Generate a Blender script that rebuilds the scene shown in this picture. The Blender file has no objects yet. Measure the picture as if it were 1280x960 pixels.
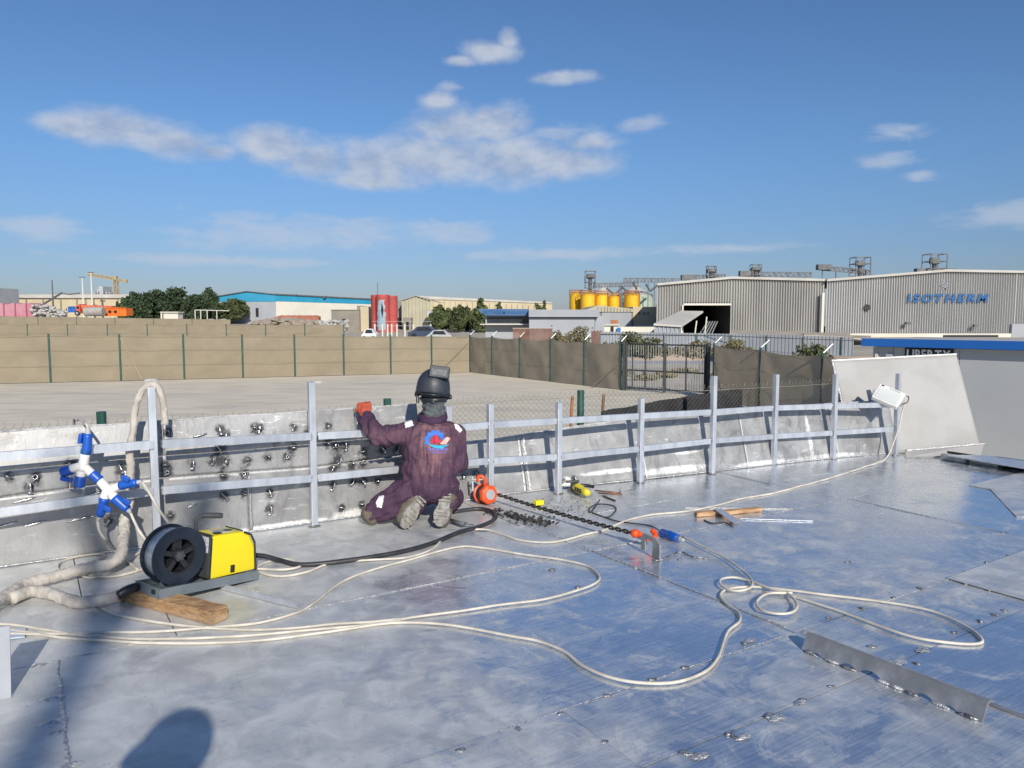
import bpy, bmesh, math, random
from mathutils import Vector as V, Matrix, noise, Euler
from mathutils.bvhtree import BVHTree
random.seed(7)
S = bpy.context.scene
COL = S.collection
PI = math.pi
# ------------------------------------------------------------------ camera
H, F, PIT = 1.5, 960.0, math.atan(82 / 960)
cam = bpy.data.objects.new('camera', bpy.data.cameras.new('camera'))
COL.objects.link(cam)
cam.location = (0, 0, H)
cam.rotation_euler = (PI / 2 - PIT, 0, 0)
cam.data.sensor_width = 36
cam.data.lens = 36 * F / 1280
cam.data.clip_start = .05
cam.data.clip_end = 5000
S.camera = cam
# ------------------------------------------------------------------ exposure, sun, sky
S.view_settings.view_transform = 'Standard'
S.view_settings.look = 'None'
S.view_settings.gamma = 1
S.view_settings.exposure = 0.0
SUN_EL = math.radians(27.5)
SUN_TO = V((.30, -.954, 0)).normalized()          # horizontal direction towards the sun
sd = V((SUN_TO.x * math.cos(SUN_EL), SUN_TO.y * math.cos(SUN_EL), math.sin(SUN_EL)))
sl = bpy.data.lights.new('sun', 'SUN')
sl.energy = 4.7
sl.angle = math.radians(.53)
sl.color = (1, .93, .82)
sun = bpy.data.objects.new('sun', sl)
COL.objects.link(sun)
sun.rotation_euler = (-sd).to_track_quat('-Z', 'Y').to_euler()


def ray(px, py):
    x, y = (px - 640) / F, (480 - py) / F
    ca, sa = math.cos(PIT), math.sin(PIT)
    return V((x, ca + y * sa, -sa + y * ca))


def D(px, py, z=0.0):
    """measured point: where the sight line of a photo pixel meets the level z"""
    d = ray(px, py)
    t = (z - H) / d.z
    return V((d.x * t, d.y * t, z))


def W(px, py, dep):
    d = ray(px, py)
    return V((0, 0, H)) + d * (dep / d.y)


class N:
    """small helper for node trees"""
    def __init__(s, tree):
        s.t = tree

    def n(s, typ, **k):
        x = s.t.nodes.new(typ)
        for a, b in k.items():
            setattr(x, a, b)
        return x

    def put(s, x, i, v):
        if isinstance(v, bpy.types.NodeSocket):
            s.t.links.new(v, x.inputs[i])
        elif v is not None:
            x.inputs[i].default_value = v

    def math(s, op, a, b=None, c=None, clamp=False):
        x = s.n('ShaderNodeMath', operation=op, use_clamp=clamp)
        s.put(x, 0, a)
        s.put(x, 1, b)
        if c is not None:
            s.put(x, 2, c)
        return x.outputs[0]

    def vm(s, op, a, b=None, c=None):
        x = s.n('ShaderNodeVectorMath', operation=op)
        s.put(x, 0, a)
        s.put(x, 1, b)
        if c is not None:
            s.put(x, 2, c)
        return x.outputs['Value' if op == 'LENGTH' else 0]

    def noise(s, vec, scale, detail=4, rough=.55, dist=0):
        x = s.n('ShaderNodeTexNoise')
        s.put(x, 'Vector', vec)
        x.inputs['Scale'].default_value = scale
        x.inputs['Detail'].default_value = detail
        x.inputs['Roughness'].default_value = rough
        x.inputs['Distortion'].default_value = dist
        return x.outputs[0]

    def ramp(s, f, lo, hi, a=0.0, b=1.0):
        x = s.n('ShaderNodeMapRange', interpolation_type='SMOOTHSTEP')
        s.put(x, 0, f)
        for i, v in ((1, lo), (2, hi), (3, a), (4, b)):
            s.put(x, i, v)
        return x.outputs[0]

    def mix(s, f, a, b, blend='MIX'):
        x = s.n('ShaderNodeMix', data_type='RGBA', blend_type=blend)
        s.put(x, 0, f)
        for i, v in ((6, a), (7, b)):
            s.put(x, i, (*v, 1) if isinstance(v, tuple) and len(v) == 3 else v)
        return x.outputs[2]


world = bpy.data.worlds.new('World')
S.world = world
world.use_nodes = True
wt = world.node_tree
wt.nodes.clear()
w = N(wt)
sky = w.n('ShaderNodeTexSky', sky_type='NISHITA')
sky.sun_disc = False
sky.sun_elevation = SUN_EL
sky.sun_rotation = math.atan2(SUN_TO.x, SUN_TO.y)
sky.altitude = 0
sky.air_density = 1.0
sky.dust_density = .4
sky.ozone_density = 3.2
tc = w.n('ShaderNodeTexCoord')
sep = w.n('ShaderNodeSeparateXYZ')
wt.links.new(tc.outputs['Generated'], sep.inputs[0])
az = w.math('ARCTAN2', sep.outputs[0], sep.outputs[1])
el = w.math('ARCSINE', sep.outputs[2])
cmb = w.n('ShaderNodeCombineXYZ')
wt.links.new(az, cmb.inputs[0])
wt.links.new(el, cmb.inputs[1])
ae = cmb.outputs[0]
CLOUDS = [(344, 184, 52, 26), (400, 200, 60, 24), (470, 205, 80, 32), (545, 200, 95, 36), (570, 158, 62, 28), (618, 155, 48, 26), (640, 200, 95, 36),
          (705, 203, 75, 24), (470, 226, 70, 14), (548, 127, 26, 12), (150, 160, 58, 22), (215, 178, 60, 20), (268, 190, 30, 12), (90, 158, 42, 13),
          (612, 66, 38, 15), (634, 48, 15, 13), (576, 76, 26, 7), (705, 97, 42, 9), (735, 178, 40, 14)]
WISPS = [(40, 284, 65, 13), (330, 292, 115, 24), (420, 292, 110, 24), (560, 292, 90, 18), (1255, 264, 55, 20),
         (1120, 165, 36, 11), (1108, 203, 32, 10), (1150, 218, 20, 8), (700, 165, 50, 14), (800, 155, 30, 12),
         (560, 110, 22, 8), (700, 318, 150, 9), (920, 310, 90, 7), (250, 325, 160, 8)]


def cloudmask(lst):
    cur = None
    for px, py, rx, ry in lst:
        d = ray(px, py).normalized()
        a0, e0 = math.atan2(d.x, d.y), math.asin(d.z)
        sx, sy = F / rx, F / ry
        l = w.vm('LENGTH', w.vm('MULTIPLY_ADD', ae, (sx, sy, 0), (-a0 * sx, -e0 * sy, 0)))
        cur = l if cur is None else w.math('SMOOTH_MIN', cur, l, .12)
    return w.math('SUBTRACT', 1, cur)


def stretch(v, s, off=(0, 0, 0)):
    return w.vm('MULTIPLY_ADD', v, s, off)


p1 = stretch(ae, (1, 1.7, 1))
n1 = w.noise(p1, 17, 9, .58, .1)
n2 = w.noise(stretch(ae, (1, 1.7, 1), (-.010, -.030, 0)), 17, 5, .55, .1)
nw = w.noise(stretch(ae, (1, 3.2, 1)), 16, 6, .6, .5)
m1 = w.math('ADD', cloudmask(CLOUDS), w.math('MULTIPLY', w.math('SUBTRACT', n1, .5), 1.35))
m2 = w.math('ADD', cloudmask(WISPS), w.math('MULTIPLY', w.math('SUBTRACT', nw, .5), 2.4))
d1 = w.ramp(m1, -.2, .75, 0, .92)
d2 = w.ramp(m2, -.15, .9, 0, .55)
# scattered small clouds everywhere else on the sky, as thin as the ones in view
far = w.math('ABSOLUTE', az)
els = w.ramp(far, .75, 1.0)
d3 = w.math('MULTIPLY', w.math('MULTIPLY', w.ramp(w.noise(stretch(ae, (1, 2.5, 1), (3, 0, 0)), 4.5, 6, .55), .6, .75, 0, .6), els),
            w.ramp(el, .02, .1))
dens = w.math('MAXIMUM', w.math('MAXIMUM', d1, d2), d3)
lit = w.ramp(w.math('ADD', w.math('SUBTRACT', n1, n2), w.math('MULTIPLY', w.math('SUBTRACT', m1, .5), -.10)), -.30, .24)
ccol = w.mix(lit, (3.1, 4.05, 5.95), (5.3, 5.85, 6.9))
hsv = w.n('ShaderNodeHueSaturation')
hsv.inputs['Hue'].default_value = .5
hsv.inputs['Saturation'].default_value = 1.0
hsv.inputs['Value'].default_value = 1.0
wt.links.new(sky.outputs[0], hsv.inputs['Color'])
tint = w.mix(1.0, hsv.outputs[0], w.mix(w.ramp(el, -.02, .24), (.50, .55, .765), (.645, .82, 1.02)), 'MULTIPLY')
skyc = w.mix(dens, tint, ccol)
bg = w.n('ShaderNodeBackground')
bg.inputs[1].default_value = .10
wt.links.new(skyc, bg.inputs[0])
wo = w.n('ShaderNodeOutputWorld')
wt.links.new(bg.outputs[0], wo.inputs[0])


# ------------------------------------------------------------------ materials
def srgb(h):
    h = h.lstrip('#')
    f = lambda c: c / 12.92 if c <= .04045 else ((c + .055) / 1.055) ** 2.4
    return tuple(f(int(h[i:i + 2], 16) / 255) for i in (0, 2, 4))


def mk(name, c1, c2=None, scale=6, rough=.6, metal=0.0, bump=0.0, bscale=60, stretch=(1, 1, 1), lo=.35, hi=.65,
       detail=5, r2=None, vary=0.0, dirt=None, spec=None):
    """noise-mixed principled material; vary = tone change from object to object"""
    m = bpy.data.materials.new(name)
    m.use_nodes = True
    t = N(m.node_tree)
    b = m.node_tree.nodes['Principled BSDF']
    co = t.n('ShaderNodeTexCoord').outputs['Object']
    co = t.vm('MULTIPLY', co, stretch)
    nz = t.noise(co, scale, detail)
    f = t.ramp(nz, lo, hi)
    col = t.mix(f, c1, c2 if c2 else tuple(x * .8 for x in c1))
    if dirt:
        dn = t.noise(co, scale * .27, 6, .65)
        col = t.mix(t.ramp(dn, .5, .72, 0, .8), col, dirt)
    if vary:
        oi = t.n('ShaderNodeObjectInfo').outputs['Random']
        hs = t.n('ShaderNodeHueSaturation')
        t.put(hs, 'Color', col)
        t.put(hs, 'Value', t.ramp(oi, 0, 1, 1 - vary, 1 + vary))
        col = hs.outputs[0]
    t.put(b, 'Base Color', col)
    if r2 is not None:
        t.put(b, 'Roughness', t.ramp(t.noise(co, scale * 1.7, 4), .3, .7, rough, r2))
    else:
        b.inputs['Roughness'].default_value = rough
    b.inputs['Metallic'].default_value = metal
    if spec is not None:
        b.inputs['Specular IOR Level'].default_value = spec
    if bump:
        bn = t.n('ShaderNodeBump')
        bn.inputs['Strength'].default_value = bump
        bn.inputs['Distance'].default_value = .01
        t.put(bn, 'Height', t.noise(co, bscale, 4))
        t.put(b, 'Normal', bn.outputs[0])
    return m


M = {}


def deck_material():
    m = bpy.data.materials.new('aluminium_deck')
    m.use_nodes = True
    t = N(m.node_tree)
    b = m.node_tree.nodes['Principled BSDF']
    co = t.n('ShaderNodeTexCoord').outputs['Object']
    sp = t.n('ShaderNodeSeparateXYZ')
    t.put(sp, 0, co)
    rnd = t.n('ShaderNodeObjectInfo').outputs['Random']
    u = t.math('ADD', t.math('MULTIPLY', sp.outputs[0], .845), t.math('MULTIPLY', sp.outputs[1], .535))
    vv = t.math('ADD', t.math('MULTIPLY', sp.outputs[0], -.535), t.math('MULTIPLY', sp.outputs[1], .845))
    big = t.noise(co, 1.1, 6, .62, .4)
    med = t.noise(co, 5.5, 6, .65, .6)
    uvw = t.n('ShaderNodeCombineXYZ')
    t.put(uvw, 0, u)
    t.put(uvw, 1, vv)
    brush = t.noise(t.vm('MULTIPLY', uvw.outputs[0], (3, 60, 1)), 1.5, 5, .6, .3)
    brush2 = t.noise(t.vm('MULTIPLY', uvw.outputs[0], (40, 5, 1)), 1.2, 5, .6, .8)
    scr = t.noise(t.vm('MULTIPLY', co, (17, 11, 1)), 1.5, 7, .72, 2.2)
    # dust lies thicker on the worked end of the deck and along the wall
    reg = t.math('MAXIMUM', t.ramp(u, 2.15, .9), t.math('MULTIPLY', t.ramp(vv, 3.7, 4.8, 0, .7), t.ramp(u, 5.2, 3.0, .1, 1)))
    reg = t.math('MULTIPLY', reg, t.ramp(vv, 1.2, 2.4, .65, 1.0))
    dust = t.math('ADD', t.math('MULTIPLY_ADD', reg, .62, .12), t.math('MULTIPLY', t.math('SUBTRACT', big, .5), 1.5))
    dust = t.math('ADD', dust, t.math('MULTIPLY', t.math('SUBTRACT', med, .5), .9))
    dust = t.math('ADD', dust, t.math('MULTIPLY', t.math('SUBTRACT', rnd, .5), .22))
    scuff = t.noise(co, 3.1, 9, .72, 1.2)
    dust = t.math('ADD', dust, t.ramp(scuff, .55, .60, 0, .30))
    dust = t.math('SUBTRACT', dust, t.ramp(scuff, .44, .39, 0, .22))
    dust = t.ramp(t.math('ADD', dust, t.math('MULTIPLY', t.math('SUBTRACT', brush, .5), .5)), -.25, .75, .14, .86)
    col = t.mix(t.ramp(brush, .3, .7), (.64, .69, .75), (.76, .81, .87))
    col = t.mix(t.ramp(scr, .56, .74, 0, .3), col, (.5, .54, .62))
    col = t.mix(t.ramp(brush2, .62, .78, 0, .35), col, (.75, .77, .8))
    col = t.mix(t.ramp(rnd, 0, 1, 0, .3), col, (.55, .58, .63))
    dcol = t.mix(t.ramp(med, .35, .68), (.50, .50, .48), (.72, .715, .68))
    dcol = t.mix(t.ramp(t.noise(co, 2.6, 7, .7), .56, .66, 0, .5), dcol, (.31, .31, .30))
    dcol = t.mix(t.ramp(scr, .60, .72, 0, .5), dcol, (.78, .78, .76))
    l1 = t.math('ABSOLUTE', t.math('SUBTRACT', t.noise(t.vm('MULTIPLY', co, (1.6, 1.1, 1)), 2.2, 2, .5, 1.5), .5))
    l2 = t.math('ABSOLUTE', t.math('SUBTRACT', t.noise(t.vm('MULTIPLY', co, (1.2, 2.0, 1)), 3.7, 3, .5, .6), .52))
    gate = t.ramp(t.noise(co, 3.3, 3), .5, .6)
    line = t.math('MULTIPLY', t.math('MAXIMUM', t.ramp(l1, .0035, .0008), t.ramp(l2, .003, .0006)), gate)
    speck = t.ramp(t.noise(co, 95, 2), .70, .76)
    col = t.mix(t.math('MULTIPLY', line, .55), col, (.30, .33, .40))
    dcol = t.mix(t.math('MULTIPLY', line, .6), dcol, (.85, .85, .83))
    dcol = t.mix(t.math('MULTIPLY', speck, .7), dcol, (.85, .85, .84))
    dcol = t.mix(t.ramp(t.noise(t.vm('MULTIPLY', co, (5, 7, 1)), 2.3, 9, .75, 1.4), .60, .66, 0, .55), dcol, (.26, .26, .26))
    t.put(b, 'Base Color', t.mix(dust, col, dcol))
    t.put(b, 'Metallic', t.math('SUBTRACT', .97, t.math('MULTIPLY', dust, .80)))
    rr = t.math('ADD', t.math('MULTIPLY', dust, .36), t.ramp(brush, .3, .7, .10, .17))
    t.put(b, 'Roughness', t.math('ADD', rr, t.ramp(scr, .5, .75, 0, .12)))
    bn = t.n('ShaderNodeBump')
    bn.inputs['Strength'].default_value = .03
    bn.inputs['Distance'].default_value = .003
    t.put(bn, 'Height', t.math('ADD', brush, scr))
    t.put(b, 'Normal', bn.outputs[0])
    return m


def wall_material():
    m = bpy.data.materials.new('aluminium_wall')
    m.use_nodes = True
    t = N(m.node_tree)
    b = m.node_tree.nodes['Principled BSDF']
    co = t.n('ShaderNodeTexCoord').outputs['Object']
    at = t.n('ShaderNodeAttribute', attribute_name='soot').outputs['Fac']
    wt_ = t.n('ShaderNodeAttribute', attribute_name='grind').outputs['Fac']
    rnd = t.n('ShaderNodeObjectInfo').outputs['Random']
    big = t.noise(co, 3.2, 6, .65, .5)
    fine = t.noise(t.vm('MULTIPLY', co, (30, 30, 9)), 1.3, 6, .7, .8)
    gr = t.noise(co, 22, 5, .7)
    col = t.mix(t.ramp(big, .3, .7), (.24, .24, .243), (.40, .405, .41))
    col = t.mix(t.ramp(rnd, 0, 1, 0, .35), col, (.33, .33, .33))
    col = t.mix(t.ramp(fine, .55, .7, 0, .55), col, (.28, .28, .29))
    col = t.mix(t.ramp(gr, .6, .72, 0, .35), col, (.6, .6, .59))
    col = t.mix(t.ramp(t.math('MULTIPLY', wt_, t.ramp(gr, .2, .6, .45, 1.3)), .2, .6), col, (.72, .72, .71))
    grime = t.noise(t.vm('MULTIPLY', co, (1, 1, .5)), 4.5, 8, .72, .8)
    col = t.mix(t.ramp(grime, .50, .64, 0, .62), col, (.16, .155, .15))
    smear = t.noise(t.vm('MULTIPLY', co, (2.2, 2.2, 9)), 2.1, 8, .7, 1.0)
    col = t.mix(t.ramp(smear, .60, .66, 0, .6), col, (.66, .66, .65))
    so = t.math('MULTIPLY', at, t.ramp(t.noise(co, 38, 4), .3, .65, .5, 1.35))
    col = t.mix(t.ramp(so, .12, .75, 0, .93), col, (.035, .035, .042))
    t.put(b, 'Base Color', col)
    t.put(b, 'Metallic', .35)
    t.put(b, 'Roughness', t.ramp(big, .3, .7, .42, .6))
    bn = t.n('ShaderNodeBump')
    bn.inputs['Strength'].default_value = .25
    bn.inputs['Distance'].default_value = .006
    t.put(bn, 'Height', t.math('ADD', fine, t.noise(co, 7, 3)))
    t.put(b, 'Normal', bn.outputs[0])
    return m


def net_material(name, c1, c2, tr):
    m = bpy.data.materials.new(name)
    m.use_nodes = True
    t = N(m.node_tree)
    b = m.node_tree.nodes['Principled BSDF']
    out = m.node_tree.nodes['Material Output']
    co = t.n('ShaderNodeTexCoord').outputs['Object']
    col = t.mix(t.ramp(t.noise(t.vm('MULTIPLY', co, (1, 1, 1.6)), .7, 7, .6), .25, .75), c1, c2)
    weave = t.noise(t.vm('MULTIPLY', co, (1, 1, 30)), 3, 3)
    col = t.mix(t.ramp(weave, .5, .75, 0, .12), col, tuple(x * .6 for x in c1))
    t.put(b, 'Base Color', col)
    b.inputs['Roughness'].default_value = .9
    tl = t.n('ShaderNodeBsdfTranslucent')
    t.put(tl, 0, col)
    mx = t.n('ShaderNodeMixShader')
    mx.inputs[0].default_value = tr
    m.node_tree.links.new(b.outputs[0], mx.inputs[1])
    m.node_tree.links.new(tl.outputs[0], mx.inputs[2])
    m.node_tree.links.new(mx.outputs[0], out.inputs[0])
    return m


def coverall_material():
    m = bpy.data.materials.new('purple_coverall_cloth')
    m.use_nodes = True
    t = N(m.node_tree)
    b = m.node_tree.nodes['Principled BSDF']
    co = t.n('ShaderNodeTexCoord').outputs['Object']
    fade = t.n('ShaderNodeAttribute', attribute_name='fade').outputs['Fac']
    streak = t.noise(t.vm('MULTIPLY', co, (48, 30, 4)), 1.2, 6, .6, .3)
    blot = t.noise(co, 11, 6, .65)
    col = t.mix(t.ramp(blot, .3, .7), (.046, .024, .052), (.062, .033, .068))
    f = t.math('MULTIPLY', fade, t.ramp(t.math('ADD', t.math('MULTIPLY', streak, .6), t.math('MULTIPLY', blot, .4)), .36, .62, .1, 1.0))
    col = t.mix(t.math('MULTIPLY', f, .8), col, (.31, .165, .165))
    t.put(b, 'Base Color', col)
    b.inputs['Roughness'].default_value = .88
    b.inputs['Specular IOR Level'].default_value = .25
    bn = t.n('ShaderNodeBump')
    bn.inputs['Strength'].default_value = .35
    bn.inputs['Distance'].default_value = .008
    t.put(bn, 'Height', t.math('ADD', t.noise(t.vm('MULTIPLY', co, (1, 1, .45)), 34, 4), t.math('MULTIPLY', t.noise(co, 400, 2), .2)))
    t.put(b, 'Normal', bn.outputs[0])
    return m


M['deck'] = deck_material()
M['wall'] = wall_material()
M['net'] = net_material('tan_shade_net', (.33, .275, .19), (.40, .335, .235), .30)
M['net_shade_lift'] = net_material('tan_net_shade_lift', (.36, .30, .21), (.46, .385, .28), .46)  # same net for the weakly lit runs, made paler to lift their shade
M['cloth'] = coverall_material()
M['alu'] = mk('bright_aluminium', (.62, .65, .70), (.50, .53, .58), 14, .34, .5, .1, 80, (1, 1, .3), vary=.05)
M['alu_dull'] = mk('dull_aluminium', (.42, .42, .42), (.30, .30, .30), 9, .4, .5, .15, 60)
M['white_alu'] = mk('pale_aluminium_sheet', (.39, .385, .375), (.34, .335, .325), 2.2, .62, .0, .08, 12, detail=7, spec=.2)
M['bead'] = mk('weld_bead', (.85, .85, .84), (.45, .45, .45), 60, .35, .6, .8, 160)
M['tack'] = mk('weld_tack', (.55, .55, .55), (.12, .12, .13), 45, .35, .7, .6, 120)
M['lug'] = mk('burnt_weld_lug', (.75, .75, .75), (.25, .25, .26), 30, .25, .9, .4, 90, vary=.15)
M['dark'] = mk('gap_shade', (.02, .02, .02), rough=.8)  # near-black stand-in for the shade inside gaps and slots
M['sand'] = mk('pale_sand', (.50, .45, .36), (.38, .34, .27), .5, .95, bump=.4, bscale=9, detail=9, dirt=(.25, .22, .17))
M['blacknet'] = mk('black_shade_net', (.016, .017, .022), (.03, .03, .034), 6, .95)
M['yard'] = mk('dusty_yard', (.70, .63, .50), (.60, .54, .43), .7, .95, bump=.35, bscale=14, stretch=(1, 2.2, 1), detail=9, dirt=(.48, .45, .39))
M['mound'] = mk('pinkish_sand', (.52, .40, .30), (.42, .33, .25), 1.2, .95, bump=.5, bscale=6, detail=8)
M['asphalt'] = mk('grey_road', (.36, .36, .38), (.3, .3, .32), 1.5, .9)
M['green'] = mk('green_paint', (.018, .07, .055), (.03, .095, .075), 9, .45)
M['gatepaint'] = mk('black_gate_paint', (.014, .022, .024), (.03, .035, .035), 9, .5)
M['galv'] = mk('galvanised', (.55, .56, .56), (.42, .43, .44), 4, .45, .5)
M['wire'] = mk('fence_wire', (.20, .195, .16), (.28, .27, .22), 20, .6, .3)
M['cable'] = mk('white_cable_sheath', (.64, .60, .52), (.50, .46, .39), 9, .5, dirt=(.36, .33, .28))
M['blackcable'] = mk('black_cable_sheath', (.02, .022, .026), (.04, .04, .045), 9, .5)
M['canvas'] = mk('grey_canvas', (.55, .51, .45), (.42, .385, .34), 16, .9, bump=.8, bscale=45, stretch=(1, 1, .6), dirt=(.33, .3, .27))
M['yellow'] = mk('yellow_enamel', (.80, .66, .014), (.74, .60, .014), 3, .36, r2=.5, dirt=(.62, .52, .06))
M['grey'] = mk('grey_enamel', (.16, .19, .21), (.13, .155, .17), 6, .45)
M['darkgrey'] = mk('dark_grey_enamel', (.055, .06, .065), (.045, .048, .05), 8, .5)
M['black'] = mk('black_plastic', (.016, .018, .022), (.024, .026, .03), 12, .38)
M['spool'] = mk('navy_black_plastic', (.013, .02, .034), (.018, .026, .042), 12, .36)
M['spring'] = mk('bright_steel_wire', (.85, .86, .88), (.65, .66, .68), 40, .32, .7, .4, 300, (.2, .2, 1))
M['label'] = mk('printed_label', (.6, .62, .64), (.35, .37, .4), 60, .5)
M['wood'] = mk('rough_timber', (.50, .315, .16), (.30, .165, .075), 5, .85, bump=.9, bscale=14, stretch=(3, 5, 16), detail=9, dirt=(.55, .40, .25))
M['wood2'] = mk('pale_offcut_timber', (.56, .36, .2), (.36, .2, .1), 9, .8, bump=.7, bscale=60, stretch=(1, 4, 4))
M['bluep'] = mk('blue_plastic', (.008, .075, .40), (.012, .095, .46), 10, .38)
M['whitep'] = mk('white_plastic', (.80, .78, .74), (.72, .70, .65), 8, .45)
M['greyp'] = mk('grey_plastic', (.45, .46, .47), None, 8, .5)
M['orange'] = mk('orange_enamel', (.86, .09, .012), (.74, .07, .01), 6, .32)
M['chain'] = mk('dark_chain_steel', (.05, .045, .04), (.12, .11, .1), 60, .4, .9)
M['orangeglove'] = mk('orange_rubber_glove', (.58, .115, .055), (.42, .075, .04), 26, .65, bump=.4, bscale=60)
M['helmet'] = mk('navy_black_helmet', (.022, .03, .045), (.035, .042, .055), 8, .48, dirt=(.085, .085, .085), bump=.15, bscale=90)
M['seamcloth'] = mk('seam_thread_cloth', (.030, .016, .034), (.12, .07, .08), 60, .9)
M['lens'] = mk('dusty_lens_frame', (.06, .065, .075), (.12, .125, .13), 40, .45)
M['hood'] = mk('grey_head_cloth', (.10, .115, .125), (.055, .063, .072), 22, .9, bump=.6, bscale=60)
M['boot'] = mk('dusty_boot_leather', (.16, .135, .10), (.09, .075, .055), 18, .85, bump=.4, bscale=60)
M['sole'] = mk('dusty_boot_sole', (.34, .33, .30), (.20, .19, .17), 26, .9, bump=.5, bscale=50)
M['reflect'] = mk('silver_reflective_tape', (.78, .78, .80), (.68, .68, .7), 14, .4)
M['eblue'] = mk('emblem_blue', (.03, .16, .62), None, 20, .7)
M['ered'] = mk('emblem_red', (.52, .012, .05), None, 20, .7)
M['epink'] = mk('emblem_peach', (.86, .45, .38), None, 20, .7)
M['ecyan'] = mk('emblem_cyan', (.03, .40, .66), None, 20, .7)
M['eviolet'] = mk('emblem_violet', (.13, .10, .42), (.2, .17, .5), 90, .7)
M['trousers'] = mk('dark_cloth', (.05, .05, .06), None, 8, .9)
M['skin'] = mk('skin', (.42, .25, .17), None, 8, .6)
M['glass'] = mk('floodlight_glass', (.62, .65, .62), (.55, .58, .56), 3, .18)
M['corr'] = mk('galvanised_cladding', (.42, .415, .395), (.35, .345, .33), .35, .55, .1, stretch=(1, 1, .3), dirt=(.36, .35, .32))
M['corr2'] = mk('white_cladding', (.48, .48, .475), (.42, .42, .415), .3, .5, .1, stretch=(1, 1, .3), dirt=(.44, .44, .43))
M['fencesheet'] = mk('grey_fence_sheet', (.30, .33, .36), (.24, .265, .3), .5, .5, .2, dirt=(.3, .3, .3))
M['cream'] = mk('cream_paint', (.54, .46, .31), (.48, .41, .28), .3, .8)
M['beige'] = mk('beige_cladding', (.45, .42, .31), (.39, .36, .27), .4, .7)
M['whitewall'] = mk('cream_white_wall', (.66, .63, .55), (.60, .57, .49), .2, .8)
M['greywall'] = mk('grey_painted_wall', (.34, .36, .39), (.30, .32, .35), .3, .7)
M['taupe'] = mk('taupe_wall', (.27, .25, .21), (.23, .21, .18), .5, .8)
M['cabin'] = mk('pale_grey_cabin_panel', (.41, .425, .435), (.375, .39, .40), .7, .55)
M['roofgrey'] = mk('pale_roof_sheet', (.52, .50, .46), (.44, .42, .39), .3, .7)
M['tanroof'] = mk('tan_roof_sheet', (.50, .44, .34), (.4, .34, .26), .7, .8)
M['teal'] = mk('teal_cladding', (.022, .26, .42), (.03, .30, .48), .3, .5)
M['blue'] = mk('blue_fascia', (.012, .115, .42), (.016, .135, .46), .6, .45)
M['blue2'] = mk('faded_blue_fascia', (.05, .12, .25), (.06, .14, .28), .4, .6)
M['signblue'] = mk('sign_blue', (.006, .10, .30), None, 3, .5)
M['signdark'] = mk('sign_black', (.012, .014, .02), None, 3, .5)
M['signwhite'] = mk('sign_white', (.8, .8, .8), None, 3, .5)
M['emblemgrey'] = mk('faded_emblem', (.34, .36, .40), None, 3, .6)
M['silored'] = mk('faded_red_silo', (.48, .085, .075), (.40, .07, .065), .5, .7, dirt=(.5, .17, .15))
M['siloblue'] = mk('peeled_pale_blue', (.22, .36, .45), (.36, .42, .46), 1.6, .7, dirt=(.40, .08, .08))
M['siloyel'] = mk('silo_yellow', (.82, .49, .015), (.70, .39, .02), .5, .5, vary=.12)
M['rust'] = mk('rusty_orange', (.45, .17, .05), (.3, .12, .05), 2, .8)
M['silogreen'] = mk('pale_green_silo', (.38, .46, .36), (.32, .4, .32), .3, .7)
M['steel'] = mk('grey_steelwork', (.10, .105, .11), (.16, .16, .165), 1, .6, .3)
M['leaf'] = mk('dark_leaves', (.026, .05, .022), (.055, .085, .034), .6, .8, vary=.15)
M['leaf2'] = mk('olive_leaves', (.06, .085, .03), (.10, .12, .045), .6, .8, vary=.15)
M['leaf3'] = mk('dull_shrub_leaves', (.075, .09, .035), (.12, .125, .055), .8, .8)
M['dryleaf'] = mk('dry_scrub', (.17, .16, .085), (.24, .2, .11), 1, .9)
M['bark'] = mk('bark', (.10, .075, .05), (.15, .11, .08), 3, .9)
M['orangec'] = mk('orange_container_paint', (.80, .17, .012), (.7, .14, .01), .7, .6)
M['truckred'] = mk('faded_orange_truck_paint', (.66, .15, .08), (.55, .11, .06), .7, .6)
M['pink'] = mk('pink_sheeting', (.50, .24, .29), (.46, .19, .24), .35, .8, dirt=(.46, .13, .16))
M['bag'] = mk('white_sacks', (.50, .49, .47), (.38, .37, .36), 1.0, .9, bump=.6, bscale=3)
M['pipe'] = mk('grey_concrete_pipe', (.38, .36, .33), None, 1, .8)
M['brick'] = mk('red_brown_fence', (.17, .075, .05), (.24, .13, .09), .9, .8)
M['rubble'] = mk('rubble', (.36, .31, .25), (.27, .23, .185), 1.2, .95, bump=.8, bscale=4)
M['redclay'] = mk('stacked_red_clay', (.46, .18, .12), (.36, .14, .1), 1.5, .9)
M['window'] = mk('dark_window_glass', (.03, .035, .045), None, 1, .15)
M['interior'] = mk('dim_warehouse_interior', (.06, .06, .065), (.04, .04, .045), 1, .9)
M['carwhite'] = mk('white_car_paint', (.75, .75, .76), None, 1, .3)
M['carblue'] = mk('dark_blue_car_paint', (.05, .07, .12), None, 1, .3)
M['tower'] = mk('concrete_tower', (.44, .45, .46), (.38, .39, .40), .2, .8)
M['craneyel'] = mk('crane_tan_paint', (.42, .33, .19), None, 1, .6)
M['tyre'] = mk('tyre_rubber', (.02, .02, .02), None, 3, .9)
M['yellowtag'] = mk('yellow_plastic', (.82, .74, .02), None, 20, .4)
M['tape'] = mk('pale_blue_tape', (.50, .58, .72), None, 20, .4)
M['copper'] = mk('brown_rod', (.30, .16, .08), (.2, .1, .05), 30, .5, .6)
M['slag'] = mk('swarf', (.05, .05, .055), (.4, .4, .42), 60, .4, .7)

# ------------------------------------------------------------------ mesh helpers
MAT = {}                                           # world matrices of things


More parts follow.
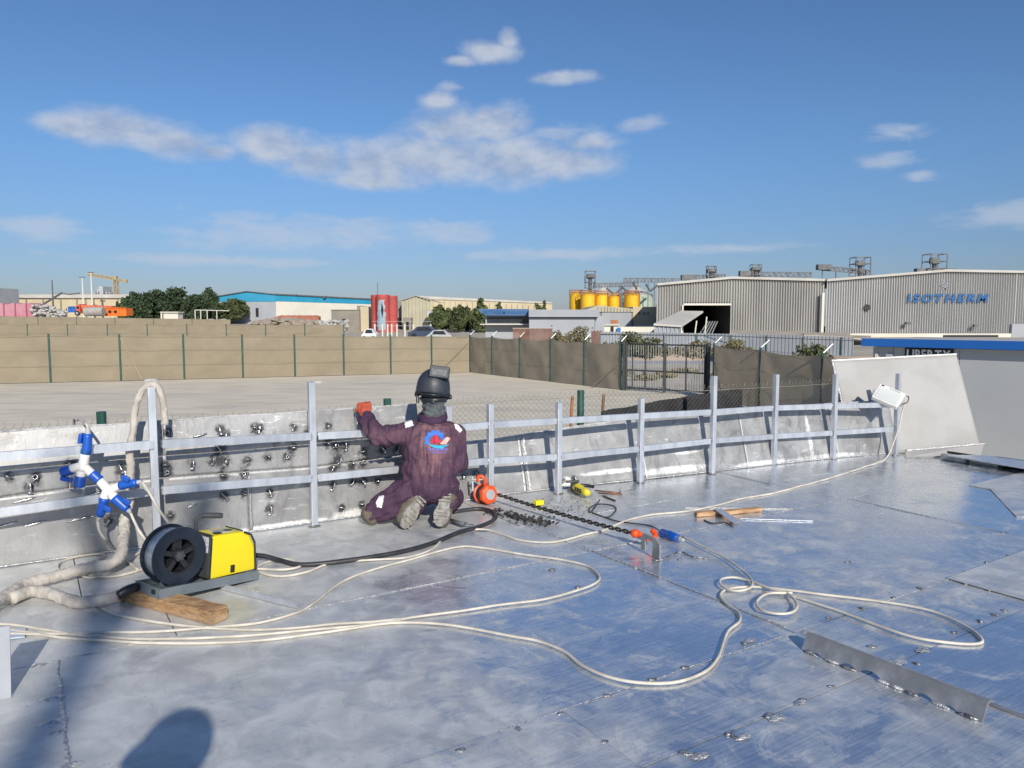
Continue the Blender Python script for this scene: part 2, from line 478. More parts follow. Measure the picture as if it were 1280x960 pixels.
def thing(name, label, cat, loc=(0, 0, 0), group=None, rot=None, kind=None):
    o = bpy.data.objects.new(name, None)
    COL.objects.link(o)
    o.empty_display_size = .1
    m = Matrix.Translation(V(loc))
    if rot is not None:
        m = m @ (rot.to_4x4() if not isinstance(rot, (int, float)) else Matrix.Rotation(rot, 4, 'Z'))
    o.matrix_world = m
    MAT[o.name] = m
    tag(o, label, cat, group, kind)
    return o


def tag(o, label=None, cat=None, group=None, kind=None):
    for k, v in (('label', label), ('category', cat), ('group', group), ('kind', kind)):
        if v:
            o[k] = v
    return o


def link(name, me, mat, parent=None, smooth=False, local=False):
    """link a mesh built in world coordinates (or, local=True, in its parent's) as one object"""
    for p in me.polygons:
        p.use_smooth = smooth
    if mat and not me.materials:
        me.materials.append(M[mat])
    o = bpy.data.objects.new(name, me)
    COL.objects.link(o)
    if parent is not None:
        pm = MAT[parent.name]
        if not local:
            me.transform(pm.inverted())
        o.parent = parent
        MAT[o.name] = pm
    else:
        MAT[o.name] = Matrix.Identity(4)
    return o


def obj(name, bm, mat, parent=None, smooth=False, local=False):
    me = bpy.data.meshes.new(name)
    bmesh.ops.recalc_face_normals(bm, faces=bm.faces)
    bm.to_mesh(me)
    bm.free()
    return link(name, me, mat, parent, smooth, local)


def rebase(o):
    """give a top-level mesh its origin at the bottom centre"""
    me = o.data
    xs = [v.co for v in me.vertices]
    c = V(((min(v.x for v in xs) + max(v.x for v in xs)) / 2, (min(v.y for v in xs) + max(v.y for v in xs)) / 2, min(v.z for v in xs)))
    me.transform(Matrix.Translation(-c))
    o.location = c
    MAT[o.name] = Matrix.Translation(c)
    return o


def solo(name, label, cat, bm, mat, group=None, smooth=False):
    return tag(rebase(obj(name, bm, mat, smooth=smooth)), label, cat, group)


def BM():
    return bmesh.new()


def box(bm, c, s, R=None, bevel=0, taper=1.0):
    r = bmesh.ops.create_cube(bm, size=1)
    R = R or Matrix.Identity(3)
    for v in r['verts']:
        k = taper if v.co.z > 0 else 1
        v.co = V(c) + R @ V((v.co.x * s[0] * k, v.co.y * s[1] * k, v.co.z * s[2]))
    if bevel:
        es = list({e for v in r['verts'] for e in v.link_edges})
        bmesh.ops.bevel(bm, geom=es, offset=bevel, segments=2, profile=.5, affect='EDGES')
    return bm


def frame(d, up=V((0, 0, 1))):
    d = d.normalized()
    if abs(d.dot(up)) > .98:
        up = V((0, 1, 0))
    a = up.cross(d).normalized()
    return a, d.cross(a)


def beam(bm, p, q, wd, ht, up=V((0, 0, 1))):
    """rectangular bar from p to q"""
    p, q = V(p), V(q)
    a, b = frame(q - p, up)
    vs = [bm.verts.new(P + a * (x * wd / 2) + b * (y * ht / 2)) for P in (p, q) for x, y in ((-1, -1), (1, -1), (1, 1), (-1, 1))]
    for f in ((3, 2, 1, 0), (4, 5, 6, 7), (0, 1, 5, 4), (1, 2, 6, 5), (2, 3, 7, 6), (3, 0, 4, 7)):
        bm.faces.new([vs[i] for i in f])
    return bm


def tube(bm, pts, r, seg=8, cap=True, closed=False, jit=0.0, jf=9.0):
    pts = [V(p) for p in pts]
    rs = r if isinstance(r, (list, tuple)) else [r] * len(pts)
    n = len(pts)
    rings = []
    a = None
    for i, p in enumerate(pts):
        if closed:
            d = pts[(i + 1) % n] - pts[i - 1]
        else:
            d = pts[min(i + 1, n - 1)] - pts[max(i - 1, 0)]
        if d.length < 1e-9:
            d = V((0, 0, 1))
        d.normalize()
        if a is None:
            a, b = frame(d)
        else:
            a = (a - d * a.dot(d)).normalized()
            b = d.cross(a)
        ring = []
        for k in range(seg):
            t = 2 * PI * k / seg
            q = a * math.cos(t) + b * math.sin(t)
            rr = rs[i]
            if jit:
                rr *= 1 + jit * noise.noise((p + q * rs[i]) * jf)
            ring.append(bm.verts.new(p + q * rr))
        rings.append(ring)
    for i in range(n if closed else n - 1):
        A, B = rings[i], rings[(i + 1) % n]
        for k in range(seg):
            bm.faces.new((A[k], A[(k + 1) % seg], B[(k + 1) % seg], B[k]))
    if cap and not closed:
        bm.faces.new(rings[0][::-1])
        bm.faces.new(rings[-1])
    return bm


def lathe(bm, prof, c, axis, seg=32):
    """profile [(distance along axis, radius)] turned about axis at c"""
    c, axis = V(c), V(axis).normalized()
    return tube(bm, [c + axis * t for t, r in prof], [max(r, 1e-4) for t, r in prof], seg)


def ring_solid(bm, c, axis, r0, r1, h, seg=40):
    """flat ring (annulus with thickness)"""
    c, ax = V(c), V(axis).normalized()
    a, b = frame(ax)
    rows = []
    for rr, hh in ((r0, -h / 2), (r1, -h / 2), (r1, h / 2), (r0, h / 2)):
        rows.append([bm.verts.new(c + ax * hh + (a * math.cos(2 * PI * k / seg) + b * math.sin(2 * PI * k / seg)) * rr) for k in range(seg)])
    for i in range(4):
        A, B = rows[i], rows[(i + 1) % 4]
        for k in range(seg):
            bm.faces.new((A[k], A[(k + 1) % seg], B[(k + 1) % seg], B[k]))
    return bm


def prism(bm, poly, d):
    """closed 3-D polygon extruded by vector d"""
    a = [bm.verts.new(V(p)) for p in poly]
    b = [bm.verts.new(V(p) + V(d)) for p in poly]
    n = len(a)
    bm.faces.new(a[::-1])
    bm.faces.new(b)
    for i in range(n):
        bm.faces.new((a[i], a[(i + 1) % n], b[(i + 1) % n], b[i]))
    return bm


def spline(pts, step=.03):
    P = [V(p) for p in pts]
    P = [P[0] * 2 - P[1]] + P + [P[-1] * 2 - P[-2]]
    out = []
    for i in range(1, len(P) - 2):
        n = max(2, int((P[i + 1] - P[i]).length / step))
        for k in range(n):
            t = k / n
            a, b, c, d = P[i - 1:i + 3]
            out.append(.5 * ((2 * b) + (c - a) * t + (2 * a - 5 * b + 4 * c - d) * t * t + (3 * b - a - 3 * c + d) * t ** 3))
    out.append(P[-2])
    return out


def copy_tree(o, loc=None, rotz=None, scale=None, label=None):
    c = o.copy()
    COL.objects.link(c)
    for ch in list(o.children):
        k = ch.copy()
        COL.objects.link(k)
        k.parent = c
        for g in ch.children:
            h = g.copy()
            COL.objects.link(h)
            h.parent = k
    if loc is not None:
        c.location = loc
    if rotz is not None:
        c.rotation_euler = (0, 0, rotz)
    if scale is not None:
        c.scale = scale
    if label:
        c['label'] = label
    return c


TH = math.radians(32.4)
U, VV = V((math.cos(TH), math.sin(TH), 0)), V((-math.sin(TH), math.cos(TH), 0))
RUV = Matrix.Rotation(TH, 3, 'Z')


def uv(u, v, z=0.0):
    return U * u + VV * v + V((0, 0, z))


def col_at(px, v, z=0.0):
    """point of the deck in photo column px on the line v"""
    lo, hi = 480.0, 1500.0
    for _ in range(50):
        m = (lo + hi) / 2
        if D(px, m, z).dot(VV) > v:
            lo = m
        else:
            hi = m
    return D(px, lo, z)


# ------------------------------------------------------------------ ground
ZG = -1.2


def gz(y):
    t = min(1, max(0, (y - 55) / 150))
    return ZG + 1.4 * t * t * (3 - 2 * t)


def grid_sheet(xs, ys, zf):
    bm = BM()
    vs = [[bm.verts.new((x, y, zf(x, y))) for x in xs] for y in ys]
    for j in range(len(ys) - 1):
        for i in range(len(xs) - 1):
            bm.faces.new((vs[j][i], vs[j][i + 1], vs[j + 1][i + 1], vs[j + 1][i]))
    return bm


gy = [-300, -100, -30] + [i * 5 for i in range(0, 50)] + [260, 300, 400, 600, 900, 1400, 2400]
gx = [-2000, -1000, -500, -250, -120, -60, -30, -15, 0, 15, 30, 60, 120, 250, 500, 1000, 2000]
tag(obj('ground', grid_sheet(gx, gy, lambda x, y: gz(y)), 'sand', smooth=True), kind='structure')
yb = BM()
ypts = [(-60, 18), (-60, -12), (9.5, -12), (9.5, 14), (7.9, 18), (6.9, 26), (7.0, 28.2), (4.1, 28.9), (-2.1, 38.4), (-21, 31.4)]
prism(yb, [(x, y, ZG + .002) for x, y in ypts], (0, 0, .004))
tag(obj('yard', yb, 'yard'), kind='structure')
rb = BM()
prism(rb, [(-10, 47, ZG + .002), (60, 41, ZG + .002), (60, 46, ZG + .002), (-10, 52, ZG + .002)], (0, 0, .006))
tag(obj('road', rb, 'asphalt'), kind='structure')
mb = grid_sheet([-2 + i * .8 for i in range(40)], [49 + j * .5 for j in range(9)],
                lambda x, y: ZG - .05 + .85 * max(0, 1 - ((y - 51) / 2.0) ** 2) * (.55 + .6 * noise.noise(V((x * .25, y * .3, 1)))) + .1 * noise.noise(V((x, y, 4))))
tag(obj('sand_bank', mb, 'mound', smooth=True), kind='structure')

# ------------------------------------------------------------------ deck of aluminium plates
WALLC = [(-4, 5.50), (-1, 5.50), (.5, 5.46), (1.7, 5.46), (3.5, 5.47), (4.0, 5.42), (4.8, 5.31), (5.6, 5.22), (6.45, 5.14), (7.35, 5.02), (7.9, 4.92), (8.35, 4.82)]


def wall_v(u):
    for (a, b), (c, d) in zip(WALLC, WALLC[1:]):
        if u <= c:
            t = (u - a) / (c - a)
            return b + (d - b) * t
    a, b = WALLC[-1]
    return b - (u - a) * 1.05


deck = bpy.data.objects.new('deck', None)
COL.objects.link(deck)
MAT[deck.name] = Matrix.Identity(4)
tag(deck, kind='structure')
bm = BM()
ups = [-4 + i * .25 for i in range(53)]
poly = [uv(-4, -3.5, -.03), uv(9.3, -3.5, -.03)] + [uv(u, wall_v(u) + .05, -.03) for u in reversed(ups)]
prism(bm, poly, (0, 0, .014))
obj('deck_base', bm, 'darkgrey', deck)
GAP = .003


def plate(u0, u1, v0, v1, seed):
    bm = BM()
    nu, nv = max(3, int((u1 - u0) / .07)), max(3, int((v1 if v1 else 5.4) - v0 / .07) if False else int(((v1 or 5.4) - v0) / .07))
    rnd = random.Random(seed)
    ta, tb, tz = rnd.uniform(-.0012, .0012), rnd.uniform(-.0016, .0016), rnd.uniform(-.0008, .0008)
    vs = []
    for j in range(nv + 1):
        row = []
        for i in range(nu + 1):
            u = u0 + GAP + (u1 - u0 - 2 * GAP) * i / nu
            top = v1 - GAP if v1 else wall_v(u) + .03
            v = v0 + GAP + (top - v0 - GAP) * j / nv
            z = -.002 + tz + ta * (u - u0) + tb * (v - v0) + .0016 * noise.noise(V((u * 1.6, v * 1.6, seed))) + .0006 * noise.noise(V((u * 5, v * 5, seed)))
            row.append(bm.verts.new(uv(u, v, z)))
        vs.append(row)
    for j in range(nv):
        for i in range(nu):
            bm.faces.new((vs[j][i], vs[j][i + 1], vs[j + 1][i + 1], vs[j + 1][i]))
    per = [vs[0][i] for i in range(nu + 1)] + [vs[j][nu] for j in range(1, nv + 1)] + [vs[nv][i] for i in range(nu - 1, -1, -1)] + [vs[j][0] for j in range(nv - 1, 0, -1)]
    low = [bm.verts.new(p.co + V((0, 0, -.008))) for p in per]
    for i in range(len(per)):
        k = (i + 1) % len(per)
        bm.faces.new((per[i], low[i], low[k], per[k]))
    o = obj('deck_plate', bm, 'deck', deck, smooth=True)
    o.data.set_sharp_from_angle(angle=.6)
    return o


k = 0
for v0, v1, us in ((-3.5, -1.2, (-4, -1, 2, 5, 9.2)), (-1.2, .3, (-4, -1.4, 1.6, 4.6, 9.2)), (.3, 1.84, (-4, -2.9, .1, 3.14, 6.1, 9.2)), (1.84, 2.29, (-4, -1.2, 1.68, 4.45, 7.4, 9.2)),
                   (2.29, 3.83, (-4, -2.95, .06, 3.06, 5.75, 9.2)), (3.83, 4.58, (-4, -2.4, .55, 3.02, 5.68, 8.6)),
                   (4.58, None, (-4, -1.8, .2, 2.98, 5.68, 8.35))):
    for a, b in zip(us, us[1:]):
        k += 1
        plate(a, b, v0, v1, k)
# skirt of the deck down to the ground
sk = BM()
pl = [uv(-4, -3.5), uv(9.25, -3.5)] + [uv(u, wall_v(u) + .04) for u in reversed(ups)]
for a, b in zip(pl, pl[1:] + pl[:1]):
    vs = [sk.verts.new(V((p.x, p.y, z))) for p, z in ((a, ZG), (b, ZG), (b, -.035), (a, -.035))]
    sk.faces.new(vs)
obj('deck_skirt', sk, 'alu_dull', deck)


# weld beads lying on the seams, tacks and spatter
def bead(p, q, r, n, seed, name='weld_bead', mat='bead'):
    bm = BM()
    L = (q - p).length
    m = max(6, int(L / .012))
    pts, rs = [], []
    for i in range(m + 1):
        t = i / m
        P = p.lerp(q, t)
        P = P + V((noise.noise(P * 6 + V((seed, 0, 0))), noise.noise(P * 6 + V((0, seed, 0))), 0)) * .006
        pts.append(P)
        rs.append(r * (.55 + .7 * abs(noise.noise(P * 22 + V((0, 0, seed))))) * (.5 + .5 * (math.sin(i * 1.9) > -.4)))
    tube(bm, pts, rs, 6)
    for v in bm.verts:
        v.co.z = .001 + (v.co.z - p.z) * .6
    return obj(name, bm, mat, deck, smooth=True)


bead(uv(3.04, 4.75, .001), uv(3.05, 4.1, .001), .012, 0, 1)
bead(uv(3.05, 3.95, .001), uv(3.06, 3.2, .001), .012, 0, 2)
bead(uv(3.06, 3.15, .001), uv(3.07, 2.35, .001), .006, 0, 3)
bead(uv(3.25, 4.58, .001), uv(4.5, 4.58, .001), .006, 0, 4)
bead(uv(.1, 3.83, .001), uv(2.9, 3.83, .001), .004, 0, 5)
bead(uv(3.1, 3.83, .001), uv(8.0, 3.83, .001), .0035, 0, 6)
bead(uv(.06, 3.82, .001), uv(.06, 2.29, .001), .013, 0, 7)
bead(uv(-.3, 3.83, .001), uv(.05, 3.83, .001), .008, 0, 8)
bead(uv(5.68, 5.1, .001), uv(5.7, 3.9, .001), .004, 0, 9)
bead(uv(5.72, 3.6, .001), uv(5.75, 2.6, .001), .005, 0, 10)
bead(uv(1.4, 2.29, .001), uv(3.0, 2.29, .001), .0028, 0, 11)
bead(uv(4.5, 2.3, .001), uv(5.6, 2.31, .001), .006, 0, 12)
TACKS = [(648, 911), (700, 892), (759, 869), (816, 849), (857, 834), (756, 927), (857, 941), (911, 917), (960, 895), (1003, 875), (1040, 858),
         (1077, 760), (1117, 747), (1150, 735), (1207, 715), (1233, 703), (1260, 694), (1193, 790), (1225, 776), (1243, 768), (1255, 763),
         (1204, 729), (1234, 737), (1120, 829), (930, 804), (1036, 772), (820, 700), (850, 699), (1255, 666), (873, 944), (920, 921), (722, 734),
         (575, 938), (1155, 812), (1090, 808), (1060, 702), (690, 712), (1145, 829)]
tb = {}
for i, (px, py) in enumerate(TACKS):
    kx = i % 4
    if kx not in tb:
        bm = BM()
        bmesh.ops.create_icosphere(bm, subdivisions=2, radius=1)
        for v in bm.verts:
            n_ = 1 + .55 * noise.noise(v.co * 1.6 + V((kx * 9, 0, 0)))
            v.co = V((v.co.x * .022 * n_, v.co.y * .013 * n_, max(-.15, v.co.z) * .005))
        me = bpy.data.meshes.new('weld_tack')
        bm.to_mesh(me)
        bm.free()
        me.materials.append(M['tack'])
        for p in me.polygons:
            p.use_smooth = True
        tb[kx] = me
    o = bpy.data.objects.new('weld_tack', tb[kx])
    COL.objects.link(o)
    o.parent = deck
    o.location = D(px, py, .001)
    o.rotation_euler = (0, 0, random.uniform(0, 6.28))
    s = random.uniform(.7, 1.25)
    o.scale = (s, s, 1)
# flattened splashes of white metal near the left seam and the long angle
for i, (px, py, s) in enumerate([(60, 874, 1.5), (66, 903, 1.6), (72, 915, 1.0), (85, 957, 1.4), (48, 832, 1.0), (1000, 878, .9), (1120, 828, 1.7), (1152, 812, 1.2),
                                 (1077, 834, 1.0), (1010, 790, 1.1), (715, 651, 1.0), (755, 676, .9), (1142, 846, .8), (875, 945, 1.2), (928, 921, 1.1), (970, 897, 1.2), (816, 655, .9), (938, 800, 1.0)]):
    bm = BM()
    n_ = 18
    c = D(px, py, .0012)
    vs = []
    for a in range(n_):
        t = 2 * PI * a / n_
        r = .032 * s * (.6 + .6 * abs(noise.noise(V((math.cos(t) * 1.7, math.sin(t) * 1.7, i * 3.3)))))
        q = U * math.cos(t) * r * 1.5 + VV * math.sin(t) * r * .7
        vs.append(bm.verts.new(c + q))
    top = bm.verts.new(c + V((0, 0, .010)))
    for a in range(n_):
        bm.faces.new((vs[a], vs[(a + 1) % n_], top))
    obj('metal_splash', bm, 'bead', deck, smooth=True)

# ------------------------------------------------------------------ parapet wall
LUGS = [(11, 596), (45, 596), (151, 585), (156, 592), (88, 579), (209, 540), (207, 582), (209, 590), (240, 580), (266, 576), (282, 576), (279, 595), (310, 575), (305, 592),
        (275, 537), (274, 561), (282, 544), (319, 535), (212, 645), (306, 616), (280, 620), (367, 534), (324, 535), (367, 560), (335, 571), (359, 571), (337, 615), (337, 637),
        (410, 532), (386, 538), (410, 554), (420, 557), (432, 557), (424, 575), (416, 584), (454, 565), (440, 581), (455, 577), (416, 607), (440, 602), (454, 601), (427, 635),
        (452, 631), (465, 549), (479, 562), (497, 562), (579, 596), (595, 592), (472, 602), (702, 600), (717, 599), (38, 609), (135, 650)]


def lean_l(h):
    return .03 * h + (.20 * (h - .58) if h > .58 else 0)


def lean_r(h):
    return .30 * h


def wall_pt(u, h, lean, off=0.0):
    e = .02
    d = (uv(u + e, wall_v(u + e)) - uv(u - e, wall_v(u - e))).normalized()
    n = V((-d.y, d.x, 0))
    return uv(u, wall_v(u)) + n * (lean(h) + off) + V((0, 0, h))


UT = 2.62                                         # the tall stretch ends behind the worker
cb = BM()
for u0, u1, h1, lf in ((-3, UT, .83, lean_l), (UT, 8.2, .6, lean_r)):
    nn = 60
    rows = [[cb.verts.new(wall_pt(u0 + (u1 - u0) * i / nn, h1 * j / 6, lf)) for i in range(nn + 1)] for j in range(7)]
    for j in range(6):
        for i in range(nn):
            cb.faces.new((rows[j][i], rows[j][i + 1], rows[j + 1][i + 1], rows[j + 1][i]))
wallbvh = BVHTree.FromBMesh(cb)
cb.free()
lugpts = []
for px, py in LUGS:
    hit = wallbvh.ray_cast(V((0, 0, H)), ray(px, py).normalized())
    if hit[0] is not None:
        lugpts.append((hit[0], hit[1]))
parapet = thing('parapet_wall', 'low aluminium parapet wall of patched plates with scorched weld marks along the deck edge', 'wall', uv(2, 5.46))


def soot_at(p):
    s = 0.0
    for q, n in lugpts:
        d = (p - q)
        if abs(d.x) < .14 and abs(d.z) < .14:
            r2 = d.length_squared
            s += .72 * math.exp(-r2 / .0008) + .27 * math.exp(-((d.x ** 2 + d.y ** 2) / .0035 + (d.z + .015) ** 2 / .006))
    return min(1, s)


def wall_plate(u0, u1, h0f, h1f, lean, res, off=0.0, seed=0, grind=None):
    bm = BM()
    sl_ = bm.verts.layers.float.new('soot')
    gl_ = bm.verts.layers.float.new('grind')
    nu, nh = max(2, int((u1 - u0) / res)), max(2, int((h1f(u0) - h0f(u0)) / res))
    vs = []
    for j in range(nh + 1):
        row = []
        for i in range(nu + 1):
            u = u0 + (u1 - u0) * i / nu
            a, b = h0f(u), h1f(u)
            h = a + (b - a) * j / nh
            p = wall_pt(u, h, lean, off + .006 * noise.noise(V((u * 2, h * 4, seed))))
            v = bm.verts.new(p)
            v[sl_] = soot_at(p)
            g = math.exp(-((b - h) / .008) ** 2) * .6
            if grind:
                for (gu, gh, ru, rh) in grind:
                    g = max(g, math.exp(-((u - gu) / ru) ** 2 - ((h - gh) / rh) ** 2))
            v[gl_] = g
            row.append(v)
        vs.append(row)
    for j in range(nh):
        for i in range(nu):
            bm.faces.new((vs[j][i], vs[j][i + 1], vs[j + 1][i + 1], vs[j + 1][i]))
    o = obj('wall_plate', bm, 'wall', parapet, smooth=True)
    md = o.modifiers.new('thickness', 'SOLIDIFY')
    md.thickness = .007
    md.offset = 1
    return o


def mid1(u):
    return .43 + .03 * noise.noise(V((u * .8, 0, 0)))


def mid2(u):
    return .585 + .015 * noise.noise(V((u * .9, 5, 0)))


for a, b in ((-3, -.45), (-.45, 1.28), (1.28, UT)):
    wall_plate(a + .003, b - .003, lambda u: .0, lambda u: mid1(u) - .003, lean_l, .016, 0, a + 5, [(1.5, .01, .5, .025), (2.2, .03, .3, .04)])
for a, b in ((-3, .2), (.2, 1.75), (1.75, UT)):
    wall_plate(a + .003, b - .003, lambda u: mid1(u) + .003, lambda u: mid2(u) - .003, lean_l, .016, .012, a + 9)
for a, b in ((-3, .75), (.75, 2.1), (2.1, UT)):
    wall_plate(a + .003, b - .003, lambda u: mid2(u) + .003, lambda u: .825 + .006 * noise.noise(V((u * 3, 0, 0))), lean_l, .016, .006, a + 13)


def top_r(u):
    return .47 + .11 * min(1, max(0, (u - 3.4) / 1.6)) + .008 * noise.noise(V((u * 2, 3, 0)))


us = (UT, 3.62, 4.85, 6.1, 7.35, 8.2)
for i, (a, b) in enumerate(zip(us, us[1:])):
    wall_plate(a + .002, b - .002, lambda u: 0, top_r, lean_r, .022, 0, i + 20,
               [(4.5, .1, .35, .02), (5.2, .06, .4, .03), (5.35, .2, .2, .012), (6.3, .03, .4, .02), (7.2, .03, .5, .02), (4.0, .05, .12, .04), (7.0, .25, .03, .2)])
# ragged double weld strip down the joint
for off in (-.022, .028):
    bm = BM()
    pts, rs = [], []
    for i in range(46):
        h = .012 + .45 * i / 45
        pts.append(wall_pt(3.62 + off + .004 * noise.noise(V((h * 40, off * 90, 0))), h, lean_r, -.004))
        rs.append(.016 * (.7 + .6 * abs(noise.noise(V((h * 60, off * 50, 2))))))
    tube(bm, pts, rs, 8)
    obj('weld_strip', bm, 'bead', parapet, smooth=True)
bm = BM()
tube(bm, [wall_pt(u, .008, lean_l if u < UT else lean_r, -.006) for u in [-3 + i * .02 for i in range(556)]],
     [.006 * (.6 + 1.4 * abs(noise.noise(V((i * .3, 7, 0))))) for i in range(556)], 5)
obj('base_weld', bm, 'bead', parapet, smooth=True)
# white caulking stripes lower left joints
for u_, h0, h1 in ((1.29, .02, .40), (.72, .60, .82)):
    bm = BM()
    tube(bm, [wall_pt(u_ + .006 * noise.noise(V((h0 + i * .02, u_, 0)) * 9), h0 + (h1 - h0) * i / 24, lean_l, -.002) for i in range(25)],
         [.012 + .007 * noise.noise(V((i * .5, u_, 1))) for i in range(25)], 6)
    obj('weld_strip', bm, 'wall', parapet, smooth=True)
# weld lugs: three kinds, each lug an object of its own
lug_me = []
for kx in range(4):
    bm = BM()
    if kx == 0:
        tube(bm, spline([(-.018, 0, .012), (-.014, -.022, .012), (.008, -.026, .004), (.02, 0, -.006)], .006), .006, 7)
    elif kx == 1:
        lathe(bm, [(.0, .012), (-.016, .012), (-.022, .017), (-.028, .012)], (0, 0, 0), (0, 1, 0), 10)
        tube(bm, [(0, -.01, .0), (.004, -.012, -.035), (0, -.002, -.06)], .006, 6)
    elif kx == 2:
        tube(bm, spline([(0, 0, .03), (0, -.02, .028), (.003, -.022, -.02), (0, 0, -.032)], .008), .0065, 6)
        box(bm, (.0, -.006, -.035), (.03, .012, .016))
    else:
        tube(bm, [(.016 * math.cos(t * PI / 6), -.012, .016 * math.sin(t * PI / 6)) for t in range(12)], .006, 7, closed=True)
        tube(bm, [(-.012, -.004, -.012), (-.035, -.006, -.02)], .006, 6)
    me = bpy.data.meshes.new('weld_lug')
    bmesh.ops.recalc_face_normals(bm, faces=bm.faces)
    bm.to_mesh(me)
    bm.free()
    me.materials.append(M['lug'])
    for p in me.polygons:
        p.use_smooth = True
    lug_me.append(me)
pinv = MAT[parapet.name].inverted()
for i, (q, n) in enumerate(lugpts):
    o = bpy.data.objects.new('weld_lug', lug_me[(i * 7 + i // 3) % 4])
    COL.objects.link(o)
    o.parent = parapet
    o.location = pinv @ (q + V((.4, -.84, 0)) * .008)
    o.rotation_euler = (random.uniform(-.3, .3), random.uniform(-.7, .7), TH + random.uniform(-.3, .3))
    s = random.uniform(.62, .95)
    o.scale = (s, s, s)
# open slits with bright lips in the left plates
for px, py, L in ((45, 654, .13), (102, 648, .17), (10, 655, .10), (118, 617, .12), (30, 625, .12), (250, 544, .09), (264, 604, .16), (240, 632, .07), (500, 538, .07)):
    hit = wallbvh.ray_cast(V((0, 0, H)), ray(px, py).normalized())
    if hit[0] is None:
        continue
    c = hit[0] + V((.4, -.84, 0)) * .006
    bm = BM()
    pts = [c + U * (L * (i / 12 - .5)) + V((0, 0, .02 * (i / 12 - .5) + .004 * noise.noise(V((i * .8, px, 0))))) for i in range(13)]
    tube(bm, pts, [.0022 + .006 * math.sin(PI * i / 12) for i in range(13)], 6)
    obj('plate_lip', bm, 'lug', parapet, smooth=True)

# ------------------------------------------------------------------ guard rail
PW = .046
POSTS = []                                        # (base, top z)
for px, y0, yt, v in ((197, None, 484, 5.30), (393, 657, 478, None), (561, None, 508, 5.30), (613, None, 505, 5.30), (698, 617, 503, None), (800, 603, 498, None),
                      (890, 592, 470, None), (967, 581, 468, None), (1041, 574, 468, None), (1119, 569.5, 467, None)):
    b = D(px, y0) if y0 else col_at(px, v)
    POSTS.append((b, W(px, yt, b.y).z))
rail = thing('guard_rail', 'guard rail of square aluminium posts and two rails standing inside the parapet', 'railing', POSTS[4][0])
for b, zt in [(uv(-.75, 5.28), .95), (uv(-1.9, 5.28), .95)] + POSTS:
    bm = BM()
    box(bm, b + V((0, 0, zt / 2)), (PW, PW, zt), RUV, .003)
    obj('post', bm, 'alu', rail)
RY = [(555, 613), (545, 597.5), (535.5, 580), (531, 576), (526, 571), (520, 561), (515, 551), (510, 545.5), (507.5, 541), (506, 536)]
prev = [uv(-.75, 5.26, .71), uv(-.75, 5.26, .37)]
L0 = [uv(-1.9, 5.26, .71), uv(-1.9, 5.26, .37)]
chains = [[L0[0], prev[0]], [L0[1], prev[1]]]
for (b, zt), yy, px in zip(POSTS, RY, (197, 393, 561, 613, 698, 800, 890, 967, 1041, 1119)):
    for k in (0, 1):
        chains[k].append(W(px, yy[k], b.y - .01))
for ch in chains:
    for a, b in zip(ch, ch[1:]):
        d = (b - a).normalized()
        bm = BM()
        beam(bm, a + d * (PW * .56), b - d * (PW * .56), .03, .052)
        obj('rail', bm, 'alu', rail)
jb = {}
for ch in chains:
    for a, b in zip(ch[2:], ch[3:]):
        d = (b - a).normalized()
        for e, sg in ((a, 1), (b, -1)):
            c = e + d * (sg * PW * .52) + V((.4, -.84, 0)) * .004
            bm = BM()
            bmesh.ops.create_icosphere(bm, subdivisions=2, radius=1)
            for v in bm.verts:
                k_ = 1 + .5 * noise.noise(v.co * 2.3 + c * 3)
                v.co = c + d * (v.co.x * .006 * k_) + V((.54, -.84, 0)) * (v.co.y * .017) + V((0, 0, v.co.z * .029 * k_))
            obj('joint_gap_weld', bm, 'tack', rail, True)  # weld blobs, kept dark to put in the dark gaps at the joints
# burnt weld at the feet
for b, zt in POSTS:
    bm = BM()
    bmesh.ops.create_icosphere(bm, subdivisions=2, radius=1)
    for v in bm.verts:
        v.co = b + RUV @ V((v.co.x * .042, v.co.y * .038, 0)) * (1 + .4 * noise.noise(v.co * 2 + b)) + V((0, 0, max(0, v.co.z) * .013))
    obj('foot_weld', bm, 'tack', rail, smooth=True)

# ------------------------------------------------------------------ big pale sheet at the end of the parapet
pb = [D(1066, 566), D(1227, 567.5)]
pt = [W(1039, 451, 8.86), W(1195, 443, 8.95)]
sheet = thing('leaning_panel', 'large pale aluminium sheet leaning outwards at the far right corner of the deck', 'metal sheet', (pb[0] + pb[1]) / 2)
bm = BM()
nu, nh = 30, 22
nrm = (pb[1] - pb[0]).cross(pt[0] - pb[0]).normalized()
rows = []
for j in range(nh + 1):
    row = []
    for i in range(nu + 1):
        s, t = i / nu, j / nh
        p = pb[0].lerp(pb[1], s).lerp(pt[0].lerp(pt[1], s), t)
        if j == nh:
            p.z += .006 * noise.noise(V((s * 9, 0, 0)))
        row.append(bm.verts.new(p + nrm * .012 * noise.noise(V((s * 2.2, t * 2.2, 3)))))
    rows.append(row)
for j in range(nh):
    for i in range(nu):
        bm.faces.new((rows[j][i], rows[j][i + 1], rows[j + 1][i + 1], rows[j + 1][i]))
o = obj('sheet', bm, 'white_alu', sheet, smooth=True)
md = o.modifiers.new('thickness', 'SOLIDIFY')
md.thickness = .012
md.offset = 0
bm = BM()
beam(bm, pt[0] + V((0, 0, .004)), pt[1] + V((0, 0, .004)), .03, .016)
obj('top_edge', bm, 'whitep', sheet)
bm = BM()
tube(bm, [pb[0].lerp(pt[0], i / 30) + V((.004, -.015, 0)) + V((.006 * noise.noise(V((i * .6, 0, 0))), 0, 0)) for i in range(31)], .011, 6)
obj('side_weld', bm, 'bead', sheet, smooth=True)
bm = BM()
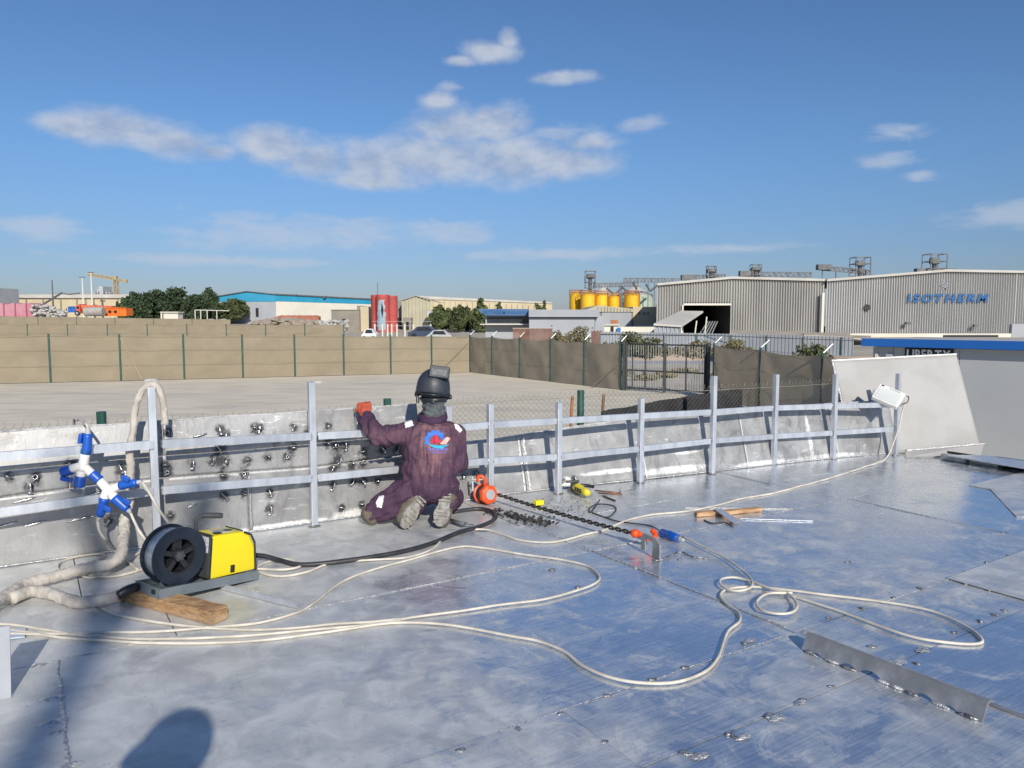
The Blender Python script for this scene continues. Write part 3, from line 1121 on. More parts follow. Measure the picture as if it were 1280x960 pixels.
kick = [D(1132, 572.5) + V((0, 0, .002)), D(1226, 571.5) + V((0, 0, .002)), D(1229, 569) + V((0, 0, .13)), D(1132, 569.5) + V((0, 0, .06))]
prism(bm, kick, (0, .02, 0))
obj('foot_strip', bm, 'white_alu', sheet)
bm = BM()
tube(bm, [kick[3].lerp(kick[2], i / 30) + V((0, -.01, .006 * noise.noise(V((i * .7, 2, 0))))) for i in range(31)], [.012 + .006 * noise.noise(V((i * .9, 0, 0))) for i in range(31)], 6)
obj('foot_weld', bm, 'bead', sheet, smooth=True)
# raised coaming to the right of it
co_ = thing('raised_edge_strip', 'raised aluminium edge strip, the shade under it put in black, right of the pale sheet', 'metal strip', D(1240, 580))
bm = BM()
A = [D(1184, 570, .06), D(1226, 570, .06), D(1420, 596, .06), D(1420, 607, .06), D(1290, 588, .06)]
prism(bm, A, (0, 0, .012))
obj('strip', bm, 'alu', co_)
for px, py in ((1197, 578), (1237, 583), (1320, 597)):
    bm = BM()
    c = D(px, py, 0)
    box(bm, c + V((.03, .1, .029)), (.09, .26, .058), RUV)
    obj('support_block', bm, 'alu_dull', co_)
bm = BM()
prism(bm, [D(1192, 573, .002) + V((0, .12, 0)), D(1420, 608, .002) + V((0, .16, 0)), D(1420, 608, .002) + V((0, .2, 0)), D(1192, 573, .002) + V((0, .16, 0))], (0, 0, .057))
obj('strip_shade', bm, 'dark', co_)  # solid black block put in for the shade under the raised strip
# loose lapped plate lying on the deck at the right
bm = BM()
prism(bm, [D(1211, 607, .004), D(1238, 612, .004), D(1271, 647, .004), D(1500, 640, .004), D(1500, 600, .004), D(1290, 588, .004)], (0, 0, .006))
solo('lapped_plate', 'thin flat aluminium plate lapped over the deck at its right edge', 'metal plate', bm, 'deck')
bm = BM()
prism(bm, [D(1184, 723, .0045), D(1285, 687, .0045), D(1500, 760, .0045), D(1285, 751, .0045)], (0, 0, .005))
solo('patch_plate', 'grey tack welded patch plate with blue pen scribbles at the right of the deck', 'metal plate', bm, 'deck')

# ------------------------------------------------------------------ floodlight on the last post
fc = W(1111, 494, POSTS[9][0].y - .07)
fx_ = V((.20, -.13, -.096)).normalized()
fz_ = V((.14, .13, .118))
fz_ = (fz_ - fx_ * fz_.dot(fx_)).normalized()
fr = Matrix((fx_, fz_.cross(fx_), fz_)).transposed()
fl = thing('floodlight', 'square white floodlight tipped on the last rail post by the pale sheet', 'floodlight', fc, rot=fr)
bm = BM()
box(bm, (0, .02, 0), (.275, .05, .25), bevel=.008)
obj('housing', bm, 'whitep', fl, local=True)
bm = BM()
box(bm, (0, -.008, -.02), (.235, .008, .185), bevel=.003)
obj('glass', bm, 'glass', fl, local=True)
bm = BM()
box(bm, (0.03, -.0045, .098), (.12, .006, .018))
obj('name_strip', bm, 'greyp', fl, local=True)
bm = BM()
box(bm, (-.1, -.010, .099), (.03, .006, .016), bevel=.002)
obj('sensor', bm, 'black', fl, local=True)
bm = BM()
tube(bm, [(-.16, .02, .05), (-.16, .09, .02), (.16, .09, .02), (.16, .02, .05)], .008, 6)
obj('bracket', bm, 'whitep', fl, local=True)
bm = BM()
tube(bm, spline([(.15, .03, -.02), (.19, .02, .03), (.18, .0, .09), (.155, .02, .12)], .01), .006, 6)
obj('lead', bm, 'black', fl, local=True)

# ------------------------------------------------------------------ cables lying on the deck
CR = .0072


def cable(name, label, px, r=CR, mat='cable', cat='cable', extra=None, group=None, z=None, step=.02):
    P = [D(x, y, (z or r) + .001) for x, y in px]
    if extra:
        P += [V(e) for e in extra]
    bm = BM()
    Q = spline(P, step)
    Q = [q + V((noise.noise(q * 4.5 + V((r * 900, 0, 0))), noise.noise(q * 4.5 + V((0, r * 900, 5))), 0)) * .008 + V((0, 0, .003 * abs(noise.noise(q * 3)))) for q in Q]
    tube(bm, Q, r, 8)
    return solo(name, label, cat, bm, mat, group, True)


cable('power_cable', 'white cable looping from the left edge round a long tongue on the deck and back', [
    (-60, 778), (0, 780), (31, 783), (78, 791), (131, 797), (200, 799), (320, 794), (382, 788), (476, 779), (520, 771), (580, 763), (640, 754), (681, 749), (721, 738), (741, 731),
    (750, 723), (744, 714), (729, 706), (700, 699), (654, 693), (602, 685), (570, 684), (507, 701), (445, 719), (414, 737), (395, 752), (370, 766), (320, 779), (256, 785), (187, 790), (125, 791), (31, 793), (-60, 790)])
cable('power_cable', 'white cable bending deep across the lower middle and on to the right loops', [
    (-60, 784), (0, 786), (80, 797), (200, 804), (320, 801), (400, 791), (476, 780), (539, 779), (586, 785), (640, 795), (672, 801), (705, 814), (729, 832), (762, 847), (802, 854), (846, 853), (878, 842), (897, 823), (904, 806),
    (911, 788), (924, 777), (922, 765), (908, 754), (901, 745), (908, 737), (935, 734), (965, 735), (1027, 743), (1110, 753), (1167, 765), (1207, 783), (1226, 797), (1224, 804),
    (1193, 804), (1143, 797), (1093, 780), (1043, 762), (990, 745), (960, 740)])
cable('extension_cable', 'grey white cable from the blue connector into the small loops at right of the deck', [
    (853, 671), (882, 685), (911, 700), (932, 716), (941, 727), (938, 735), (919, 739), (902, 732), (901, 724), (919, 722), (940, 727), (962, 735), (985, 742), (997, 755), (990, 765), (972, 767), (952, 762), (947, 752), (960, 742), (990, 741)], z=.02)
cb_end = [D(1108, 572, .012), W(1116, 556, 8.22), W(1122, 538, 8.24), W(1128, 515, 8.22), W(1131, 500, 8.2)]
cable('lamp_cable', 'thin white cable running along the wall from the yellow feeder to the floodlight', [
    (318, 711), (355, 712), (376, 707), (360, 699), (339, 701), (322, 709), (326, 716), (351, 720), (382, 715), (414, 704), (461, 700), (507, 697), (539, 687), (557, 671), (582, 663), (607, 662), (628, 668), (649, 675), (677, 678),
    (701, 676), (729, 669), (759, 661), (785, 650), (818, 643), (860, 639), (898, 631), (929, 623), (964, 617), (999, 608), (1022, 602), (1046, 595), (1070, 587), (1095, 579)], r=.0075, extra=cb_end)
# black welding cable from the feeder to the worker
fe = [W(312, 694, 4.62), W(330, 695, 4.62)]
bm = BM()
tube(bm, spline(fe + [D(352, 701, .02), D(380, 706, .016), D(440, 700, .016), D(500, 690, .016), D(540, 679, .016), D(572, 666, .016), D(600, 658, .016), D(618, 649, .016), D(618, 641, .016),
                      D(603, 636, .016), D(585, 637, .016), D(567, 640, .016)], .03), .015, 9)
solo('welding_lead', 'thick black welding lead from the yellow feeder to the kneeling worker', 'cable', bm, 'blackcable', None, True)
bm = BM()
tube(bm, [D(563, 650, .03), D(580, 655, .03)], [.012, .016], 8)
tube(bm, [D(580, 655, .03), D(592, 656, .02)], .006, 8)
box(bm, D(574, 653, .012), (.12, .012, .012), Matrix.Rotation(-.3, 3, 'Z'))
solo('electrode_holder', 'small dark electrode holder lying by the right boot of the worker', 'tool', bm, 'steel', None, True)
# loops at the left foot of the wall
cable('power_cable', 'white cable coiled in loops on the deck left of the wire spool', [
    (215, 700), (160, 717), (130, 721), (100, 717), (78, 714), (72, 711), (76, 703), (95, 696), (125, 692), (131, 694), (120, 702), (98, 713), (110, 722), (135, 717), (150, 707), (175, 690)], r=.0075)
cable('power_cable', 'white cable curving in front of the timber block under the feeder', [
    (117, 741), (122, 755), (135, 764), (160, 772), (200, 778), (240, 783), (300, 787), (360, 786), (420, 780), (470, 777), (505, 774)], r=.0075)

# ------------------------------------------------------------------ canvas covered hoses
p0 = POSTS[0][0]
zt0 = POSTS[0][1]
bm = BM()
hp = [D(-60, 775, .045), D(-10, 757, .045), D(20, 737, .045), D(41, 728, .045), D(70, 720, .05), D(110, 710, .06), D(148, 699, .09), p0 + V((-.150, -.10, .22)), p0 + V((-.135, -.06, .40)),
      p0 + V((-.125, -.05, .60)), p0 + V((-.105, -.04, .80)), p0 + V((-.075, -.03, zt0 - .07)), p0 + V((-.05, 0, zt0 - .005)), p0 + V((-.02, .02, zt0 + .018)),
      p0 + V((.022, .035, zt0 + .004)), p0 + V((.042, .05, zt0 - .06)), p0 + V((.05, .06, zt0 - .16)), p0 + V((.052, .06, zt0 - .25))]
pts = spline(hp, .015)
n_ = len(pts)
rs = [.036 * (.92 + .14 * noise.noise(V((i * .10, 0, 0)))) * (1 if i < n_ * .46 else max(.62, 1 - 1.3 * (i - n_ * .46) / n_)) for i in range(n_)]
for i in range(n_):
    pts[i] = pts[i] + V((noise.noise(V((i * .09, 3, 0))), noise.noise(V((i * .09, 8, 0))), 0)) * .014
tube(bm, pts, rs, 16, jit=.30, jf=42)
solo('canvas_hose', 'grey canvas covered hose hung over the left rail post and trailing on the deck', 'hose', bm, 'canvas', None, True)
bm = BM()
pts = spline([D(15, 748, .04), D(40, 739, .04), D(62, 742, .04), D(94, 752, .04), D(125, 751, .05), D(148, 745, .075)], .012)
tube(bm, pts, [.033 * (.95 + .14 * noise.noise(V((i * .15, 9, 0)))) for i in range(len(pts))], 16, jit=.2, jf=36)
hs = solo('canvas_hose', 'short grey canvas hose lying in front, plugged into the base of the yellow feeder', 'hose', bm, 'canvas', None, True)
bm = BM()
tube(bm, spline([D(147, 745, .075), D(158, 738, .095), D(172, 733, .10)], .015), .024, 10)
o = obj('hose_coupling', bm, 'black', hs, True)

# ------------------------------------------------------------------ wire feeder
Lx = V((.58, .815, 0)).normalized()
Wx = V((Lx.y, -Lx.x, 0))
tb0, tb1 = D(152, 752), D(262, 781)              # timber ends, near lower edge
blk = thing('timber_block', 'short rough sawn timber block propping up the front of the yellow feeder', 'timber', (tb0 + tb1) / 2)
bd = (tb1 - tb0).normalized()
bside = V((-bd.y, bd.x, 0))
bm = BM()
cen = (tb0 + tb1) / 2 + bside * .05
Rb = Matrix(((bd.x, bside.x, 0), (bd.y, bside.y, 0), (0, 0, 1)))
bx = BM()
bmesh.ops.create_grid(bx, x_segments=1, y_segments=1, size=1)
bx.free()
box(bm, cen + V((0, 0, .033)), ((tb1 - tb0).length + .03, .10, .066), Rb)
bmesh.ops.subdivide_edges(bm, edges=bm.edges, cuts=6, use_grid_fill=True)
for v in bm.verts:
    v.co += V((noise.noise(v.co * 18), noise.noise(v.co * 18 + V((9, 0, 0))), noise.noise(v.co * 18 + V((0, 9, 0))) * .7)) * .005
    v.co.z = max(.001, v.co.z)
obj('block', bm, 'wood', blk)
near0 = D(200, 749) + V((0, 0, .07))
Lt, Wt = .60, .235
# local frame: x along Lx, y along -Wx (away), z up; nose lifted by the timber
tilt = math.asin(.058 / .56)
Rf = Matrix(((Lx.x, -Wx.x, 0), (Lx.y, -Wx.y, 0), (0, 0, 1))) @ Matrix.Rotation(tilt, 3, 'Y')
org = D(199, 750, .066)
fd = thing('wire_feeder', 'yellow welding wire feeder with a big black wire spool, propped on a timber block', 'wire feeder', org, rot=Rf)
bm = BM()
box(bm, (Lt / 2, Wt / 2, .012), (Lt, Wt, .018))
box(bm, (Lt / 2, .006, .028), (Lt, .010, .05))
box(bm, (Lt / 2, Wt - .006, .028), (Lt, .010, .05))
box(bm, (.006, Wt / 2, .030), (.010, Wt - .024, .046))
obj('base_tray', bm, 'grey', fd, local=True)
bm = BM()
box(bm, (-.0015, .055, .03), (.006, .03, .022))
obj('slot', bm, 'dark', fd, local=True)
bm = BM()
prism(bm, [(.285, .028, .055), (.285, .028, .275), (.30, .03, .285), (.30, .205, .285), (.285, .207, .275), (.285, .207, .055)], (.012, 0, 0))
obj('front_plate', bm, 'darkgrey', fd, local=True)
bm = BM()                                         # cowl with rounded top shoulders and sloping back
prof = [(.30, .05), (.30, .283), (.50, .283), (.545, .262), (.572, .215), (.588, .06)]
prism(bm, [(x, .026, z) for x, z in prof], (0, .184, 0))
es = [e for e in bm.edges if all(v.co.z > .1 for v in e.verts) and abs(e.verts[0].co.y - e.verts[1].co.y) < .01]
bmesh.ops.bevel(bm, geom=es, offset=.016, segments=4, profile=.5, affect='EDGES')
obj('cowl', bm, 'yellow', fd, local=True)
bm = BM()
tube(bm, [(.30, .026, .05), (.30, .026, .27), (.30, .042, .286), (.30, .194, .286), (.30, .21, .27), (.30, .21, .05)], .005, 6)
tube(bm, [(x + .003, .023, z) for x, z in prof[2:]], .006, 6)
tube(bm, [(.588, .024, .06), (.589, .21, .06)], .006, 6)
tube(bm, [(.503, .04, .287), (.503, .2, .287)], .004, 6)
obj('edge_trim', bm, 'black', fd, local=True)
bm = BM()
box(bm, (.283, .075, .235), (.006, .085, .085))
obj('data_plate', bm, 'label', fd, local=True)
bm = BM()
lathe(bm, [(0, .021), (-.008, .021), (-.012, .012)], (.284, .08, .115), (1, 0, 0), 16)
obj('gas_port', bm, 'black', fd, local=True)
bm = BM()
box(bm, (.282 - .008, .08, .115), (.006, .028, .007))
obj('port_handle', bm, 'signwhite', fd, local=True)
bm = BM()
box(bm, (.44, .024, .085), (.026, .006, .042), bevel=.002)
obj('latch', bm, 'black', fd, local=True)
bm = BM()
box(bm, (.415, .115, .2845), (.11, .08, .006))
obj('panel_window', bm, 'greyp', fd, local=True)
for x, y in ((.36, .07), (.45, .10)):
    bm = BM()
    box(bm, (x, y, .288), (.04, .035, .006), bevel=.002)
    obj('vent', bm, 'black', fd, local=True)
bm = BM()
tube(bm, spline([(.30, .165, .27), (.285, .165, .33), (.292, .16, .365), (.325, .15, .378)], .01), .010, 8)
obj('handle_bracket', bm, 'darkgrey', fd, local=True)
bm = BM()
tube(bm, [(.318, .152, .377), (.40, .125, .372), (.42, .118, .37)], [.0155, .0165, .014], 10)
obj('handle_grip', bm, 'darkgrey', fd, local=True)
sc_ = V((.125, .10, .20))                          # spool centre, axis along y (local)
sp = bpy.data.objects.new('spool', None)
COL.objects.link(sp)
sp.parent = fd
MAT[sp.name] = MAT[fd.name]
R0 = .152
for s, nm in ((-1, 'flange'), (1, 'flange')):
    bm = BM()
    ring_solid(bm, sc_ + V((0, s * .056, 0)), (0, 1, 0), .096, R0, .008, 56)
    for k in range(72):                           # moulded ribs near the rim
        if s < 0:
            t = 2 * PI * k / 72
            d = V((math.cos(t), 0, math.sin(t)))
            beam(bm, sc_ + V((0, -.0605, 0)) + d * .118, sc_ + V((0, -.0605, 0)) + d * .147, .0022, .002, V((0, 1, 0)))
    obj(nm, bm, 'spool', sp, local=True, smooth=False)
bm = BM()
seg = []
for k in range(33):
    seg.append((sc_.y - .05 + .10 * k / 32, .132 + .0016 * (k % 2)))
tube(bm, [V((sc_.x, y, sc_.z)) for y, r in seg], [r for y, r in seg], 56, cap=False)
obj('wire_coil', bm, 'spring', sp, smooth=True, local=True)
bm = BM()
ring_solid(bm, sc_, (0, 1, 0), .088, .096, .114, 40)
lathe(bm, [(.040, .0885), (.044, .0885)], sc_, (0, 1, 0), 40)
lathe(bm, [(-.058, .030), (-.040, .034), (.04, .034)], sc_, (0, 1, 0), 18)
for k in range(5):
    t = 2 * PI * k / 5 + .35
    d = V((math.cos(t), 0, math.sin(t)))
    beam(bm, sc_ + d * .025 + V((0, -.02, 0)), sc_ + d * .092 + V((0, -.02, 0)), .05, .026, V((0, 1, 0)) if False else V((0, 0, 1)))
obj('hub', bm, 'black', sp, local=True)
bm = BM()
lathe(bm, [(-.072, .010), (-.070, .019), (-.056, .022)], sc_, (0, 1, 0), 12)
for k in range(6):
    t = 2 * PI * k / 6
    lathe(bm, [(-.068, .007), (-.056, .008)], sc_ + V((math.cos(t) * .021, 0, math.sin(t) * .021)), (0, 1, 0), 8)
obj('hub_nut', bm, 'darkgrey', sp, local=True, smooth=False)
bm = BM()
box(bm, sc_ + V((.0, .075, -.09)), (.03, .03, .2))
box(bm, sc_ + V((.09, .08, -.02)), (.2, .02, .03))
obj('spool_arm', bm, 'grey', fd, local=True)
# flat bar beside the feeder
a, b = D(276, 737), D(371, 761)
d = (b - a).normalized()
s_ = V((-d.y, d.x, 0))
bar = thing('aluminium_angle', 'short aluminium angle lying behind the timber block beside the feeder', 'metal angle', (a + b) / 2)
bm = BM()
prism(bm, [a + V((0, 0, .001)), a + s_ * .06 + V((0, 0, .001)), a + s_ * .06 + V((0, 0, .006)), a + s_ * .006 + V((0, 0, .006)), a + s_ * .006 + V((0, 0, .034)), a + V((0, 0, .034))], b - a)
obj('angle', bm, 'alu', bar)
bm = BM()
tube(bm, [a.lerp(b, .35 + .02 * i) + s_ * .01 + V((0, 0, .034)) for i in range(8)], [.004 + .004 * abs(noise.noise(V((i, 0, 0)))) for i in range(8)], 6)
obj('weld_blob', bm, 'bead', bar, True)

# long welded angle at lower right
a, b = D(1002, 812), D(1228, 903)
d = (b - a).normalized()
s_ = V((-d.y, d.x, 0))
la = thing('welded_angle', 'long aluminium angle welded on edge across the lower right of the deck with burnt notches', 'metal angle', (a + b) / 2)
bm = BM()
n_ = 60
up0 = V((0, 0, 1))
ht = .070
rows = []
for i in range(n_ + 1):
    t = i / n_
    p = a.lerp(b, t)
    notch = 0
    for c_, w_, h_ in ((.10, .03, .012), (.30, .05, .02), (.43, .07, .026), (.72, .05, .02), (.85, .03, .014)):
        notch = max(notch, h_ * max(0, 1 - ((t - c_) / w_) ** 2))
    lean_ = -s_ * 0.0
    prf = [(.0, .001 + notch), (.018, ht * .55), (.030, ht - .012), (.040, ht - .003), (.053, ht), (.088, ht - .012), (.088, ht - .018), (.054, ht - .007), (.040, ht - .014), (.026, ht * .55), (.008, .001 + notch)]
    rows.append([bm.verts.new(p + s_ * q + V((0, 0, z_))) for q, z_ in prf])
for i in range(n_):
    for j in range(11):
        bm.faces.new((rows[i][j], rows[i][(j + 1) % 11], rows[i + 1][(j + 1) % 11], rows[i + 1][j]))
bm.faces.new(rows[0])
bm.faces.new(rows[-1][::-1])
obj('angle', bm, 'alu_dull', la, smooth=True).data.set_sharp_from_angle(angle=.5)
for c_ in (.06, .2, .3, .5, .57, .66, .8, .93):
    bm = BM()
    bmesh.ops.create_icosphere(bm, subdivisions=2, radius=1)
    for v in bm.verts:
        v.co = a.lerp(b, c_) - s_ * .004 + (d * v.co.x * .035 + s_ * v.co.y * .010) * (1 + .5 * noise.noise(v.co * 2 + V((c_ * 30, 0, 0)))) + V((0, 0, max(0, v.co.z) * .012))
    obj('weld_blob', bm, 'bead' if c_ * 100 % 3 > 1 else 'tack', la, smooth=True)
# groove bar behind it
bm = BM()
beam(bm, D(1140, 842, .004), D(1300, 903, .004), .02, .006)
solo('flat_strip', 'narrow dark edged flat strip on the seam behind the long welded angle', 'metal strip', bm, 'alu_dull')
# upright plate edge and tape at the far left
bm = BM()
prism(bm, [D(-30, 880) + V((0, 0, .001)), D(14, 872) + V((0, 0, .001)), D(14, 872) + V((-.03, .06, .27)), D(-30, 880) + V((-.03, .06, .27))], (-.004, .008, 0))
solo('upright_plate', 'upright aluminium plate cut off by the left edge of the deck view', 'metal plate', bm, 'emblemgrey')
bm = BM()
prism(bm, [D(9, 787, .003), D(33, 786, .003), D(31, 797, .003), D(12, 799, .003)], (0, 0, .006))
solo('tape_scrap', 'small pale blue scrap of tape by the left edge of the deck', 'tape', bm, 'tape')

# ------------------------------------------------------------------ chain hoist
hc = D(611, 631) + V((0, 0, .085))
ha = V((.55, -.83, .12)).normalized()
hoist = thing('chain_hoist', 'orange chain hoist at the foot of the wall, its chain pulled to a lug', 'chain hoist', V((hc.x, hc.y, 0)))
a_, b_ = frame(ha)
bm = BM()
lathe(bm, [(.015, .068), (.03, .08), (.055, .082), (.07, .075), (.08, .05)], hc - ha * .055, ha, 7)
obj('gear_case', bm, 'orange', hoist).data
bm = BM()
lathe(bm, [(.0, .042), (.004, .042)], hc + ha * .026, ha, 20)
obj('cover_plate', bm, 'galv', hoist)
bm = BM()
lathe(bm, [(-.03, .074), (.012, .074)], hc - ha * .055, ha, 20)
obj('frame_plate', bm, 'black', hoist, True)
bm = BM()
lathe(bm, [(0, .058), (.006, .078), (.025, .082), (.034, .058)], hc - ha * .12, ha, 22)
obj('hand_wheel', bm, 'orange', hoist)
bm = BM()
hk = hc - ha * .04 + V((-.01, 0, .082))
tube(bm, spline([hk + V((0, 0, -.02)), hk + V((-.0, 0, .03)), hk + V((-.015, 0, .058)), hk + V((-.045, 0, .066)), hk + V((-.06, 0, .045)), hk + V((-.055, 0, .02))], .01), [.016] * 200 if False else .014, 9)
obj('top_hook', bm, 'orange', hoist, True)
bm = BM()
box(bm, hk + V((-.06, 0, .04)), (.09, .012, .012))
box(bm, hk + V((-.1, .02, .0)), (.014, .014, .12))
obj('hook_latch', bm, 'galv', hoist)
c0 = hc + ha * -.05 + V((.09, 0, -.0))
c1 = D(794, 683, .0) + V((0, 0, .085))
# links share one mesh
bm = BM()
pts = []
for k in range(16):
    t = 2 * PI * k / 16
    x = .0085 * math.cos(t)
    y = .0085 * math.sin(t) + (.009 if math.sin(t) > 0 else -.009)
    pts.append((x, y, 0))
tube(bm, pts, .0042, 6, closed=True)
me = bpy.data.meshes.new('chain_link')
bmesh.ops.recalc_face_normals(bm, faces=bm.faces)
bm.to_mesh(me)
bm.free()
me.materials.append(M['chain'])
for p in me.polygons:
    p.use_smooth = True


def run_chain(p, q, parent, sag=0.0, name='chain_link', sc=1.0):
    d = q - p
    n = int(d.length / (.026 * sc))
    inv = MAT[parent.name].inverted()
    for i in range(n):
        t = (i + .5) / n
        P = p.lerp(q, t) - V((0, 0, sag * 4 * t * (1 - t)))
        a, b = frame(d)
        if i % 2:
            a, b = b, -a
        m = Matrix((a, d.normalized(), b)).transposed()
        m = Matrix((a, d.normalized(), a.cross(d.normalized()))).transposed()
        o = bpy.data.objects.new(name, me)
        COL.objects.link(o)
        o.parent = parent
        o.matrix_local = inv @ Matrix.LocRotScale(P, m.to_quaternion(), V((sc, sc, sc)))


run_chain(c0, c1, hoist, .012, sc=1.3)
# heap of slack hand chain below the hoist
bm = BM()
rr = random.Random(3)
p = D(612, 638, .006)
q = D(690, 655, .006)
for i in range(190):
    t = rr.random()
    c = p.lerp(q, t) + V((rr.gauss(0, .05), rr.gauss(0, .05) - .03 * math.sin(t * 3), rr.uniform(0, .012)))
    e = Euler((rr.uniform(-.6, .6), rr.uniform(-.6, .6), rr.uniform(0, 6.3)))
    R = e.to_matrix()
    tube(bm, [c + R @ V((.007 * math.cos(k * PI / 4), .012 * math.sin(k * PI / 4), 0)) for k in range(8)], .0028, 4, closed=True)
o = obj('slack_chain', bm, 'chain', hoist, True)
o['kind'] = 'stuff'
# lower hook
bm = BM()
tube(bm, spline([c1 + V((-.02, .01, .005)), c1 + V((.03, -.02, 0)), c1 + V((.07, -.035, -.02)), c1 + V((.115, -.03, -.02)), c1 + V((.13, 0, .0)), c1 + V((.11, .02, .02))], .01), .017, 9)
lathe(bm, [(0, .018), (.02, .03), (.05, .026)], c1 + V((-.025, .012, .006)), V((.8, -.5, -.1)), 10)
obj('load_hook', bm, 'orange', hoist, True)
# padeye: plate with an arched opening
pe0 = D(803, 690)
pe1 = D(826, 701)
pd = (pe1 - pe0).normalized()
pz = V((0, 0, 1))
ps = V((pd.y, -pd.x, 0))
bm = BM()
Wp = (pe1 - pe0).length
outer = [(0, .02), (0, .105), (.025, .13), (Wp * .75, .13), (Wp, .10), (Wp, 0)]
inner = [(Wp * .22, .02), (Wp * .22, .088), (Wp * .30, .104), (Wp * .58, .104), (Wp * .64, .088), (Wp * .60, 0)]
for k in range(5):
    quad = [outer[k], outer[k + 1], inner[k + 1], inner[k]]
    prism(bm, [pe0 + pd * x + pz * (z + .001) for x, z in quad], ps * .012)
solo('lifting_lug', 'small upright aluminium lifting lug that holds the orange load hook', 'lifting lug', bm, 'alu_dull')
bm = BM()
tube(bm, spline([D(826, 700, .006), D(850, 690, .004), D(866, 696, .004), D(885, 698, .004)], .02), [.006] * 3 + [.005] * 60 if False else .005, 6)
solo('weld_trail', 'crooked dark weld line trailing right from the lifting lug', 'weld', bm, 'tack', None, True)

# ------------------------------------------------------------------ angle grinder
g0, g1 = D(720, 616), D(745, 629)
gd = (g1 - g0).normalized()
gs = V((-gd.y, gd.x, 0))
gr = thing('angle_grinder', 'yellow and black angle grinder lying by the wall with its lead curled', 'angle grinder', g0)
bm = BM()
c = [g0 + V((0, 0, .05)) + gd * x for x in (0.0, .05, .1, .16, .2, .24)]
tube(bm, c, [.036, .04, .036, .03, .033, .026], 12)
obj('body', bm, 'yellow', gr, True)
for x in (.07, .11, .155):
    bm = BM()
    box(bm, g0 + V((0, 0, .052)) + gd * x - gs * .033, (.022, .016, .036), Matrix.Rotation(math.atan2(gd.y, gd.x), 3, 'Z'), .003)
    obj('grip_pad', bm, 'black', gr)
bm = BM()
lathe(bm, [(-.03, .02), (-.02, .036), (.02, .038), (.032, .028)], g0 + V((0, 0, .05)) - gd * .03, V((0, 0, 1)), 12)
box(bm, g0 + V((-.03, .02, .095)), (.12, .03, .018), Matrix.Rotation(.2, 3, 'Z'), .004)
obj('gear_head', bm, 'darkgrey', gr, True).data.set_sharp_from_angle(angle=.5)
bm = BM()
ring_solid(bm, g0 + V((0, 0, .012)) - gd * .035, (0, 0, 1), .012, .062, .004, 28)
obj('grinding_disc', bm, 'steel', gr)
bm = BM()
tube(bm, [g0 + V((.02, .03, .06)), g0 + V((.09, .06, .05)), g0 + V((.16, .085, .035))], [.013, .016, .015], 9)
obj('side_handle', bm, 'black', gr, True)
bm = BM()
tube(bm, spline([g1 + V((.03, -.02, .035)), D(741, 638, .008), D(737, 640, .006), D(738, 634, .006), D(750, 630, .006), D(766, 632, .006), D(770, 637, .006), D(763, 645, .006), D(755, 646, .006), D(738, 640, .006), D(752, 645, .006), D(770, 651, .006), D(790, 654, .006), D(812, 657, .006), D(826, 664, .02)], .015), .005, 7)
obj('lead', bm, 'blackcable', gr, True)
# inline connector
pc0, pc1 = D(826, 665, .03), D(848, 673, .03)
pl_ = thing('blue_connector', 'blue industrial plug connector joining the grinder lead to the grey white cable', 'connector', D(837, 670))
bm = BM()
dd = pc1 - pc0
tube(bm, [pc0, pc0 + dd * .08, pc0 + dd * .45, pc0 + dd * .5, pc0 + dd * .9, pc0 + dd], [.02, .027, .028, .030, .028, .022], 14)
obj('body', bm, 'bluep', pl_, True)
bm = BM()
tube(bm, [pc0 + dd * .46, pc0 + dd * .5], .0315, 14)
obj('collar', bm, 'signblue', pl_, True)
bm = BM()
tube(bm, [pc1, pc1 + dd * .12, pc1 + dd * .22, pc1 + dd * .3], [.02, .016, .012, .009], 10)
obj('gland', bm, 'greyp', pl_, True)
# rods, pliers, tag
for (p, q, r, m, nm, lb) in (((744, 613), (775, 616), .006, 'copper', 'welding_rod', 'brown welding rod lying just right of the grinder, nearer the wall'),
                             ((748, 616), (778, 618), .006, 'copper', 'welding_rod', 'brown welding rod lying just right of the grinder, nearer the camera'),
                             ((754, 620), (769, 626), .008, 'black', 'steel_file', 'short dark file lying below the two brown rods')):
    bm = BM()
    tube(bm, [D(*p, r + .001), D(*q, r + .001)], r, 7)
    solo(nm, lb, 'rod' if nm == 'welding_rod' else 'file', bm, m, None, True)
bm = BM()
tube(bm, [D(778, 618, .01), D(774, 612, .03), D(777, 615, .01), D(795, 611, .01)], .006, 6)
solo('bent_rod', 'bent grey rod end pointing right beyond the brown rods', 'rod', bm, 'alu_dull', None, True)
bm = BM()
tc0 = D(673, 631)
box(bm, tc0 + V((0, 0, .02)), (.075, .05, .038), RUV, .004)
lathe(bm, [(0, .008), (.005, .008)], tc0 + V((-.012, -.028, .02)), (0, -1, 0), 10)
solo('yellow_block', 'small bright yellow plastic block on the deck between hoist and grinder', 'block', bm, 'yellowtag')
# swarf near the grinder
bm = BM()
for i in range(260):
    c = D(rr.gauss(700, 22), rr.gauss(634, 8), .002)
    s = rr.uniform(.002, .008)
    box(bm, c, (s * 2, s * .7, .003), Matrix.Rotation(rr.uniform(0, 3), 3, 'Z'))
tag(obj('swarf', bm, 'slag'), 'scattered grinding swarf and spatter on the deck by the grinder', None, None, 'stuff')

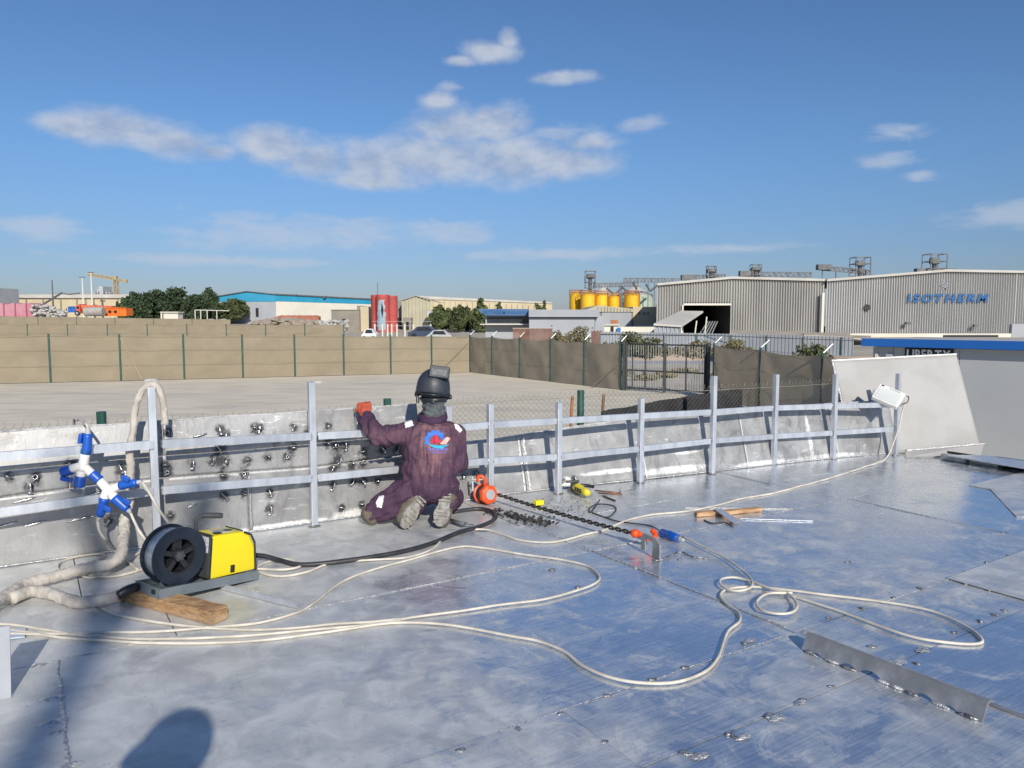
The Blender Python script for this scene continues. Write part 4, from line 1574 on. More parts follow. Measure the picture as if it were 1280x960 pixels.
# ------------------------------------------------------------------ wood offcuts and blade
woods = []
for (p, q, wd, ht, lb) in (((869, 643), (905, 640), .055, .03, 'left pale timber offcut under the blue grey metal strip'), ((903, 641), (950, 636), .05, .03, 'right pale splintered timber offcut beside the blue grey strip')):
    bm = BM()
    beam(bm, D(*p, ht / 2 + .001), D(*q, ht / 2 + .001), wd, ht)
    bmesh.ops.subdivide_edges(bm, edges=bm.edges, cuts=4, use_grid_fill=True)
    for v in bm.verts:
        v.co += V((noise.noise(v.co * 15), noise.noise(v.co * 15 + V((5, 0, 0))), .6 * noise.noise(v.co * 12 + V((0, 5, 0))))) * .012
        v.co.z = max(.002, v.co.z)
    solo('timber_offcut', lb, 'timber', bm, 'wood2')
bm = BM()
prism(bm, [D(893, 637, .045), D(901, 636, .045), D(926, 652, .006), D(918, 655, .006)], (0, 0, .004))
solo('metal_strip', 'blue grey metal strip resting across the two timber offcuts', 'metal strip', bm, 'alu')
bm = BM()
tube(bm, spline([D(880, 650, .004), D(890, 654, .004), D(905, 653, .004), D(916, 657, .004)], .02), .005, 6)
solo('wire_end', 'short dark curl of wire in front of the timber offcuts', 'wire', bm, 'blackcable', None, True)
bm = BM()
beam(bm, D(856, 634, .004), D(990, 636, .004), .012, .006)
solo('thin_rod', 'long thin grey rod lying behind the timber offcuts', 'rod', bm, 'alu_dull')
bm = BM()
beam(bm, D(925, 648, .004), D(1016, 651, .004), .014, .006)
solo('thin_rod', 'long thin bright rod lying right of the timber offcuts', 'rod', bm, 'alu')

# ------------------------------------------------------------------ blue and white splitters hung on the rail
DS = 4.56


def PS(px, py, d=DS):
    return W(px, py, d)


def seg_plug(parent, name, p, q, r0, r1, mat, ribs=False, gland=None):
    bm = BM()
    p, q = V(p), V(q)
    r0, r1 = r0 * .8, r1 * .8
    n = 6
    tube(bm, [p.lerp(q, i / n) for i in range(n + 1)], [r0 + (r1 - r0) * i / n + (.0025 if ribs and i % 2 else 0) for i in range(n + 1)], 16)
    return obj(name, bm, mat, parent, True)


s1 = thing('socket_splitter', 'upper white three way splitter with blue sockets hung on the top rail at left', 'socket splitter', PS(105, 608))
seg_plug(s1, 'plug', PS(110, 542), PS(108, 566), .030, .034, 'bluep', True)
seg_plug(s1, 'collar', PS(108, 562), PS(107, 567), .037, .037, 'signblue')
seg_plug(s1, 'gland', PS(110, 543), PS(110, 534), .022, .013, 'greyp')
bm = BM()
box(bm, PS(102, 548, DS - .005), (.02, .05, .06), Matrix.Rotation(.2, 3, 'Y'), .004)
obj('clip', bm, 'bluep', s1)
seg_plug(s1, 'branch', PS(107, 566), PS(103, 588), .034, .037, 'whitep')
seg_plug(s1, 'branch', PS(104, 582), PS(89, 586), .032, .032, 'whitep')
seg_plug(s1, 'branch', PS(103, 584), PS(101, 596), .033, .033, 'whitep')
seg_plug(s1, 'branch', PS(104, 582), PS(116, 593), .032, .030, 'whitep')
seg_plug(s1, 'socket', PS(90, 587), PS(78, 590), .036, .039, 'bluep', True)
seg_plug(s1, 'socket', PS(101, 595), PS(99, 608), .036, .039, 'bluep', True)
bm = BM()
box(bm, PS(83, 599, DS - .02), (.07, .02, .028), Matrix.Rotation(.2, 3, 'Y'), .005)
obj('socket_lid', bm, 'bluep', s1)
s2 = thing('socket_splitter', 'lower white three way splitter with three blue plugs hanging at the left post', 'socket splitter', PS(136, 650))
seg_plug(s2, 'plug', PS(115, 592), PS(125, 601), .036, .034, 'bluep', True)
seg_plug(s2, 'branch', PS(124, 600), PS(140, 618), .032, .036, 'whitep')
seg_plug(s2, 'branch', PS(136, 614), PS(150, 607), .03, .03, 'whitep')
seg_plug(s2, 'branch', PS(134, 613), PS(130, 624), .033, .034, 'whitep')
seg_plug(s2, 'branch', PS(136, 613), PS(144, 623), .034, .034, 'whitep')
seg_plug(s2, 'plug', PS(150, 607), PS(172, 603), .035, .028, 'bluep', True)
seg_plug(s2, 'plug', PS(131, 622), PS(125, 645), .036, .029, 'bluep', True)
seg_plug(s2, 'plug', PS(143, 622), PS(160, 637), .037, .029, 'bluep', True)
seg_plug(s2, 'gland', PS(172, 603), PS(177, 602), .018, .012, 'greyp')
seg_plug(s2, 'gland', PS(125, 645), PS(122, 651), .02, .011, 'greyp')
seg_plug(s2, 'gland', PS(160, 637), PS(163, 641), .02, .012, 'greyp')
for px, py in ((158, 627), (134, 636), (157, 598)):
    bm = BM()
    box(bm, PS(px, py, DS - .03), (.05, .02, .03), Matrix.Rotation(.5, 3, 'Y'), .004)
    obj('clip', bm, 'bluep', s2)
bm = BM()
tube(bm, spline([PS(95, 640, 5.4), PS(92, 535, 5.15), PS(97, 525, 4.96), PS(103, 526, 4.75), PS(108, 530, DS + .02), PS(110, 535, DS)], .02), .009, 8)
solo('power_cable', 'white cable coming over the wall top into the upper splitter', 'cable', bm, 'cable', None, True)
bm = BM()
tube(bm, spline([PS(122, 651), PS(124, 663), PS(131, 674), D(141, 686, .03), D(150, 694, .01), D(172, 712, .01)], .02), .008, 8)
solo('power_cable', 'white cable hanging from the lowest plug of the lower splitter', 'cable', bm, 'cable', None, True)
bm = BM()
tube(bm, spline([PS(163, 641), PS(168, 652), PS(174, 664, 4.5), PS(180, 672, 4.5), PS(190, 690, 4.55)], .02), .008, 8)
solo('power_cable', 'white cable hanging from the right lower plug down behind the spool', 'cable', bm, 'cable', None, True)
bm = BM()
tube(bm, spline([PS(177, 602), PS(186, 615, 4.5), PS(198, 636, 4.5), PS(212, 656, 4.55), PS(222, 676, 4.6), D(226, 690, .01)], .02), .008, 8)
solo('power_cable', 'white cable hanging across the left post from the right hand plug', 'cable', bm, 'cable', None, True)


# ------------------------------------------------------------------ people
def hullcap(bm, p, r0, q, r1):
    t = BM()
    for c, r in ((V(p), r0), (V(q), r1)):
        bmesh.ops.create_icosphere(t, subdivisions=2, radius=r, matrix=Matrix.Translation(c))
    res = bmesh.ops.convex_hull(t, input=t.verts)
    junk = list({g for g in res['geom_interior'] + res['geom_unused'] if isinstance(g, bmesh.types.BMVert)})
    bmesh.ops.delete(t, geom=junk, context='VERTS')
    me = bpy.data.meshes.new('tmp')
    t.to_mesh(me)
    t.free()
    bm.from_mesh(me)
    bpy.data.meshes.remove(me)


def ell(bm, c, r, R=None):
    R = R or Matrix.Identity(3)
    x = bmesh.ops.create_icosphere(bm, subdivisions=3, radius=1)
    for v in x['verts']:
        v.co = V(c) + R @ V((v.co.x * r[0], v.co.y * r[1], v.co.z * r[2]))


def blob(bm, vox, it=4, disp=None, fac=.5):
    """fuse overlapping closed shapes into one continuous skin"""
    me = bpy.data.meshes.new('tmp')
    bmesh.ops.recalc_face_normals(bm, faces=bm.faces)
    bm.to_mesh(me)
    bm.free()
    o = bpy.data.objects.new('tmp', me)
    COL.objects.link(o)
    m = o.modifiers.new('r', 'REMESH')
    m.mode = 'VOXEL'
    m.voxel_size = vox
    s = o.modifiers.new('s', 'SMOOTH')
    s.factor = fac
    s.iterations = it
    dg = bpy.context.evaluated_depsgraph_get()
    dg.update()
    ev = o.evaluated_get(dg)
    out = bpy.data.meshes.new_from_object(ev)
    bpy.data.objects.remove(o)
    bpy.data.meshes.remove(me)
    if disp:
        nn = [(v.co.copy(), v.normal.copy()) for v in out.vertices]
        for v, (c, n) in zip(out.vertices, nn):
            v.co = c + n * disp(c)
    return out


def link_blob(name, me, mat, parent):
    me.materials.clear()
    return link(name, me, mat, parent, True)


PB = V((-.60, 5.62, 0))
PO = V((.0, -.10, .02))
wk = thing('person', 'welder kneeling at the wall in a faded purple coverall and black welding helmet', 'person', PB)
hipL, hipR = V((-.70, 5.66, .28)), V((-.52, 5.67, .28))
kneeL, kneeR = V((-1.0, 5.60, .10)), V((-.46, 5.93, .12))
ankL, ankR = V((-.69, 5.60, .14)), V((-.465, 5.62, .15))
shL, shR = V((-.785, 5.70, .655)), V((-.420, 5.715, .645))
elL, wrL = V((-.965, 5.60, .645)), V((-1.075, 5.72, .760))
elR, wrR = V((-.392, 5.72, .43)), V((-.50, 5.98, .47))
bm = BM()
ell(bm, (-.605, 5.68, .29), (.215, .175, .155))
ell(bm, (-.60, 5.67, .40), (.212, .15, .17))
ell(bm, (-.60, 5.685, .545), (.218, .155, .20))
ell(bm, (-.60, 5.695, .655), (.205, .13, .105))
hullcap(bm, (-.59, 5.70, .68), .10, (-.585, 5.715, .765), .082)
hullcap(bm, shL + V((.06, 0, .02)), .085, shL, .082)
hullcap(bm, shR + V((-.06, 0, .02)), .085, shR, .078)
hullcap(bm, shL, .088, elL, .074)
hullcap(bm, elL, .074, wrL, .058)
hullcap(bm, shR, .083, elR, .068)
hullcap(bm, elR, .062, wrR, .048)
hullcap(bm, hipL, .125, kneeL, .082)
hullcap(bm, kneeL, .082, ankL, .068)
hullcap(bm, hipR, .115, kneeR, .085)
hullcap(bm, kneeR, .085, ankR + V((.01, 0, 0)), .062)
hullcap(bm, hipL + V((-.02, 0, -.02)), .11, kneeL.lerp(ankL, .5), .065)


def wrinkle(c):
    z = c.z
    w_ = .006 * noise.noise(V((c.x * 12, c.y * 12, c.z * 6)))
    w_ += .019 * (.25 - abs(noise.noise(V((c.x * 13 + c.z * 3, c.y * 13, c.z * 5.5 - c.x * 3)))))
    w_ += .010 * (.25 - abs(noise.noise(V((c.x * 27 - c.z * 8, c.y * 27, c.z * 13 + c.x * 6)))))
    # gathered waist and vertical folds above it
    g = math.exp(-((z - .335) / .03) ** 2)
    w_ -= .010 * g if abs(c.x + .6) < .24 and c.y < 5.75 else 0
    if abs(c.x + .6) < .22 and .2 < z < .5:
        w_ += .0065 * math.sin(c.x * 95 + 3 * noise.noise(V((c.x * 7, c.z * 9, 0)))) * math.exp(-((z - .36) / .09) ** 2)
    # ring folds on sleeves
    if c.x < -.84 and z > .5:
        w_ += .006 * math.sin((c.x * .8 + z * .9) * 80 + 4 * noise.noise(c * 9))
    # creases on the thigh
    if c.x < -.74 and z < .34:
        w_ += .006 * math.sin((c.x * .6 - z * 1.1) * 62 + 4 * noise.noise(c * 8))
    return w_


me_suit = blob(bm, .0080, 4, wrinkle)
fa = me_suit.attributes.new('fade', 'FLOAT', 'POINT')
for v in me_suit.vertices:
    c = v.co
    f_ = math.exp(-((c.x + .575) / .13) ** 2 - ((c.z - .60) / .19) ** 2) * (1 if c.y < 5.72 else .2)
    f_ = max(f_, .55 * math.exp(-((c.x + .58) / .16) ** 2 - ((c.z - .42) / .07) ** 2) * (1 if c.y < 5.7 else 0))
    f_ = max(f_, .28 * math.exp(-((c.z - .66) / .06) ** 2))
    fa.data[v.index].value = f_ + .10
suit_bvh = BVHTree.FromPolygons([v.co.copy() for v in me_suit.vertices], [tuple(p.vertices) for p in me_suit.polygons])
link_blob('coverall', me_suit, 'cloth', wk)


def project(poly2, origin, ax, ay, dirv, off=.003, res=.006):
    """lay a flat cut-out on the cloth: fill the outline with a fine grid and drop it along dirv"""
    xs = [p[0] for p in poly2]
    ys = [p[1] for p in poly2]

    def inside(x, y):
        c = False
        for (x0, y0), (x1, y1) in zip(poly2, poly2[1:] + poly2[:1]):
            if (y0 > y) != (y1 > y) and x < (x1 - x0) * (y - y0) / (y1 - y0) + x0:
                c = not c
        return c
    bm = BM()
    nx, ny = max(2, int((max(xs) - min(xs)) / res)), max(2, int((max(ys) - min(ys)) / res))
    cache = {}

    def vert(i, j):
        if (i, j) not in cache:
            x = min(xs) + (max(xs) - min(xs)) * i / nx
            y = min(ys) + (max(ys) - min(ys)) * j / ny
            o_ = origin + ax * x + ay * y
            h = suit_bvh.ray_cast(o_, dirv)
            cache[(i, j)] = bm.verts.new(h[0] - dirv * off) if h[0] is not None and h[3] < .6 else None
        return cache[(i, j)]
    for i in range(nx):
        for j in range(ny):
            x = min(xs) + (max(xs) - min(xs)) * (i + .5) / nx
            y = min(ys) + (max(ys) - min(ys)) * (j + .5) / ny
            if inside(x, y):
                q = [vert(i, j), vert(i + 1, j), vert(i + 1, j + 1), vert(i, j + 1)]
                if all(q):
                    bm.faces.new(q)
    return bm


def patch(name, px, py, poly, mat, res=.005, off=.003):
    """poly in photo pixels about (px, py), y down"""
    px, py = 640 + (px - 640) * .982, 398 + (py - 398) * .982
    k_ = 5.55 / 960
    dirv = ray(px, py).normalized()
    ax = V((1, 0, 0))
    ay = V((0, 0, -1))
    o_ = W(px, py, 5.3)
    bm = project([(x * k_, y * k_) for x, y in poly], o_, ax, ay, dirv, off, res)
    return obj(name, bm, mat, wk, True)


patch('reflective_patch', 511, 528, [(-7, -5), (3, -7), (6, 4), (-4, 7)], 'reflect')
patch('reflective_patch', 572, 534, [(-5, -8), (1, -3), (6, 4), (3, 7), (-3, 1)], 'reflect')
patch('reflective_band', 474, 628, [(0, -8), (6, -9), (5, -2), (3, 7), (-3, 6), (-4, 0)], 'reflect')
patch('reflective_patch', 496, 592, [(-3, 4), (1, -5), (4, -1), (1, 1)], 'reflect')
patch('reflective_patch', 575, 610, [(-2, -3), (2, -2), (2, 3), (-1, 2)], 'reflect')
# emblem: blue toothed arc, red peak, peach shape, cyan swoosh, faint lines of lettering
R_, r_ = 13.0, 8.0
arc = []
for k in range(25):
    t = math.radians(200 - 185 * k / 24)
    rr_ = R_ * (1.08 if k % 4 < 2 else .93)
    arc.append((rr_ * math.cos(t), -rr_ * math.sin(t)))
for k in range(24, -1, -1):
    t = math.radians(200 - 185 * k / 24)
    arc.append((r_ * math.cos(t) + .5, -r_ * math.sin(t) + 1))
patch('emblem_arc', 544, 551, arc, 'eblue', .0025, .0035)
patch('emblem_peak', 545, 550, [(-7, 4), (-1, -8), (5, 1), (9, 4)], 'ered', .0025, .005)
patch('emblem_flare', 557, 551, [(-7, 4), (-2, -2), (2, -5), (6, -3), (3, 1), (0, 5)], 'epink', .0025, .006)
patch('emblem_swoosh', 547, 557, [(-13, -2), (0, 0), (8, 0), (15, -2), (6, 4), (-4, 3)], 'ecyan', .0025, .0075)
for y_, x0_, x1_, h_ in ((560.5, -13, 11, 3.0), (565, -9, 9, 1.5)):
    x = x0_
    i = 0
    while x < x1_:
        wd = .9 + .9 * ((i * 37) % 5) / 4
        patch('emblem_lettering', 547 + x, y_ + abs(x) * -.03, [(0, 0), (wd, 0), (wd, h_), (0, h_)], 'eviolet', .0025, .0045)
        x += wd + .6
        i += 1
# sewn details of the coverall: yoke seam, pleat lines, waistband, hanger loop
for pts in ([(520, 528), (532, 531), (545, 532), (558, 531), (570, 528)], [(527, 532), (524, 560), (520, 596)], [(564, 532), (566, 560), (566, 596)],
            [(508, 604), (525, 608), (545, 609), (565, 608), (578, 603)], [(537, 524), (536, 531)], [(552, 524), (553, 531)]):
    for (xa, ya), (xb, yb) in zip(pts, pts[1:]):
        dx, dy = xb - xa, yb - ya
        l_ = math.hypot(dx, dy)
        nx_, ny_ = -dy / l_ * .45, dx / l_ * .45
        patch('seam', xa, ya, [(nx_, ny_), (dx + nx_, dy + ny_), (dx - nx_, dy - ny_), (-nx_, -ny_)], 'seamcloth', .0022, .002)
for p_, q_, r_ in ((elL, wrL, .060), (kneeL, ankL, .074)):
    bm = BM()
    e_ = q_ - (q_ - p_).normalized() * .012
    lathe(bm, [(-.022, r_), (-.018, r_ + .005), (.010, r_ + .006), (.016, r_)], e_, q_ - p_, 22)
    for v in bm.verts:
        v.co += V((noise.noise(v.co * 40), noise.noise(v.co * 40 + V((5, 0, 0))), noise.noise(v.co * 40 + V((0, 5, 0))))) * .004
    obj('cuff', bm, 'cloth', wk, True)
# collar
bm = BM()
cc = V((-.585, 5.715, .775))
tube(bm, [cc + V((0.094 * math.cos(t), .094 * math.sin(t), .0 + .012 * math.sin(t))) for t in [2 * PI * k / 24 for k in range(24)]], .018, 8, closed=True)
for v in bm.verts:
    v.co.z = cc.z + (v.co.z - cc.z) * 1.7
obj('collar', bm, 'cloth', wk, True)
# head wrapped in grey cloth, with a face turned to the wall
bm = BM()
hcn = V((-.575, 5.735, .925))
ell(bm, hcn, (.090, .10, .118))
ell(bm, hcn + V((0, .035, -.06)), (.062, .07, .07))
hullcap(bm, (-.583, 5.715, .74), .090, (-.577, 5.725, .87), .084)
hullcap(bm, hcn + V((0, .095, .0)), .012, hcn + V((0, .118, -.025)), .016)
hullcap(bm, hcn + V((-.025, .10, -.065)), .012, hcn + V((.025, .10, -.065)), .012)
for s in (-1, 1):
    ell(bm, hcn + V((s * .035, .088, .012)), (.017, .012, .012))
    ell(bm, hcn + V((s * .085, .0, -.012)), (.012, .022, .034))
me_ = blob(bm, .007, 3, lambda c: .004 * noise.noise(V((c.x * 20, c.y * 20, c.z * 45))) + (.005 * math.sin((c.z + .5 * c.x) * 130 + 3 * noise.noise(c * 12)) if c.z < .88 else 0))
link_blob('head', me_, 'hood', wk)
bm = BM()
tube(bm, [hcn + V((.095 * math.cos(t), .108 * math.sin(t), -.012)) for t in [2 * PI * k / 28 for k in range(28)]], .014, 8, closed=True)
box(bm, hcn + V((0, -.11, -.018)), (.03, .016, .032), bevel=.004)
obj('goggle_strap', bm, 'black', wk, True)
# welding helmet: shell open below and in front, tipped up
bm = BM()
hsc = V((-.578, 5.72, 1.0))
Rh = Matrix.Rotation(math.radians(12), 3, 'X') @ Matrix.Rotation(math.radians(6), 3, 'Y')
seg, rows_ = 40, 16
vs = []
for j in range(rows_ + 1):
    ph = (PI * .60) * j / rows_
    row = []
    for k in range(seg):
        t = 2 * PI * k / seg
        b_ = 1.0 + .06 * math.cos(2 * t)
        p = V((.122 * math.sin(ph) * math.cos(t), .142 * math.sin(ph) * math.sin(t), .135 * math.cos(ph)))
        if ph > PI / 2:
            back = max(0, -math.sin(t)) ** 3
            p.z = p.z * (1 - .55 * back) + (.01 if abs(math.cos(t)) < .7 else -.025 * (ph - PI / 2))
            p.x *= 1.03
        row.append(bm.verts.new(hsc + Rh @ p))
    vs.append(row)
for j in range(rows_):
    for k in range(seg):
        if j == 0:
            if k == 0:
                pass
        bm.faces.new((vs[j][k], vs[j][(k + 1) % seg], vs[j + 1][(k + 1) % seg], vs[j + 1][k]))
bmesh.ops.remove_doubles(bm, verts=bm.verts, dist=.0008)
o = obj('welding_helmet', bm, 'helmet', wk, True)
md = o.modifiers.new('thickness', 'SOLIDIFY')
md.thickness = .005
hel = o
MAT[hel.name] = MAT[wk.name]
bm = BM()
tube(bm, [v_ for v_ in [hsc + Rh @ V((.124 * math.cos(t), .143 * math.sin(t), -.045 + .03 * max(0, -math.sin(t)))) for t in [2 * PI * k / 40 for k in range(40)]]], .006, 6, closed=True)
obj('rim', bm, 'black', hel, True)
lb_ = W(640 + (549 - 640) * .982, 398 + 68 * .982, 5.60)
Rl = Matrix.Rotation(math.radians(7), 3, 'Y') @ Matrix.Rotation(math.radians(-14), 3, 'X')
bm = BM()
box(bm, lb_ + V((0, .03, 0)), (.142, .075, .085), Rl, .006)
obj('lens_box', bm, 'helmet', hel)
bm = BM()
box(bm, lb_ + Rl @ V((0, -.0085, .002)), (.112, .006, .05), Rl, .002)
obj('lens', bm, 'lens', hel)
for s, zz in ((-1, .02), (1, .0)):
    bm = BM()
    lathe(bm, [(0, .018), (.018, .018), (.024, .012)], hsc + V((s * .112, -.01, -.075 + zz)), (s, 0, 0), 12)
    obj('headband_knob', bm, 'black', hel, True)
bm = BM()
for x in (-.118, -.104):
    beam(bm, hsc + V((x, -.06, -.04)), hsc + V((x + .004, -.06, -.115)), .008, .012)
tube(bm, spline([hsc + V((.115, -.02, -.07)), hsc + V((.07, -.1, -.05)), hsc + V((0, -.125, -.045)), hsc + V((-.07, -.1, -.05)), hsc + V((-.115, -.02, -.06))], .015), .007, 6)
obj('headband', bm, 'black', hel, True)


def glove(name, wrist, palm_c, fdir, side, curl, mat):
    """palm, four unequal bent fingers and a thumb fused into one skin; fingers bend towards curl"""
    bm = BM()
    fdir, side, curl = fdir.normalized(), side.normalized(), curl.normalized()
    hullcap(bm, wrist, .046, palm_c - fdir * .03, .036)
    for s in (-1.5, -.5, .5, 1.5):
        base = palm_c + side * (s * .025) + fdir * .035
        hullcap(bm, palm_c + side * (s * .018) - fdir * .04, .022, base, .0175)
        ln = .040 - .005 * abs(s - .5)
        k1 = base + (fdir * .9 + curl * .45).normalized() * ln
        k2 = k1 + (fdir * .25 + curl).normalized() * ln * .85
        k3 = k2 + (curl * .9 - fdir * .45).normalized() * ln * .7
        hullcap(bm, base, .0155, k1, .0145)
        hullcap(bm, k1, .0145, k2, .0130)
        hullcap(bm, k2, .0130, k3, .0115)
    tb_ = palm_c - fdir * .02 - side * .03
    t1 = tb_ - side * .028 + fdir * .02 + curl * .012
    t2 = t1 + fdir * .032 + curl * .016
    hullcap(bm, tb_, .02, t1, .0165)
    hullcap(bm, t1, .0165, t2, .0135)
    return link_blob(name, blob(bm, .0040, 1, lambda c: .0015 * noise.noise(c * 60)), mat, wk)


glove('glove', wrL + V((0, 0, .015)), V((-1.10, 5.79, .835)), V((-.12, .45, .35)), V((1, .1, .1)), V((.05, .55, -.8)), 'orangeglove')
glove('glove', wrR, V((-.53, 6.06, .47)), V((-.3, .9, -.1)), V((-.3, -.1, 1)), V((-.9, -.2, 0)), 'orangeglove')


def boot(toe, heel, ank, face):
    ax = (heel - toe)
    Ln = ax.length
    ax.normalize()
    face = V(face)
    nrm_ = face - ax * face.dot(ax)
    nrm_.normalize()                              # direction the sole looks
    sd_ = ax.cross(nrm_).normalized()
    R = Matrix((sd_, ax, nrm_)).transposed()
    c = toe.lerp(heel, .5)
    bm = BM()
    out = []
    for k in range(40):
        t = 2 * PI * k / 40
        y = math.sin(t) * (Ln / 2 + .025)
        s = y / (Ln / 2)
        wd = .050 + .012 * math.exp(-((s + .45) / .45) ** 2) - .010 * math.exp(-((s - .25) / .3) ** 2)
        out.append((math.copysign(abs(math.cos(t)) ** .7, math.cos(t)) * wd, y))
    prism(bm, [c + R @ V((x, y, .0)) for x, y in out], nrm_ * .022)
    for i in range(9):                            # tread bars and heel block
        y = -Ln / 2 + Ln * i / 8
        if i == 5:
            continue
        box(bm, c + R @ V((0, y, .026 if i < 6 else .030)), ((.094 if i < 5 else .080), .013, .008 if i < 6 else .016), R)
    obj('boot_sole', bm, 'sole', wk)
    bm = BM()
    hullcap(bm, toe + ax * .045 - nrm_ * .045, .052, c - nrm_ * .05, .054)
    hullcap(bm, c - nrm_ * .05, .054, heel - ax * .02 - nrm_ * .045, .050)
    hullcap(bm, heel - ax * .03 - nrm_ * .06, .058, ank, .068)
    link_blob('boot', blob(bm, .007, 3, lambda q: .003 * noise.noise(q * 30) + .002 * math.sin(q.z * 160 + 5 * noise.noise(q * 14))), 'boot', wk)


boot(V((-.775, 5.46, .04)), V((-.655, 5.58, .225)), ankL + V((-.02, 0, .02)), (.62, -.78, -.1))
boot(V((-.512, 5.475, .04)), V((-.475, 5.60, .215)), ankR + V((.0, 0, .02)), (-.22, -.97, 0))
# knee pad showing at the left knee
bm = BM()
hullcap(bm, kneeL + V((-.035, -.01, -.015)), .068, kneeL + V((-.02, -.01, -.05)), .05)
link_blob('knee_pad', blob(bm, .007, 3), 'boot', wk)
wk.location.y -= .10


# the person taking the picture stands behind the camera; only the shadow shows
pg = thing('person', 'standing person holding up a phone, behind the viewpoint, seen only as a shadow', 'person', (-.24, -.42, 0))
bm = BM()
o_ = V((-.24, -.42, 0))
ell(bm, o_ + V((0, 0, 1.62)), (.08, .10, .125))
ell(bm, o_ + V((0, .0, 1.64)), (.125, .155, .125))
ell(bm, o_ + V((-.03, .02, 1.60)), (.15, .17, .03))
hullcap(bm, o_ + V((0, 0, 1.40)), .06, o_ + V((0, 0, 1.54)), .055)
ell(bm, o_ + V((0, 0, 1.18)), (.19, .12, .27))
ell(bm, o_ + V((0, 0, .95)), (.17, .12, .16))
for s in (-1, 1):
    hullcap(bm, o_ + V((s * .10, 0, .9)), .085, o_ + V((s * .11, .01, .48)), .06)
    hullcap(bm, o_ + V((s * .11, .01, .48)), .06, o_ + V((s * .12, -.02, .09)), .045)
    hullcap(bm, o_ + V((s * .12, -.03, .05)), .045, o_ + V((s * .13, .15, .035)), .035)
    hullcap(bm, o_ + V((s * .19, 0, 1.36)), .06, o_ + V((s * .26, .1, 1.14)), .045)
hullcap(bm, o_ + V((-.26, .1, 1.14)), .045, o_ + V((.0, .25, 1.33)), .035)
hullcap(bm, o_ + V((.26, .1, 1.14)), .045, o_ + V((.22, .27, 1.36)), .035)
link_blob('body', blob(bm, .014, 4), 'trousers', pg)
# forked pole added unseen behind the viewpoint to cast the forked shadow at left
ms = thing('shadow_pole', 'forked pole added unseen behind the viewpoint to cast the forked shadow', 'shadow caster', (2.91, -12.0, ZG))
bm = BM()
b0 = V((2.91, -12.0, 0))
tube(bm, [b0 + V((0, 0, ZG)), b0 + V((0, 0, 8.45))], .095, 10)
obj('pole', bm, 'steel', ms)
for s in (-1, 1):
    bm = BM()
    tube(bm, [b0 + V((0, 0, 8.4)), b0 + V((s * .42, 0, 9.7))], .08, 8)
    obj('arm', bm, 'steel', ms)
#BACKGROUND#
# ------------------------------------------------------------------ near chain-link fence
NF = [(-7, 3.9), (-3.4, 5.45), (-1.05, 6.55), (.65, 7.30), (3.2, 8.55), (5.6, 9.9)]
ZT = .78


def zdrop(s):
    return -.045 * min(1, max(0, (7.6 - s) / 2.0))


nf = thing('chain_link_fence', 'low chain link fence with barbed top running just behind the aluminium parapet', 'fence', (0, 7.0, ZG))
bm = BM()
tot = [0]
for a, b in zip(NF, NF[1:]):
    tot.append(tot[-1] + math.dist(a, b))


def nfp(s, z):
    for i in range(len(NF) - 1):
        if s <= tot[i + 1] or i == len(NF) - 2:
            t = (s - tot[i]) / (tot[i + 1] - tot[i])
            return V((NF[i][0] + (NF[i + 1][0] - NF[i][0]) * t, NF[i][1] + (NF[i + 1][1] - NF[i][1]) * t, z + zdrop(s)))


def thin(bm, pts, r):
    """three sided wire"""
    prev = None
    for i, p in enumerate(pts):
        d = (pts[min(i + 1, len(pts) - 1)] - pts[max(i - 1, 0)]).normalized()
        a, b = frame(d)
        ring = [bm.verts.new(p + a * (r * math.cos(t)) + b * (r * math.sin(t))) for t in (0, 2.094, 4.189)]
        if prev:
            for k in range(3):
                bm.faces.new((prev[k], prev[(k + 1) % 3], ring[(k + 1) % 3], ring[k]))
        prev = ring


PT = .027
nw_ = int(tot[-1] / PT)
nz = int((ZT - ZG) / PT) + 1
for i in range(nw_):
    pts = []
    for j in range(nz + 1):
        z = ZT - j * PT
        if z < ZG:
            break
        s = i * PT + (PT if (i + j) % 2 else 0)
        pts.append(nfp(s, z) + V((0, .003 * (j % 2), .005 * noise.noise(V((s * 2, z * 2, 0))))))
    thin(bm, pts, .0015)
    if i % 2:
        continue
    p = nfp(i * PT, ZT)
    thin(bm, [p, p + V((.004, 0, .012)), p + V((-.004 + .008 * (i % 3), 0, .02 + .008 * ((i * 7) % 4)))], .0022)
o = obj('wire_mesh', bm, 'wire', nf)
o['kind'] = 'stuff'
for z in (ZT - .03, ZT - .5, ZT - 1.0):
    bm = BM()
    thin(bm, [nfp(tot[-1] * i / 60, z) + V((0, -.004, 0)) for i in range(61)], .003)
    obj('tension_wire', bm, 'wire', nf)
for px in (120, 482, 722):
    for i in range(200):
        s = tot[-1] * i / 200
        p = nfp(s, 0)
        if 640 + p.x / p.y * 960 > px:
            break
    bm = BM()
    tube(bm, [V((p.x, p.y, ZG)), V((p.x, p.y, ZT + .035))], .034, 10)
    obj('post', bm, 'green', nf)
def nf_at(px):
    for i in range(400):
        s = tot[-1] * i / 400
        p = nfp(s, 0)
        if 640 + p.x / p.y * 960 > px:
            return s
    return tot[-1]


